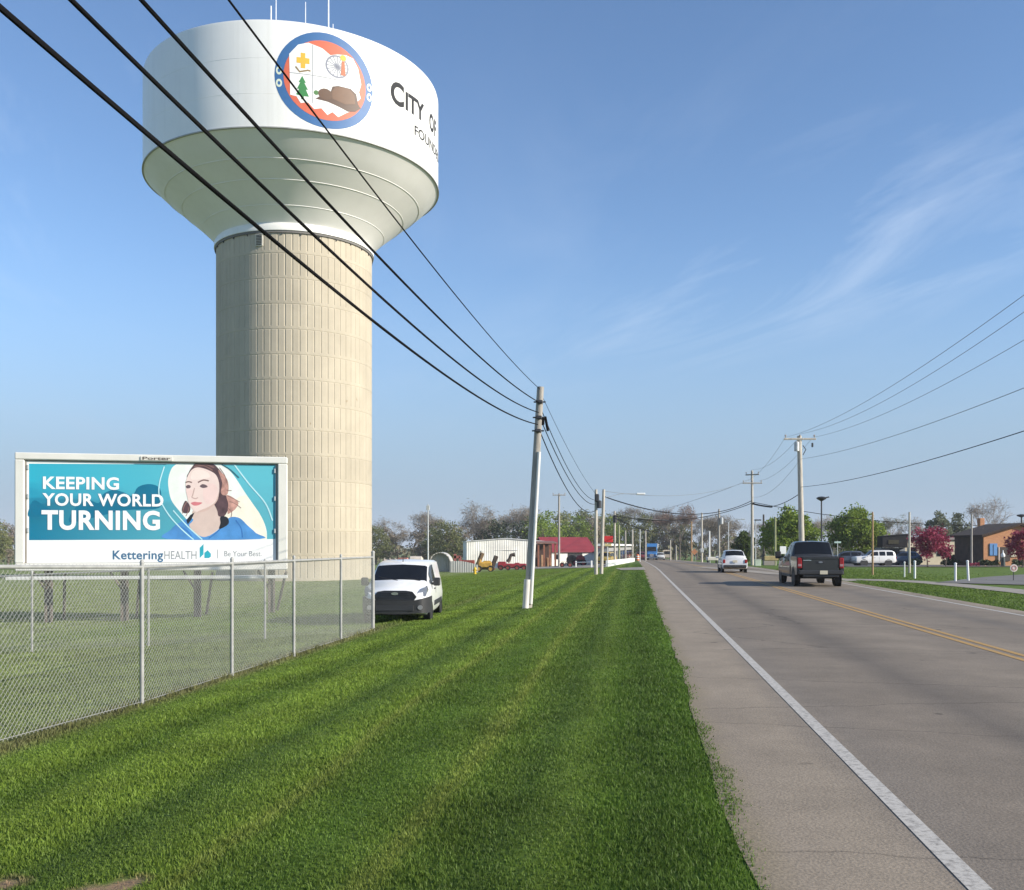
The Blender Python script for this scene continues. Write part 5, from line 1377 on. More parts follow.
Zb = 150
pL, pR = at(462, Zb), at(541, Zb)
bw = pR.x - pL.x; gz = at(500, Zb).z
hgt = lambda py, z, g: CAM_H + (HORIZON - py) / F_PX * z - g
barn = house('white_barn', 'low white metal barn behind the rusty farm machines', ((pL.x + pR.x) / 2, Zb + 9, gz), R(5), bw, 16, hgt(541.8, Zb, gz), hgt(538.8, Zb, gz), WHITE_SHEET, M('white roof trim', (.62, .61, .58), .5), over=.15)
MB().box((0, -8.06, 2.75), (bw * .3, .08, .02)).build('door_track', GALV, barn)
MB().box((-bw * .18, -8.05, 1.35), (3.4, .06, 2.7)).build('sliding_door', WHITE_SHEET, barn)
# open lean-to at the right end of the barn
p = at(545, 146)
lean = thing('open_shed', 'brown open fronted timber shed at the right end of the white barn', 'shed', p, R(8))
wood = M('red brown timber', (.22, .085, .045), .8, var=.25)
lw = up(17, 146); lh = hgt(542.5, 146, p.z)
for k in range(4):
    MB().box((-lw / 2 + lw * k / 3, -1.6, lh / 2 - .1), (.25, .25, lh - .1)).build('post', wood, lean)
MB().box((0, 1.4, lh / 2 - .1), (lw, .15, lh - .2)).build('back_wall', M('dark timber', (.07, .04, .03), .9), lean)
r_ = MB().box((0, 0, lh + .02), (lw + .6, 3.9, .16), Matrix.Rotation(R(4), 3, 'X')); r_.build('roof', M('brown roof', (.20, .10, .07), .7), lean)
st_ = MB(); st_.box((-.5, .3, .9), (.7, 1.2, 1.8), bev=.05); st_.box((.55, .1, .7), (.6, 1.2, 1.4), bev=.05); tag(st_.build('stacked_crates', M('tan crate', (.42, .25, .14), .8)), None)
so = bpy.data.objects['stacked_crates']; so.name = 'crate_stack'; so.location = p; so.rotation_euler = (0, 0, R(8)); tag(so, 'tan stacked crates inside the open timber shed', 'crates')

p = at(563, 158)
red = house('red_roofed_barn', 'barn with a dark red metal roof and white gable left of the road', p, R(-68), 6.6, 8.2, hgt(551, 156, p.z), hgt(537.8, 156, p.z), WHITE_SHEET, RED_SHEET, over=.35)
MB().box((3.32, .6, 1.05), (.06, 2.6, 2.1)).build('door', M('dark doorway', (.03, .03, .03), .8), red)
MB().box((3.33, -2.6, 1.5), (.06, .9, .8)).build('window', GLASS, red)
p = at(593, 166)
house('red_lean_to', 'small red roofed annex right of the red roofed barn', p, R(-68), 5.0, 4.4, hgt(557, 166, p.z), hgt(548, 166, p.z), WHITE_SHEET, RED_SHEET)
# long white shop following the road
a_, b_ = at(611, 128), at(633, 190)
cen = (a_ + b_) / 2; dl = b_ - a_; ln = Vector((dl.x, dl.y, 0)).length
shop = thing('long_white_shop', 'long low shop with a white roof edge and dark windows along the road', 'building', (cen.x - .3, cen.y + .1, cen.z), math.atan2(dl.y, dl.x))
h_ = 2.7
MB().box((0, .8, h_ / 2 - .3), (ln, 1.6, h_ + .1)).build('wall', M('grey shop wall', (.30, .30, .29), .8), shop)
MB().box((0, .7, h_ + .15), (ln + 1, 2.2, .3)).build('roof', WHITE_PAINT, shop)
for k in range(10): MB().box((-ln / 2 + (k + .5) * ln / 10, -.03, 1.25), (ln / 10 * .72, .08, 1.5)).build('window', GLASS, shop)
a_, b_ = at(607, 96), at(634, 158)
dl = b_ - a_; ln = Vector((dl.x, dl.y, 0)).length
lowm = MB()
vs = []
for k in range(9):
    q = a_.lerp(b_, k / 8); g_ = G(q.x, q.y); n_ = Vector((-dl.y, dl.x, 0)).normalized() * .12
    for sd in (-1, 1):
        for zz in (-.1, .62): vs.append((q.x + n_.x * sd, q.y + n_.y * sd, g_ + zz))
fs = []
for k in range(8):
    o = 4 * k
    fs += [(o, o + 1, o + 5, o + 4), (o + 2, o + 6, o + 7, o + 3), (o + 1, o + 3, o + 7, o + 5)]
fs += [(0, 2, 3, 1), (32, 33, 35, 34)]
tag(lowm.add(vs, fs).build('low_wall', WHITE_PAINT), 'low white wall running along the verge towards the blue lorry', 'wall')
# red sign on its own post
p = at(607.5, 104)
sg = thing('roadside_sign', 'red sign board above a small yellow one on a post behind the twin poles', 'sign', p)
MB().tube([(0, 0, -.2), (0, 0, hgt(536, 104, p.z))], .07, 8).build('post', GALV, sg)
zz = hgt(539.2, 104, p.z); MB().box((.1, -.1, zz), (.95, .1, .68), bev=.02).build('red_board', M('red sign face', (.55, .02, .02), .5, var=.05), sg)
zz = hgt(545, 104, p.z); MB().box((.05, -.1, zz), (.75, .1, .28), bev=.02).build('yellow_board', M('yellow sign face', (.62, .52, .25), .5, var=.05), sg)

# right side: dark shop, cream building, brick house
Zs = 106
p = at(893, Zs)
dk = thing('dark_fronted_shop', 'shop with a black boxed sign front over grey panels left of the blossom tree', 'building', p)
tw_ = up(25, Zs); th_ = hgt(533.8, Zs, p.z)
MB().box((0, .9, th_ * .27), (tw_ * .96, 1.8, th_ * .56)).build('wall', M('grey stucco', (.24, .26, .29), .8), dk)
MB().prism([(-tw_ / 2, th_ * .56), (tw_ / 2, th_ * .56), (tw_ / 2, th_), (-tw_ / 2, th_ * .93)], -.6, 1.0, lambda a, b, c: Vector((a, c, b))).build('sign_box', M('black fascia', (.012, .012, .014), .95), dk)
MB().box((-.2, -.64, th_ * .74), (tw_ * .42, .06, .45)).build('sign_panel', M('dim olive panel', (.045, .04, .022), .9), dk)
MB().box((.15, -.03, th_ * .26), (1.1, .1, th_ * .52)).build('door', GLASS, dk)
MB().box((tw_ * .36, -.03, th_ * .3), (.7, .1, th_ * .3)).build('window', GLASS, dk)
p = at(931, 108)
cb = thing('cream_building', 'cream single storey building behind the magenta blossom tree', 'building', p)
cw_ = up(52, 108); ch_ = hgt(540.5, 108, p.z)
MB().box((0, .9, ch_ / 2 - .2), (cw_, 1.8, ch_ + .4)).build('wall', M('cream wall', (.62, .55, .40), .8, var=.06), cb)
MB().box((0, .9, ch_ + .22), (cw_ + .3, 2.2, .36), bev=.05).build('roof', M('dusty roof', (.26, .22, .21), .8), cb)
for k in (-.36, -.1, .2): MB().box((cw_ * k, -.02, ch_ * .55), (.9, .08, 1.0)).build('window', GLASS, cb)

Zh = 97
brick_mat, nt, bs = new_mat('brown brick')
tc = nt.nodes.new('ShaderNodeTexCoord'); mp = nt.nodes.new('ShaderNodeMapping'); mp.inputs['Rotation'].default_value = (R(90), 0, 0); nt.links.new(tc.outputs['Object'], mp.inputs[0])
bt = nt.nodes.new('ShaderNodeTexBrick'); bt.inputs['Scale'].default_value = 2.2
bt.inputs['Color1'].default_value = (.47, .215, .095, 1); bt.inputs['Color2'].default_value = (.40, .175, .08, 1); bt.inputs['Mortar'].default_value = (.42, .28, .18, 1)
bt.inputs['Mortar Size'].default_value = .012
nt.links.new(mp.outputs[0], bt.inputs[0]); nt.links.new(bt.outputs[0], bs.inputs['Base Color']); bs.inputs['Roughness'].default_value = .85
roof_mat = M('dark brown shingles', (.045, .028, .022), .98, var=.25, scale=2, bump=.5, bscale=12)
pe, pa = at(981.5, Zh), at(1019, Zh)
hw = pa.x - pe.x
g_ = G(pa.x, pa.y)
e_h, r_h = hgt(536, Zh, g_), hgt(525.3, Zh, g_)
bh = thing('brick_house', 'orange brown brick house with a dark gabled roof at the right edge', 'house', (pa.x, Zh, g_), R(6))
bd = 5.2
MB().prism([(-hw, -.5), (hw, -.5), (hw, e_h), (0, r_h), (-hw, e_h)], 0, bd, lambda a, b, c: Vector((a, c, b))).build('wall', brick_mat, bh)
MB().box((-hw - .03, bd / 2, e_h / 2 - .3), (.06, bd - .2, e_h + .5)).build('side_shade_panel', M('dark brown painted shade', (.07, .045, .035), .9, var=.25), bh)  # dark panel over the left wall, painting in the tree's shade
rf = slabs(2 * hw, bd, e_h, r_h, .45, .22).build('roof', roof_mat, bh); rf.location = (0, bd / 2, 0)
MB().box((hw * .18, 5, r_h + .3), (.55, .55, 1.3), bev=.03).build('chimney', brick_mat, rf)
x_of = lambda px: (px - 1019) / F_PX * Zh
z_of = lambda py: hgt(py, Zh, g_)
dr = MB().box(((x_of(987.5) + x_of(995.5)) / 2, -.05, (z_of(543.5) + z_of(555.5)) / 2), (x_of(995.5) - x_of(987.5), .1, z_of(543.5) - z_of(555.5)), bev=.01).build('blue_door', M('blue door paint', (.08, .22, .46), .5), bh)
MB().box(((x_of(987.5) + x_of(995.5)) / 2 - .02, -.115, (z_of(544.5) + z_of(555)) / 2), (.05, .03, z_of(544.5) - z_of(555))).build('door_gap', M('door gap', (.03, .08, .16), .6), dr)
MB().box(((x_of(998) + x_of(1009)) / 2, -.04, (z_of(547) + z_of(561)) / 2), (x_of(1009) - x_of(998), .12, z_of(547) - z_of(561))).build('dark_doorway', M('dark opening', (.025, .014, .012), .7), bh)
MB().box(((x_of(996.2) + x_of(997.6)) / 2, -.06, (z_of(547) + z_of(561)) / 2), (x_of(997.6) - x_of(996.2), .2, z_of(547) - z_of(561)), bev=.02).build('door_post', M('pale post', (.52, .42, .36), .6), bh)
MB().box(((x_of(1010) + x_of(1016)) / 2, -.05, (z_of(545) + z_of(557)) / 2), (x_of(1016) - x_of(1010), .14, z_of(545) - z_of(557)), bev=.02).build('pale_window', M('pale curtain', (.50, .47, .36), .7), bh)
def shrub(label, loc, w, h, seed, leaf=LEAF_DARK, n=500, size=.12, cat='shrub', name='shrub', group=None, dp=.6):
    rg = random.Random(seed)
    t = thing(name, label, cat, loc, group=group)
    st = MB()
    for k in range(5): st.tube([(0, 0, -.1), (rg.uniform(-.3, .3) * w, rg.uniform(-.2, .2) * w, h * .6)], [.03, .01], 4, caps=False)
    st.build('stem', TRUNK, t, fix=False)
    cl = [Vector((rg.uniform(-.45, .45) * w, rg.uniform(-.5, .5) * dp, h * (.15 + .6 * rg.random()))) for _ in range(24)]
    m = MB(); leaf_quads(m, rg, cl, n, h * .13, size); m.build('foliage', leaf, t, fix=False)
    return t
shrub('clipped dark hedge under the blue door of the brick house', at(988.5, 95), up(20, 95), up(7.5, 95), 1, n=700, cat='hedge', name='hedge')
shrub('clipped dark hedge right of the doorway of the brick house', at(1018, 95), up(16, 95), up(7.5, 95), 2, n=600, cat='hedge', name='hedge')
shrub('low dark shrub at the right end of the cream building', at(950, 100), up(17, 100), up(6.5, 100), 3, n=600)
shrub('taller dark shrub against the cream building wall', at(952, 104), up(8, 104), up(12, 104), 4, n=400)
shrub('brown green shrub behind the parked dark car', at(915, 103), up(9, 103), up(7, 103), 5, leaf=LEAF_OLIVE, n=300)
shrub('small red shrub at the foot of the thin grey pole', at(973, 92), up(9, 92), up(4.5, 92), 6, leaf=LEAF_PINK, n=160, size=.09)
# white globe on a dark post
p = at(1003, 92)
gp = thing('globe_post', 'dark post topped by a white pointed globe before the brick house doorway', 'garden lamp', p)
MB().lathe([(.22, 0), (.2, .5), (.16, up(9, 92))], 10).build('post', M('dark green post', (.02, .035, .035), .6), gp, smooth=40)
MB().lathe([(.05, 0), (.17, .1), (.19, .25), (.14, .38), (.05, .5), (.03, .72), (.001, .75)], 12, Matrix.Translation((0, 0, up(9, 92)))).build('globe', WHITE_PAINT, gp, smooth=40)
# white posts by the driveway
for px, yt, yb, lab in ((904.5, 562.7, 577.3, 'thin white post left of the grey pole by the driveway'), (914.8, 561.8, 578.6, 'thick white post right of the grey pole by the driveway'), (955.4, 564, 581.8, 'shorter white post below the thin grey pole'), (968.6, 561.5, 581.2, 'tallest white post, nearest to the driveway')):
    b = hit(px, yb); r0 = .035 if px < 910 else .055
    t = thing('white_post', lab, 'post', b, group='white posts by the driveway')
    hh = up(yb - yt, b.y)
    ln_ = -.06 if px > 960 else 0.0
    MB().tube([(0, 0, -.2), (ln_, 0, hh)], r0, 12).build('shaft', WHITE_PAINT, t, smooth=40)
    MB().lathe([(r0 + .012, 0), (r0 + .012, .05), (r0 * .4, .08), (.001, .085)], 12, Matrix.Translation((ln_, 0, hh - .01))).build('cap', WHITE_PAINT, t, smooth=40)
b = hit(1013.8, 581)
t = thing('round_sign', 'small round white sign with a red mark beside the driveway', 'sign', b)
hh = up(13, b.y)
MB().tube([(0, .03, -.1), (0, .03, hh)], .02, 8).build('post', DARK_METAL, t)
disc = MB().lathe([(.001, 0), (.19, 0), (.19, .02), (.001, .02)], 20, Matrix.Translation((0, 0, hh)) @ Matrix.Rotation(R(90), 4, 'X')).build('disc', M('sign disc', (.62, .55, .50), .5), t)
MB().lathe([(.09, 0), (.12, 0), (.12, .01), (.09, .01)], 20, Matrix.Translation((0, -.025, hh)) @ Matrix.Rotation(R(90), 4, 'X'), closed=True).build('red_mark', M('sign red', (.42, .10, .08), .5), disc)
# street name sign
p = at(837.5, 72)
t = thing('street_name_sign', 'small pale street name sign above the roof of the pickup', 'sign', p)
hh = hgt(542.3, 72, p.z)
MB().tube([(0, 0, -.2), (0, 0, hh + .12)], .025, 8).build('post', GALV, t)
MB().box((0, -.03, hh), (.5, .02, .13), bev=.005).build('blade', M('street sign green', (.42, .55, .50), .4), t)
# utility pedestal, white sign, yellow board, low wall seen past the pickup
p = hit(757.5, 566)
t = thing('utility_cabinet', 'pale green utility cabinet at the foot of the crossarm pole', 'utility cabinet', p)
hh = up(6.3, p.y)
MB().box((0, 0, hh / 2), (up(6, p.y), .45, hh), bev=.03).build('box', M('pale green cabinet', (.45, .52, .42), .5), t)
MB().box((0, 0, hh + .02), (up(6.4, p.y), .5, .05), bev=.01).build('lid', M('pale green lid', (.52, .58, .48), .5), t)
p = at(783, 66)
t = thing('yard_sign', 'plain white sign board seen past the mirror of the pickup', 'sign', p)
z0, z1 = hgt(554, 66, p.z), hgt(546.3, 66, p.z)
MB().box((0, 0, (z0 + z1) / 2), (up(6.2, 66), .05, z1 - z0), bev=.01).build('board', WHITE_PAINT, t)
for sx in (-.16, .16): MB().box((sx, .05, z0 / 2 + .1), (.05, .05, z0 + .4)).build('post', GALV, t)
p = at(771, 100)
t = thing('yellow_barrier', 'low yellow and tan barrier left of the pickup under the green tree', 'barrier', p)
MB().box((0, 0, .75), (up(14, 100), .3, .5), bev=.05).build('board', M('dull yellow', (.34, .27, .12), .7), t)
MB().box((-.1, .1, .25), (up(13, 100), .4, .5), bev=.03).build('base', M('grey tan base', (.28, .25, .22), .8), t)
p = at(712, 134)
t = thing('flat_trailer', 'small white trailer at the roadside left of the silver car', 'trailer', p)
MB().box((0, 0, .75), (1.5, 1.2, .5), bev=.06).build('body', M('dusty white', (.60, .56, .50), .6), t)
for sx in (-.6, .6): MB().lathe([(.01, -.08), (.27, -.08), (.27, .08), (.01, .08)], 14, Matrix.Translation((sx, 0, .27)) @ Matrix.Rotation(R(90), 4, 'Y')).build('wheel', TYRE, t)
p = at(692.3, 178)
t = thing('roadworks_sign', 'orange diamond roadworks sign at the foot of the brown pole', 'sign', p)
MB().prism([(0, -.6), (.6, 0), (0, .6), (-.6, 0)], -.03, .03, lambda a, b, c: Vector((a + .35, c - .35, b + 1.9))).build('board', M('faded orange', (.40, .16, .07), .7), t)
for sx in (.1, .6): MB().box((sx, -.3, .5), (.06, .06, 1.5)).build('post', GALV, t)

# ------------------------------------------------------------------ lawn things
p = hit(475, 574)
hy = thing('fire_hydrant', 'yellow fire hydrant on the lawn in front of the farm machines', 'fire hydrant', p)
YEL = M('hydrant yellow', (.62, .42, .02), .5)
MB().lathe([(.17, 0), (.17, .05), (.11, .06), (.11, .42), (.15, .44), (.15, .5), (.12, .58), (.05, .64), (.03, .70), (.001, .71)], 16).build('barrel', YEL, hy, smooth=40)
for a in (0, 90, 180): MB().lathe([(.001, 0), (.06, 0), (.06, .08), (.075, .08), (.075, .13), (.001, .13)], 12, Matrix.Translation((0, 0, .36)) @ Matrix.Rotation(R(a + 180), 4, 'Z') @ Matrix.Rotation(R(90), 4, 'Y') @ Matrix.Translation((0, 0, .1))).build('nozzle', YEL, hy, smooth=40)

RUST, ORG, CRIM = M('rusty red', (.24, .05, .035), .75, var=.35, scale=2), M('machine yellow', (.46, .27, .045), .6, var=.3, scale=2), M('crimson paint', (.26, .02, .03), .55, var=.2)
DIRT = M('dirty dark metal', (.07, .05, .04), .8, var=.3)
def wheel_at(t, x, y, r, w=.2, rim=RIM, axis='x'):
    mat = Matrix.Translation((x, y, r)) @ (Matrix.Rotation(R(90), 4, 'Y') if axis == 'x' else Matrix.Rotation(R(90), 4, 'X'))
    ty = MB().lathe([(r * .62, -w / 2), (r * .93, -w / 2), (r, -w * .32), (r, w * .32), (r * .93, w / 2), (r * .62, w / 2)], 24, mat, closed=True).build('wheel', TYRE, t, smooth=50)
    MB().lathe([(.001, -w * .30), (r * .2, -w * .36), (r * .55, -w * .22), (r * .66, -w * .42), (r * .66, w * .42), (r * .55, w * .22), (r * .2, w * .36), (.001, w * .30)], 24, mat).build('rim', rim, ty, smooth=35)
    return ty
Zm = 108
p = at(485, Zm)
t = thing('hay_elevator', 'yellow farm machine with two raised conveyor arms before the white barn', 'farm machine', p)
s_ = Zm / F_PX
b = MB(); b.box((0, 0, 4.6 * s_ * 1.5), (14 * s_, 1.3, 6 * s_), bev=.12); b.box((2 * s_, 0, 9 * s_), (8 * s_, 1.0, 4 * s_), bev=.1); b.box((-5.5 * s_, -.1, 10 * s_), (4 * s_, .8, 5 * s_), bev=.1)
b.build('hopper', ORG, t)
for (x0, z0, x1, z1, w_, mt, nm) in ((-8, 5, -2.5, 19, .38, M('brown slat belt', (.20, .13, .07), .8, var=.3), 'conveyor'), (6, 1.5, 11.5, 16, .22, DIRT, 'conveyor')):
    a_, b_ = Vector((x0 * s_, -.2, z0 * s_)), Vector((x1 * s_, -.2, z1 * s_)); dd = b_ - a_
    rot = dd.to_track_quat('Z', 'Y').to_matrix()
    cv = MB(); cv.box((a_ + b_) / 2, (w_, .5, dd.length), rot, bev=.03); cv.box((a_ + b_) / 2 + Vector((0, -.3, 0)), (w_ * .7, .12, dd.length * .96), rot)
    cv.build(nm, mt, t)
fr_ = MB(); fr_.box((0, 0, .32), (20 * s_, .25, .16)); fr_.tube([(7 * s_, -.3, .3), (8 * s_, -.3, 8 * s_)], .06, 6); fr_.tube([(-9 * s_, -.1, .2), (-4 * s_, -.1, 11 * s_)], .06, 6); fr_.build('chassis', RUST, t)
for x in (-6, 6): wheel_at(t, x * s_, -.75, .36, .22, ORG, 'y')
p = at(512, 114); s_ = 114 / F_PX
t = thing('red_harrow', 'long low red farm implement with a dark curved chute beside the white barn', 'farm machine', p)
b = MB(); b.box((0, 0, 4.2 * s_), (29 * s_, 1.2, 4.6 * s_), bev=.1); b.box((-10 * s_, 0, 7 * s_), (8 * s_, 1.0, 3 * s_), bev=.1); b.box((5 * s_, -.1, 6.6 * s_), (5 * s_, .8, 1.5 * s_), bev=.05); b.build('bed', CRIM, t)
c = MB(); c.tube([(-4.5 * s_, 0, 8 * s_), (-2.5 * s_, 0, 11 * s_), (-1 * s_, 0, 15 * s_), (3 * s_, 0, 15.5 * s_)], [.25, .2, .2, .26], 8); c.build('chute', DIRT, t)
for x in (-11, -4, 5, 12): wheel_at(t, x * s_, -.7, .3, .18, RUST, 'y')
MB().tube([(14 * s_, 0, 2.4 * s_), (20 * s_, 0, 2.0 * s_)], .06, 6).build('drawbar', DIRT, t)
p = at(467, 112); s_ = 112 / F_PX
t = thing('red_wagon', 'rusty red wagon behind the yellow farm machine', 'wagon', p)
b = MB(); b.box((0, 0, 9 * s_), (15 * s_, 1.5, 5 * s_), bev=.05)
b.build('box', RUST, t); MB().box((0, 0, 5.8 * s_), (13 * s_, 1.2, .12)).build('chassis', DIRT, t)
for x in (-5, 5): wheel_at(t, x * s_, -.65, .42, .2, DIRT, 'y')
# half round shed and grey culvert panels
p = at(440, 112); s_ = 112 / F_PX
t = thing('half_round_shed', 'pale half round metal shed standing behind the white van', 'shed', p)
arc = [(-11 * s_, 0)] + [(-11 * s_ * math.cos(a), 8 * s_ + 11.5 * s_ * math.sin(a)) for a in np.linspace(0, math.pi, 15)] + [(11 * s_, 0)]
outl = arc + [(x * .94, z * .97) for x, z in arc[::-1]]
vs, fs = [], []
for y in (0, 4.5): vs += [(x, y, z) for x, z in outl]
n_ = len(outl)
fs = [(i, (i + 1) % n_, n_ + (i + 1) % n_, n_ + i) for i in range(n_)]
na_ = len(arc)
for k in range(na_ - 1): fs += [(k, k + 1, n_ - 2 - k, n_ - 1 - k), (n_ + k, n_ + n_ - 1 - k, n_ + n_ - 2 - k, n_ + k + 1)]
MB().add(vs, fs).build('shell', corrugated('pale metal shell', (.52, .49, .44), .3), t)
MB().prism([(x * .93, z * .96) for x, z in arc], .7, .8, lambda a, b, c: Vector((a, c, b))).build('front_panel', GREY_SHEET, t)
p = at(464, 106); s_ = 106 / F_PX
t = thing('grey_panel_stack', 'rounded grey corrugated panels leaning before the red wagon', 'metal panels', p)
arc = [(-14 * s_, 0)] + [(-14 * s_ + 28 * s_ * k / 12, 7.5 * s_ + 4.0 * s_ * math.sin(math.pi * (.35 + .65 * k / 12))) for k in range(13)] + [(14 * s_, 0)]
MB().prism(arc, -.15, .15, lambda a, b, c: Vector((a, c, b))).build('panel', GREY_SHEET, t)
p = at(457, 110); s_ = 110 / F_PX
t = thing('iron_rack', 'upright faded red rack between the half round shed and grey panels', 'farm machine', p)
b = MB(); b.box((-2 * s_, 0, 9 * s_), (.28, .3, 18 * s_)); b.box((3 * s_, 0, 8 * s_), (.25, .3, 15 * s_)); b.box((0, 0, 15 * s_), (6 * s_, .3, .3)); b.box((0, 0, 4 * s_), (6 * s_, .3, .5)); b.build('frame', M('faded red', (.32, .10, .09), .7), t)
# faded trucks and wagons behind the van
FADE = M('faded pink red', (.40, .17, .14), .7, var=.3, scale=1.5)
PALE = M('faded cream', (.55, .48, .40), .7, var=.2)
p = at(391, 128); s_ = 128 / F_PX
t = thing('stake_wagon', 'grey pink stake wagon left of the faded truck behind the van', 'wagon', p)
MB().box((0, 0, 8 * s_), (11 * s_, 2, 6 * s_), bev=.05).build('box', M('grey pink boards', (.38, .30, .26), .8, var=.25), t)
for x in (-5.4, 0, 5.4): MB().box((x * s_, -1.05, 8.3 * s_), (.12, .1, 8 * s_)).build('stake', PALE, t)
for x in (-3.5, 3.5): wheel_at(t, x * s_, -.8, .45, .2, FADE, 'y')
p = at(404, 126); s_ = 126 / F_PX
t = thing('old_truck', 'faded red and cream old truck parked behind the van', 'truck', p)
MB().box((-2 * s_, 0, 5.5 * s_), (13 * s_, 2, 4 * s_), bev=.15).build('body', FADE, t)
cb_ = MB().prism([(-6 * s_, 7 * s_), (5 * s_, 7 * s_), (3.5 * s_, 12.5 * s_), (-5 * s_, 12.5 * s_)], -.9, .9, lambda a, b, c: Vector((a, c, b))).build('cab', FADE, t)
MB().box((-1.5 * s_, -.93, 9.6 * s_), (5 * s_, .06, 3.4 * s_)).build('window', GLASS, cb_)
for x in (-6, 4): wheel_at(t, x * s_, -.85, .42, .25, RIM, 'y')
p = at(416, 124); s_ = 124 / F_PX
t = thing('tank_trailer', 'pale cream tank trailer between the old truck and the pink wagon', 'trailer', p)
MB().lathe([(.001, -.95), (.5, -.9), (.75, -.7), (.75, .7), (.5, .9), (.001, .95)], 20, Matrix.Translation((0, 0, 8.5 * s_)) @ Matrix.Rotation(R(90), 4, 'Y')).build('tank', PALE, t, smooth=40)
MB().box((0, 0, 3.5 * s_), (14 * s_, .9, .2)).build('chassis', DIRT, t)
for x in (-4, 4): wheel_at(t, x * s_, -.6, .38, .2, RIM, 'y')
p = at(433, 120); s_ = 120 / F_PX
t = thing('flat_wagon', 'faded pink flat wagon in front of the mast behind the van', 'wagon', p)
MB().box((0, 0, 9 * s_), (17 * s_, 2.2, 3 * s_), bev=.05).build('bed', FADE, t)
MB().box((5 * s_, 0, 12 * s_), (5 * s_, 1.2, 3 * s_), bev=.08).build('load', PALE, t)
for x in (-5.5, 5.5): wheel_at(t, x * s_, -.9, .5, .22, DIRT, 'y')
# white rail by the gravel yard
a_, b_ = hit(576, 567.3), hit(591.5, 567.6)
t = thing('white_rail_fence', 'short white rail fence at the edge of the gravel yard', 'fence', a_)
dl = b_ - a_; hh = up(6.2, a_.y)
for f in (0, 1): MB().box(dl * f + Vector((0, 0, hh / 2)), (.16, .16, hh), bev=.02).build('post', WHITE_PAINT, t)
MB().tube([Vector((0, 0, hh * .8)), dl + Vector((0, 0, hh * .8))], .05, 6).build('rail', WHITE_PAINT, t)

# ------------------------------------------------------------------ vehicles
class Loft:
    """car body from cross sections: (y, z_bottom, z_belt, z_top, w_low, w_belt, w_top) with y forward"""
    def __init__(s, st, crown=.03):
        s.st = st; s.rings = []
        for (y, zb, zbelt, zt, wl_, wb_, wt_) in st:
            h = [(0, zb), (wl_ * .93, zb), (wl_, zb + .10), (wl_ + .015, (zb + zbelt) / 2), (wb_, zbelt), (wt_ + .02, zt - .06), (wt_ - .07, zt), (0, zt + crown)]
            full = h + [(-x, z) for x, z in h[6:0:-1]]
            s.rings.append([Vector((x, y, z)) for x, z in full])
    def S(s, i, j):
        i0 = max(0, min(int(math.floor(i)), len(s.rings) - 2)); n = len(s.rings[0])
        f = i - i0; j0 = int(math.floor(j)); g = j - j0
        a, b = s.rings[i0], s.rings[i0 + 1]
        p = a[j0 % n].lerp(a[(j0 + 1) % n], g); q = b[j0 % n].lerp(b[(j0 + 1) % n], g)
        return p.lerp(q, f)
    def body(s):
        m = MB(); n = len(s.rings[0])
        vs = [p for r in s.rings for p in r]
        fs = [(i * n + k, i * n + (k + 1) % n, (i + 1) * n + (k + 1) % n, (i + 1) * n + k) for i in range(len(s.rings) - 1) for k in range(n)]
        fs += [tuple(range(n)), tuple((len(s.rings) - 1) * n + k for k in range(n))]
        return m.add(vs, fs)
    def patch(s, i0, i1, j0, j1, off=.008, ni=4, nj=6):
        m = MB(); vs, fs = [], []
        for a in range(ni + 1):
            for b in range(nj + 1):
                i, j = i0 + (i1 - i0) * a / ni, j0 + (j1 - j0) * b / nj
                p = s.S(i, j)
                e = .02
                du = s.S(min(i + e, len(s.rings) - 1.001), j) - s.S(max(i - e, 0), j); dv = s.S(i, j + e) - s.S(i, j - e)
                nn = du.cross(dv)
                nn = nn.normalized() if nn.length > 1e-9 else Vector((0, 0, 1))
                c = Vector((0, p.y, .9))
                if nn.dot(p - c) < 0: nn = -nn
                vs.append(p + nn * off)
        for a in range(ni):
            for b in range(nj): fs.append((a * (nj + 1) + b, a * (nj + 1) + b + 1, (a + 1) * (nj + 1) + b + 1, (a + 1) * (nj + 1) + b))
        return m.add(vs, fs)
def arch(t, x, y, r, mat=BLACK_PLASTIC):
    sgn = 1 if x > 0 else -1
    m = MB().lathe([(.001, 0), (r, 0), (r, .012), (.001, .012)], 24, Matrix.Translation((x, y, r * .80)) @ Matrix.Rotation(R(90 * sgn), 4, 'Y'))
    return m.build('wheel_arch', mat, t)
def paint(name, col, metal=.0, rough=.35): return M(name, col, rough, metal, var=.04, scale=1.5, coat=.6)

# white cargo van, its front towards us
vp = hit(405.5, 617.0)
van = thing('cargo_van', 'white cargo van with a black grille and bumper parked on the lawn by the fence', 'van', vp, R(180 - 1.0)); van.scale = (.97, 1.0, .875)
vst = [(2.20, .42, .80, .86, .66, .64, .52), (2.12, .30, .92, .98, .80, .74, .62), (1.85, .24, 1.02, 1.08, .90, .84, .70), (1.45, .24, 1.10, 1.19, .92, .88, .76), (1.28, .24, 1.12, 1.24, .92, .885, .78), (.62, .24, 1.14, 1.76, .92, .89, .72), (.30, .24, 1.14, 1.85, .92, .89, .72), (-.55, .24, 1.14, 1.88, .92, .89, .74), (-1.7, .26, 1.14, 1.86, .92, .89, .74), (-2.12, .34, 1.12, 1.74, .90, .87, .72), (-2.2, .45, 1.08, 1.62, .88, .85, .68)]
VW = paint('white van paint', (.80, .80, .79))
lf_ = Loft(vst)
bod = lf_.body().build('body', VW, van, smooth=38)
ws = lf_.patch(4.05, 4.93, 5.25, 8.75).build('windshield', GLASS, van, smooth=60)
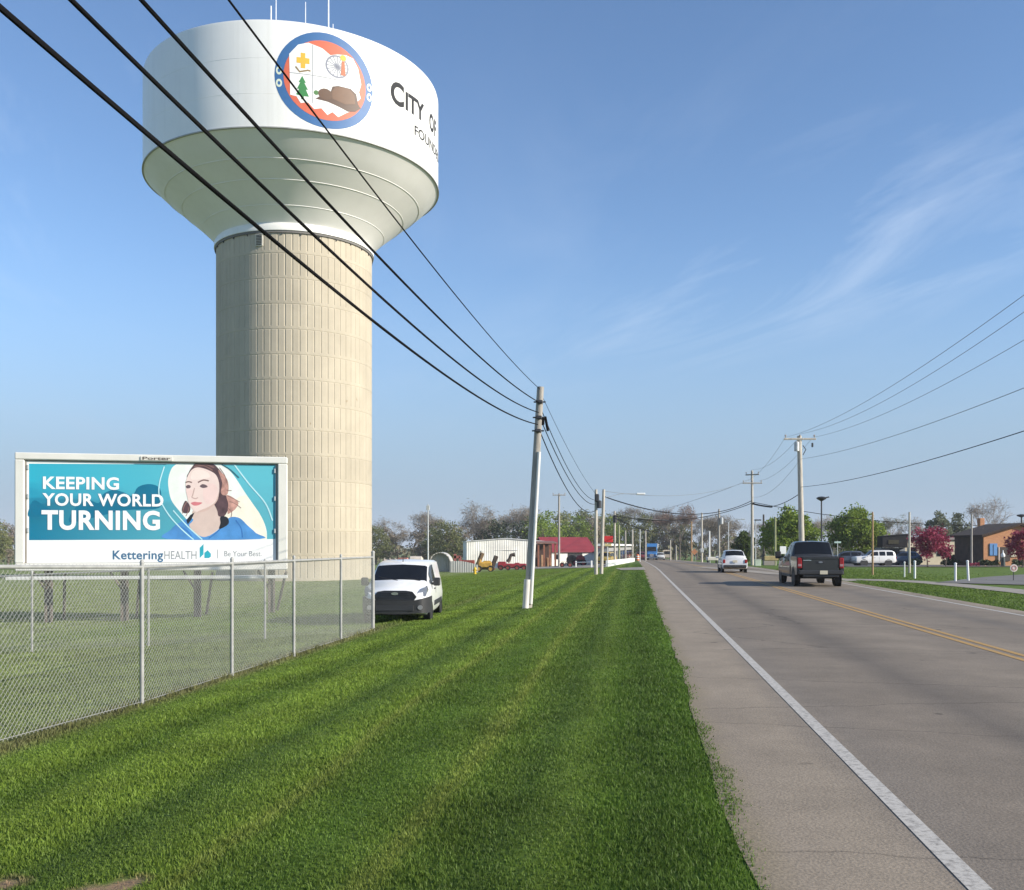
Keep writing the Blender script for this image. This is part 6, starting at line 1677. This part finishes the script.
for j0, j1 in ((4.12, 4.9), (9.1, 9.88)):
    lf_.patch(4.62, 6.55, j0, j1).build('side_window', GLASS, van, smooth=60)
    wl2 = lf_.patch(4.55, 4.60, j0, j1).build('window_pillar', BLACK_PLASTIC, van)
# bumper, grille, lamps
def nose(xs, zlo, zhi, yf, th):
    """a curved panel across the front: bottom and top edge and depth as functions of x"""
    m = MB(); vs = []
    for x in xs:
        a, b = zlo(x), zhi(x)
        vs += [(x, yf(x, a), a), (x, yf(x, b), b), (x, yf(x, a) - th, a), (x, yf(x, b) - th, b)]
    fs = []
    for k in range(len(xs) - 1):
        o = 4 * k
        fs += [(o, o + 4, o + 5, o + 1), (o + 2, o + 3, o + 7, o + 6), (o + 1, o + 5, o + 7, o + 3), (o, o + 2, o + 6, o + 4)]
    e = 4 * (len(xs) - 1); fs += [(0, 1, 3, 2), (e, e + 2, e + 3, e + 1)]
    return m.add(vs, fs)
xs_ = list(np.linspace(-.945, .945, 25))
nose(xs_, lambda x: .27 + .04 * abs(x), lambda x: .70 + (.10 * max(0, (abs(x) - .55) / .4)), lambda x, z: 2.265 - .03 * (abs(x) / .7) ** 2 - .30 * max(0, (abs(x) - .74) / .205) ** 1.5, .5).build('front_bumper', BLACK_PLASTIC, van, smooth=40)
gr = MB(); gr.prism([(-.52, .68), (.52, .68), (.60, .80), (.48, .96), (.30, .99), (-.30, .99), (-.48, .96), (-.60, .80)], 0, .32, lambda a, b, c: Vector((a, 2.228 - c - .25 * max(0, b - .86), b)))
go = gr.build('grille', M('gloss black', (.015, .015, .017), .3), van)
sb = MB()
for k in range(4): sb.box((0, 2.23, .73 + k * .065), (.9 - k * .05, .02, .02))
sb.build('grille_bars', DARK_METAL, go)
MB().lathe([(.001, 0), (.10, 0), (.10, .02), (.001, .02)], 20, Matrix.Translation((0, 2.225, .90)) @ Matrix.Scale(.45, 4, (0, 0, 1)) @ Matrix.Rotation(R(-90), 4, 'X')).build('badge', CHROME, go)
for sx in (-1, 1):
    pts = [(.56, .78), (.84, .82), (.88, 1.00), (.84, 1.12), (.62, .95)]
    MB().prism([(sx * a, b) for a, b in pts], 0, .25, lambda a, b, c: Vector((a, 2.19 - c - .34 * max(0, (abs(a) - .55)) - .30 * max(0, b - .8), b))).build('headlight', LENS, van)
    fl = MB().lathe([(.001, 0), (.07, 0), (.07, .02), (.001, .02)], 14, Matrix.Translation((sx * .70, 2.238, .48)) @ Matrix.Rotation(R(-90), 4, 'X')).build('fog_lamp', M('fog lamp', (.25, .25, .26), .3), van)
    mir = MB(); mir.box((sx * 1.04, 1.02, 1.22), (.20, .14, .26), bev=.05); mir.box((sx * .93, 1.02, 1.16), (.12, .08, .08)); mir.build('mirror', BLACK_PLASTIC, van)
    MB().box((sx * .935, -.35, .52), (.03, 2.0, .16), bev=.01).build('side_moulding', BLACK_PLASTIC, van)
    MB().box((sx * .925, .42, .98), (.03, .16, .04), bev=.01).build('door_handle', BLACK_PLASTIC, van)
    MB().box((sx * .922, .10, .80), (.006, .012, .9)).build('door_seam', BLACK_PLASTIC, van)
    for y in (1.42, -1.38):
        arch(van, sx * .915, y, .40); wheel_at(van, sx * .83, y, .32, .22, RIM)
MB().tube([(0, .55, 1.84), (0, .52, 2.0)], .012, 6).build('aerial', BLACK_PLASTIC, van)
MB().box((0, 2.268, .46), (1.05, .02, .16), bev=.01).build('air_intake', DARK_METAL, van)
wp = MB(); wp.tube([(-.6, 1.28, 1.27), (.05, 1.15, 1.36)], .012, 5); wp.build('wiper', BLACK_PLASTIC, van)
wp = MB(); wp.tube([(.05, 1.28, 1.27), (.62, 1.13, 1.37)], .012, 5); wp.build('wiper', BLACK_PLASTIC, van)
MB().box((0, 0, .30), (1.6, 3.6, .18)).build('underbody', BLACK_PLASTIC, van)

# dark pickup driving away
pk = at(820.5, 38.6); pkc = Vector((pk.x, pk.y, 0.014))
pick = thing('pickup_truck', 'dark grey pickup truck driving away in the right lane', 'pickup truck', pkc, -ROAD_ANG, scale=.93)
DG_ = paint('dark graphite paint', (.026, .026, .027), .0, .4)
# origin: centre of the tailgate on the road; the truck extends forward (+y)
cabst = [(5.75, .50, .95, 1.02, .80, .76, .60), (5.60, .42, 1.10, 1.18, .95, .90, .75), (5.1, .40, 1.18, 1.27, 1.0, .95, .80), (4.2, .40, 1.24, 1.34, 1.0, .96, .84), (4.0, .40, 1.24, 1.38, 1.0, .96, .84), (3.35, .40, 1.26, 1.86, 1.0, .96, .74), (3.0, .40, 1.26, 1.95, 1.0, .96, .74), (2.25, .40, 1.26, 1.97, 1.0, .96, .76), (1.95, .40, 1.26, 1.93, 1.0, .96, .75), (1.72, .40, 1.26, 1.36, 1.0, .96, .84), (1.70, .42, 1.24, 1.34, .99, .95, .82)]
cl_ = Loft(cabst)
cl_.body().build('cab', DG_, pick, smooth=38)
cl_.patch(8.02, 8.95, 5.35, 8.65).build('rear_window', GLASS, pick, smooth=60)
cl_.patch(4.1, 4.93, 5.3, 8.7).build('windshield', GLASS, pick, smooth=60)
for j0, j1 in ((4.15, 4.88), (9.12, 9.85)):
    cl_.patch(4.5, 6.45, j0, j1).build('side_window', GLASS, pick, smooth=60); cl_.patch(6.6, 7.9, j0, j1).build('side_window', GLASS, pick, smooth=60)
bed = MB()
for sx in (-1, 1):
    bed.prism([(0, .52), (1.68, .46), (1.68, 1.30), (0, 1.30)], 0, .14, lambda a, b, c, sx=sx: Vector((sx * (1.0 - c - .02 * abs(b - .9)), a + .05, b)))
bed.box((0, .85, .62), (1.74, 1.62, .1)); bed.box((0, 1.66, .98), (1.72, .06, .66))
bed.build('bed', DG_, pick)
MB().box((0, .87, 1.285), (1.72, 1.62, .05), bev=.02).build('bed_cover', BLACK_PLASTIC, pick)
tg = MB(); tg.box((0, .03, .94), (1.54, .09, .70), bev=.025); tg.box((0, -.005, 1.24), (1.52, .07, .10), bev=.02)
tgo = tg.build('tailgate', DG_, pick)
MB().box((0, -.02, 1.06), (.34, .02, .09), bev=.01).build('tailgate_handle', BLACK_PLASTIC, tgo)
MB().lathe([(.001, 0), (.09, 0), (.09, .015), (.001, .015)], 18, Matrix.Translation((0, -.03, 1.06)) @ Matrix.Scale(.42, 4, (0, 0, 1)) @ Matrix.Rotation(R(90), 4, 'X')).build('badge', M('badge grey', (.25, .26, .28), .3, .5), tgo)
MB().box((-.56, -.022, 1.14), (.34, .012, .035)).build('model_badge', CHROME, tgo)
for sx in (-1, 1):
    tl = MB().box((sx * .875, .04, 1.02), (.19, .14, .46), bev=.03).build('taillight', RED_LENS, pick)
    MB().box((sx * .875, -.035, .93), (.14, .015, .10), bev=.005).build('reverse_lens', M('pale lens', (.40, .22, .22), .3), tl)
    mir = MB(); mir.box((sx * 1.20, 4.05, 1.34), (.26, .14, .34), bev=.05); mir.box((sx * 1.03, 4.05, 1.26), (.16, .08, .08)); mir.build('mirror', BLACK_PLASTIC, pick)
    for y in (.98, 4.75):
        arch(pick, sx * .985, y, .47); wheel_at(pick, sx * .87, y, .39, .27, RIM)
    MB().box((sx * .985, 2.9, .42), (.08, 2.4, .10), bev=.02).build('running_board', BLACK_PLASTIC, pick)
    for y in (2.35, 3.25): MB().box((sx * 1.005, y, 1.10), (.03, .18, .04), bev=.01).build('door_handle', BLACK_PLASTIC, pick)
bp_ = MB(); bp_.box((0, -.10, .62), (1.86, .20, .19), bev=.04); bp_.box((0, -.08, .48), (1.5, .14, .12), bev=.03)
bpo = bp_.build('rear_bumper', M('dark bumper', (.035, .035, .037), .45), pick)
MB().box((.10, -.205, .62), (.32, .012, .16), bev=.004).build('licence_plate', PLATE_MAT, bpo)
MB().box((0, 1.985, 1.93), (.42, .05, .045), bev=.01).build('brake_light', M('amber red lens', (.5, .16, .10), .3), pick)
ax_ = MB(); ax_.tube([(-.8, .98, .39), (.8, .98, .39)], .07, 8); ax_.box((0, 2.6, .42), (.9, 4.2, .16)); ax_.build('underbody', BLACK_PLASTIC, pick)
MB().tube([(-.55, .1, .40), (-.55, .9, .40)], .05, 8).build('exhaust', DARK_METAL, pick)

def suv_car(name, label, cat, loc, rz, scale, col, st, glass, roofrail=False, plate=True, trim=BLACK_PLASTIC, wheels=((1.35, .35), (-1.3, .35)), wx=.78, grp=None):
    t = thing(name, label, cat, loc, rz, scale=scale, group=grp)
    L_ = Loft(st); P_ = paint(name + ' paint ' + str(col), col, .0 if col[0] > .6 else .3)
    L_.body().build('body', P_, t, smooth=38)
    for nm, i0, i1, jj in glass:
        for j0, j1 in jj: L_.patch(i0, i1, j0, j1).build(nm, GLASS, t, smooth=60)
    wlow = max(s_[4] for s_ in st)
    for sx in (-1, 1):
        for y, r in wheels: arch(t, sx * (wlow + .0), y, r + .08); wheel_at(t, sx * (wlow - .09), y, r, .2, RIM)
        MB().box((sx * (wlow + .12), 1.0, st[4][2] + .08), (.2, .12, .16), bev=.04).build('mirror', P_, t)
        ye = st[-1][0]
        MB().box((sx * (wlow - .12), ye + .02, st[-1][2] - .12), (.18, .12, .26), bev=.03).build('taillight', RED_LENS, t)
        yf = st[0][0]
        MB().box((sx * (wlow - .28), yf - .06, st[0][2] - .1), (.3, .12, .14), bev=.03).build('headlight', LENS, t)
        MB().box((sx * (wlow + .012), .2, st[5][2] - .12), (.02, .16, .03), bev=.005).build('door_handle', trim, t)
        MB().box((sx * (wlow + .008), -.30, (st[5][1] + st[5][2]) / 2 + .05), (.01, .012, st[5][2] - st[5][1] - .2)).build('door_seam', BLACK_PLASTIC, t)
        if roofrail: MB().tube([(sx * .56, .5, st[6][3] + .03), (sx * .56, -1.5, st[6][3] + .03)], .02, 6).build('roof_rail', trim, t)
    rb = MB(); rb.box((0, st[-1][0] - .02, st[-1][1] + .10), (wlow * 1.82, .20, .22), bev=.05); rbo = rb.build('rear_bumper', trim, t)
    MB().box((0, st[0][0] + .0, st[0][1] + .10), (wlow * 1.7, .16, .18), bev=.04).build('front_bumper', trim, t)
    MB().box((0, 0, .32), (1.3, 3.4, .16)).build('underbody', BLACK_PLASTIC, t)
    if plate: MB().box((0, st[-1][0] - .05, st[-1][2] - .12), (.32, .02, .16), bev=.004).build('licence_plate', PLATE_MAT, t)
    return t
sst = [(2.20, .42, .75, .80, .70, .66, .50), (2.1, .30, .88, .94, .84, .78, .62), (1.6, .26, .98, 1.04, .90, .84, .68), (1.15, .26, 1.02, 1.10, .90, .85, .72), (1.05, .26, 1.03, 1.14, .90, .85, .72), (.35, .26, 1.04, 1.55, .90, .85, .62), (0, .26, 1.04, 1.62, .90, .85, .62), (-.8, .26, 1.04, 1.64, .90, .85, .64), (-1.55, .26, 1.05, 1.60, .90, .85, .62), (-2.05, .30, 1.05, 1.18, .90, .84, .70), (-2.15, .36, .95, 1.05, .86, .80, .66)]
sgl = [('windshield', 4.06, 4.93, [(5.3, 8.7)]), ('side_window', 4.5, 6.45, [(4.15, 4.88), (9.12, 9.85)]), ('side_window', 6.6, 7.9, [(4.15, 4.88), (9.12, 9.85)]), ('rear_window', 8.06, 8.86, [(5.35, 8.65)])]
sv = at(732.0, 60.5)
suv = suv_car('silver_hatchback', 'silver car driving away near the centre line beyond the pickup', 'car', Vector((sv.x, sv.y, .014)), -ROAD_ANG, .84, (.64, .64, .65), sst, sgl)
# boxy white estate car parked on the lot, seen from the side
jst = [(2.2, .45, .85, .92, .76, .72, .62), (2.12, .36, .95, 1.02, .86, .82, .70), (1.6, .34, 1.0, 1.07, .90, .86, .76), (.95, .34, 1.03, 1.11, .90, .86, .78), (.85, .34, 1.04, 1.16, .90, .86, .78), (.35, .34, 1.05, 1.62, .90, .86, .68), (.1, .34, 1.05, 1.70, .90, .86, .68), (-.8, .34, 1.05, 1.72, .90, .86, .70), (-1.75, .34, 1.05, 1.70, .90, .86, .70), (-2.05, .40, 1.05, 1.55, .90, .86, .70), (-2.15, .48, 1.0, 1.40, .86, .82, .66)]
jgl = [('windshield', 4.06, 4.93, [(5.3, 8.7)]), ('side_window', 4.5, 6.35, [(4.15, 4.88), (9.12, 9.85)]), ('side_window', 6.5, 7.2, [(4.15, 4.88), (9.12, 9.85)]), ('side_window', 7.35, 8.4, [(4.15, 4.88), (9.12, 9.85)]), ('rear_window', 9.05, 9.9, [(5.35, 8.65)])]
q = at(873.5, 97)
suv_car('estate_car', 'white boxy estate car parked side on behind the brown wooden pole', 'car', q, R(90), .92, (.78, .77, .75), jst, jgl, roofrail=True, trim=M('grey cladding', (.30, .29, .28), .6))
q = at(846, 99)
suv_car('parked_car', 'dark blue grey car parked left of the white estate car', 'car', q, R(78), .92, (.09, .10, .12), sst, sgl, grp=None)
q = at(901, 104)
suv_car('parked_car', 'dark blue car parked in front of the dark shop front', 'car', q, R(95), .92, (.03, .045, .08), sst, sgl)
q = at(966, 98.5)

# blue lorry coming towards us
q = at(651.8, 226)
lor = thing('semi_lorry', 'blue lorry with a tall sleeper cab coming down the road', 'lorry', Vector((q.x, q.y, q.z + .014)), math.pi - ROAD_ANG - R(2))
BLU = paint('lorry blue', (.035, .17, .42))
MB().box((0, -1.6, 2.0), (2.4, 2.6, 2.3), bev=.25).build('cab', BLU, lor)
MB().prism([(-2.9, 3.0), (.0, 3.1), (-.9, 3.85), (-2.9, 3.9)], -1.15, 1.15, lambda a, b, c: Vector((c, a, b))).build('roof_fairing', BLU, lor)
MB().prism([(-.4, .7), (1.5, .65), (1.6, 1.4), (1.3, 1.75), (-.4, 1.95)], -1.0, 1.0, lambda a, b, c: Vector((c, a, b))).build('bonnet', BLU, lor)
MB().box((0, -.27, 2.55), (2.1, .10, .85), bev=.04).build('windshield', GLASS, lor)
MB().box((0, 1.62, 1.05), (.95, .10, .8), bev=.03).build('grille', CHROME, lor)
MB().box((0, 1.55, .55), (2.4, .35, .35), bev=.06).build('bumper', M('pale bumper', (.6, .62, .65), .4, .3), lor)
for sx in (-1, 1):
    MB().box((sx * .82, 1.45, 1.05), (.34, .2, .25), bev=.04).build('headlight', LENS, lor)
    MB().box((sx * 1.42, -.3, 2.3), (.2, .15, .8), bev=.04).build('mirror', DARK_METAL, lor)
    MB().tube([(sx * 1.25, -2.9, 1.0), (sx * 1.25, -2.9, 4.1)], .09, 8).build('exhaust_stack', CHROME, lor)
    wheel_at(lor, sx * 1.0, .9, .5, .3); wheel_at(lor, sx * 1.0, -3.4, .5, .5); wheel_at(lor, sx * 1.0, -4.6, .5, .5)
MB().box((0, -9.4, 2.4), (2.55, 12.5, 2.7), bev=.05).build('trailer', M('white trailer', (.66, .66, .65), .5), lor)
MB().box((0, -4.5, .85), (.9, 9, .25)).build('chassis', BLACK_PLASTIC, lor)
# other traffic far off
q = at(660.5, 222)
suv_car('white_pickup', 'white vehicle just right of the blue lorry', 'car', Vector((q.x, q.y, q.z + .014)), math.pi - ROAD_ANG, 1.0, (.72, .72, .70), jst, jgl, plate=False)
q = at(667, 232)
t = thing('beige_camper', 'beige box bodied vehicle right of the blue lorry', 'van', q, -ROAD_ANG)
MB().box((0, 0, 1.45), (1.9, 3.5, 1.9), bev=.15).build('body', M('beige body', (.52, .44, .33), .6), t)
MB().box((0, -1.76, 1.75), (1.4, .05, .7), bev=.02).build('rear_window', GLASS, t)
for sx in (-.75, .75):
    for y in (-1.1, 1.1): wheel_at(t, sx, y, .34, .2)
q = at(641, 205)
suv_car('red_car', 'dark red car left of the blue lorry', 'car', q, math.pi - ROAD_ANG, 1.05, (.22, .03, .03), jst, jgl, plate=False)
q = at(637.5, 200)
t = thing('orange_barrel', 'orange traffic barrel left of the dark red car', 'traffic barrel', q)
MB().lathe([(.45, 0), (.38, .1), (.34, 1.2), (.1, 1.35), (.001, 1.35)], 14).build('body', M('barrel orange', (.55, .14, .03), .6), t, smooth=40)
for z_ in (.35, .8): MB().lathe([(.375, 0), (.365, .16)], 14, Matrix.Translation((0, 0, z_))).build('band', WHITE_PAINT, t)
q = at(605.5, 112)
t = suv_car('yellow_truck', 'yellow truck parked behind the low white wall', 'truck', q, math.pi - ROAD_ANG - R(15), .92, (.50, .34, .05), jst, jgl, plate=False)
# red tractor and dark combine by the barn
p = at(576, 132); s_ = 132 / F_PX
t = thing('red_tractor', 'red tractor beside a dark drum in front of the red roofed barn', 'tractor', p)
b = MB(); b.box((3.5 * s_, 0, 5.2 * s_), (8 * s_, 1.2, 4.5 * s_), bev=.15); b.lathe([(.001, -.6), (.62, -.6), (.66, -.5), (.66, .5), (.62, .6), (.001, .6)], 20, Matrix.Translation((4.2 * s_, 0, 6.2 * s_)) @ Matrix.Rotation(R(90), 4, 'X')); b.build('body', CRIM, t)
b = MB(); b.lathe([(.001, -.6), (.6, -.6), (.7, -.5), (.7, .5), (.6, .6), (.001, .6)], 20, Matrix.Translation((-4.5 * s_, 0, 6 * s_)) @ Matrix.Rotation(R(90), 4, 'X')); b.box((-4.5 * s_, 0, 3 * s_), (6 * s_, 1.0, 3 * s_), bev=.1); b.build('drum', DIRT, t)
for x, r in ((-7, .35), (-1, .45), (7, .45)): wheel_at(t, x * s_, -.7, r, .25, CRIM, 'y')
MB().tube([(2 * s_, -.1, 8 * s_), (2 * s_, -.1, 11 * s_)], .05, 6).build('exhaust', DIRT, t)
p = at(566, 118); s_ = 118 / F_PX
t = thing('hay_rake', 'small dark wheeled rake beside the T pole', 'farm machine', p)
b = MB()
for k in range(5): b.tube([((-5 + k * 2) * s_, 0, 2 * s_), ((-4 + k * 2) * s_, -.3, 6 * s_)], .04, 5)
b.tube([(-5 * s_, 0, 3 * s_), (5 * s_, 0, 4 * s_)], .06, 6); b.build('frame', DIRT, t)
for x in (-4, 4): wheel_at(t, x * s_, -.3, .3, .12, RUST, 'y')

# ------------------------------------------------------------------ the air
hz = MB().box((0, 1500, 20), (6400, 4400, 60)).build('haze', new_mat('pale air')[0])
hm = hz.data.materials[0]; hn = hm.node_tree
hn.nodes.remove(hn.nodes['Principled BSDF'])
pv = hn.nodes.new('ShaderNodeVolumePrincipled'); pv.inputs['Color'].default_value = (.92, .95, 1, 1); pv.inputs['Density'].default_value = HAZE
hn.links.new(pv.outputs[0], hn.nodes['Material Output'].inputs['Volume'])
tag(hz, kind='stuff')
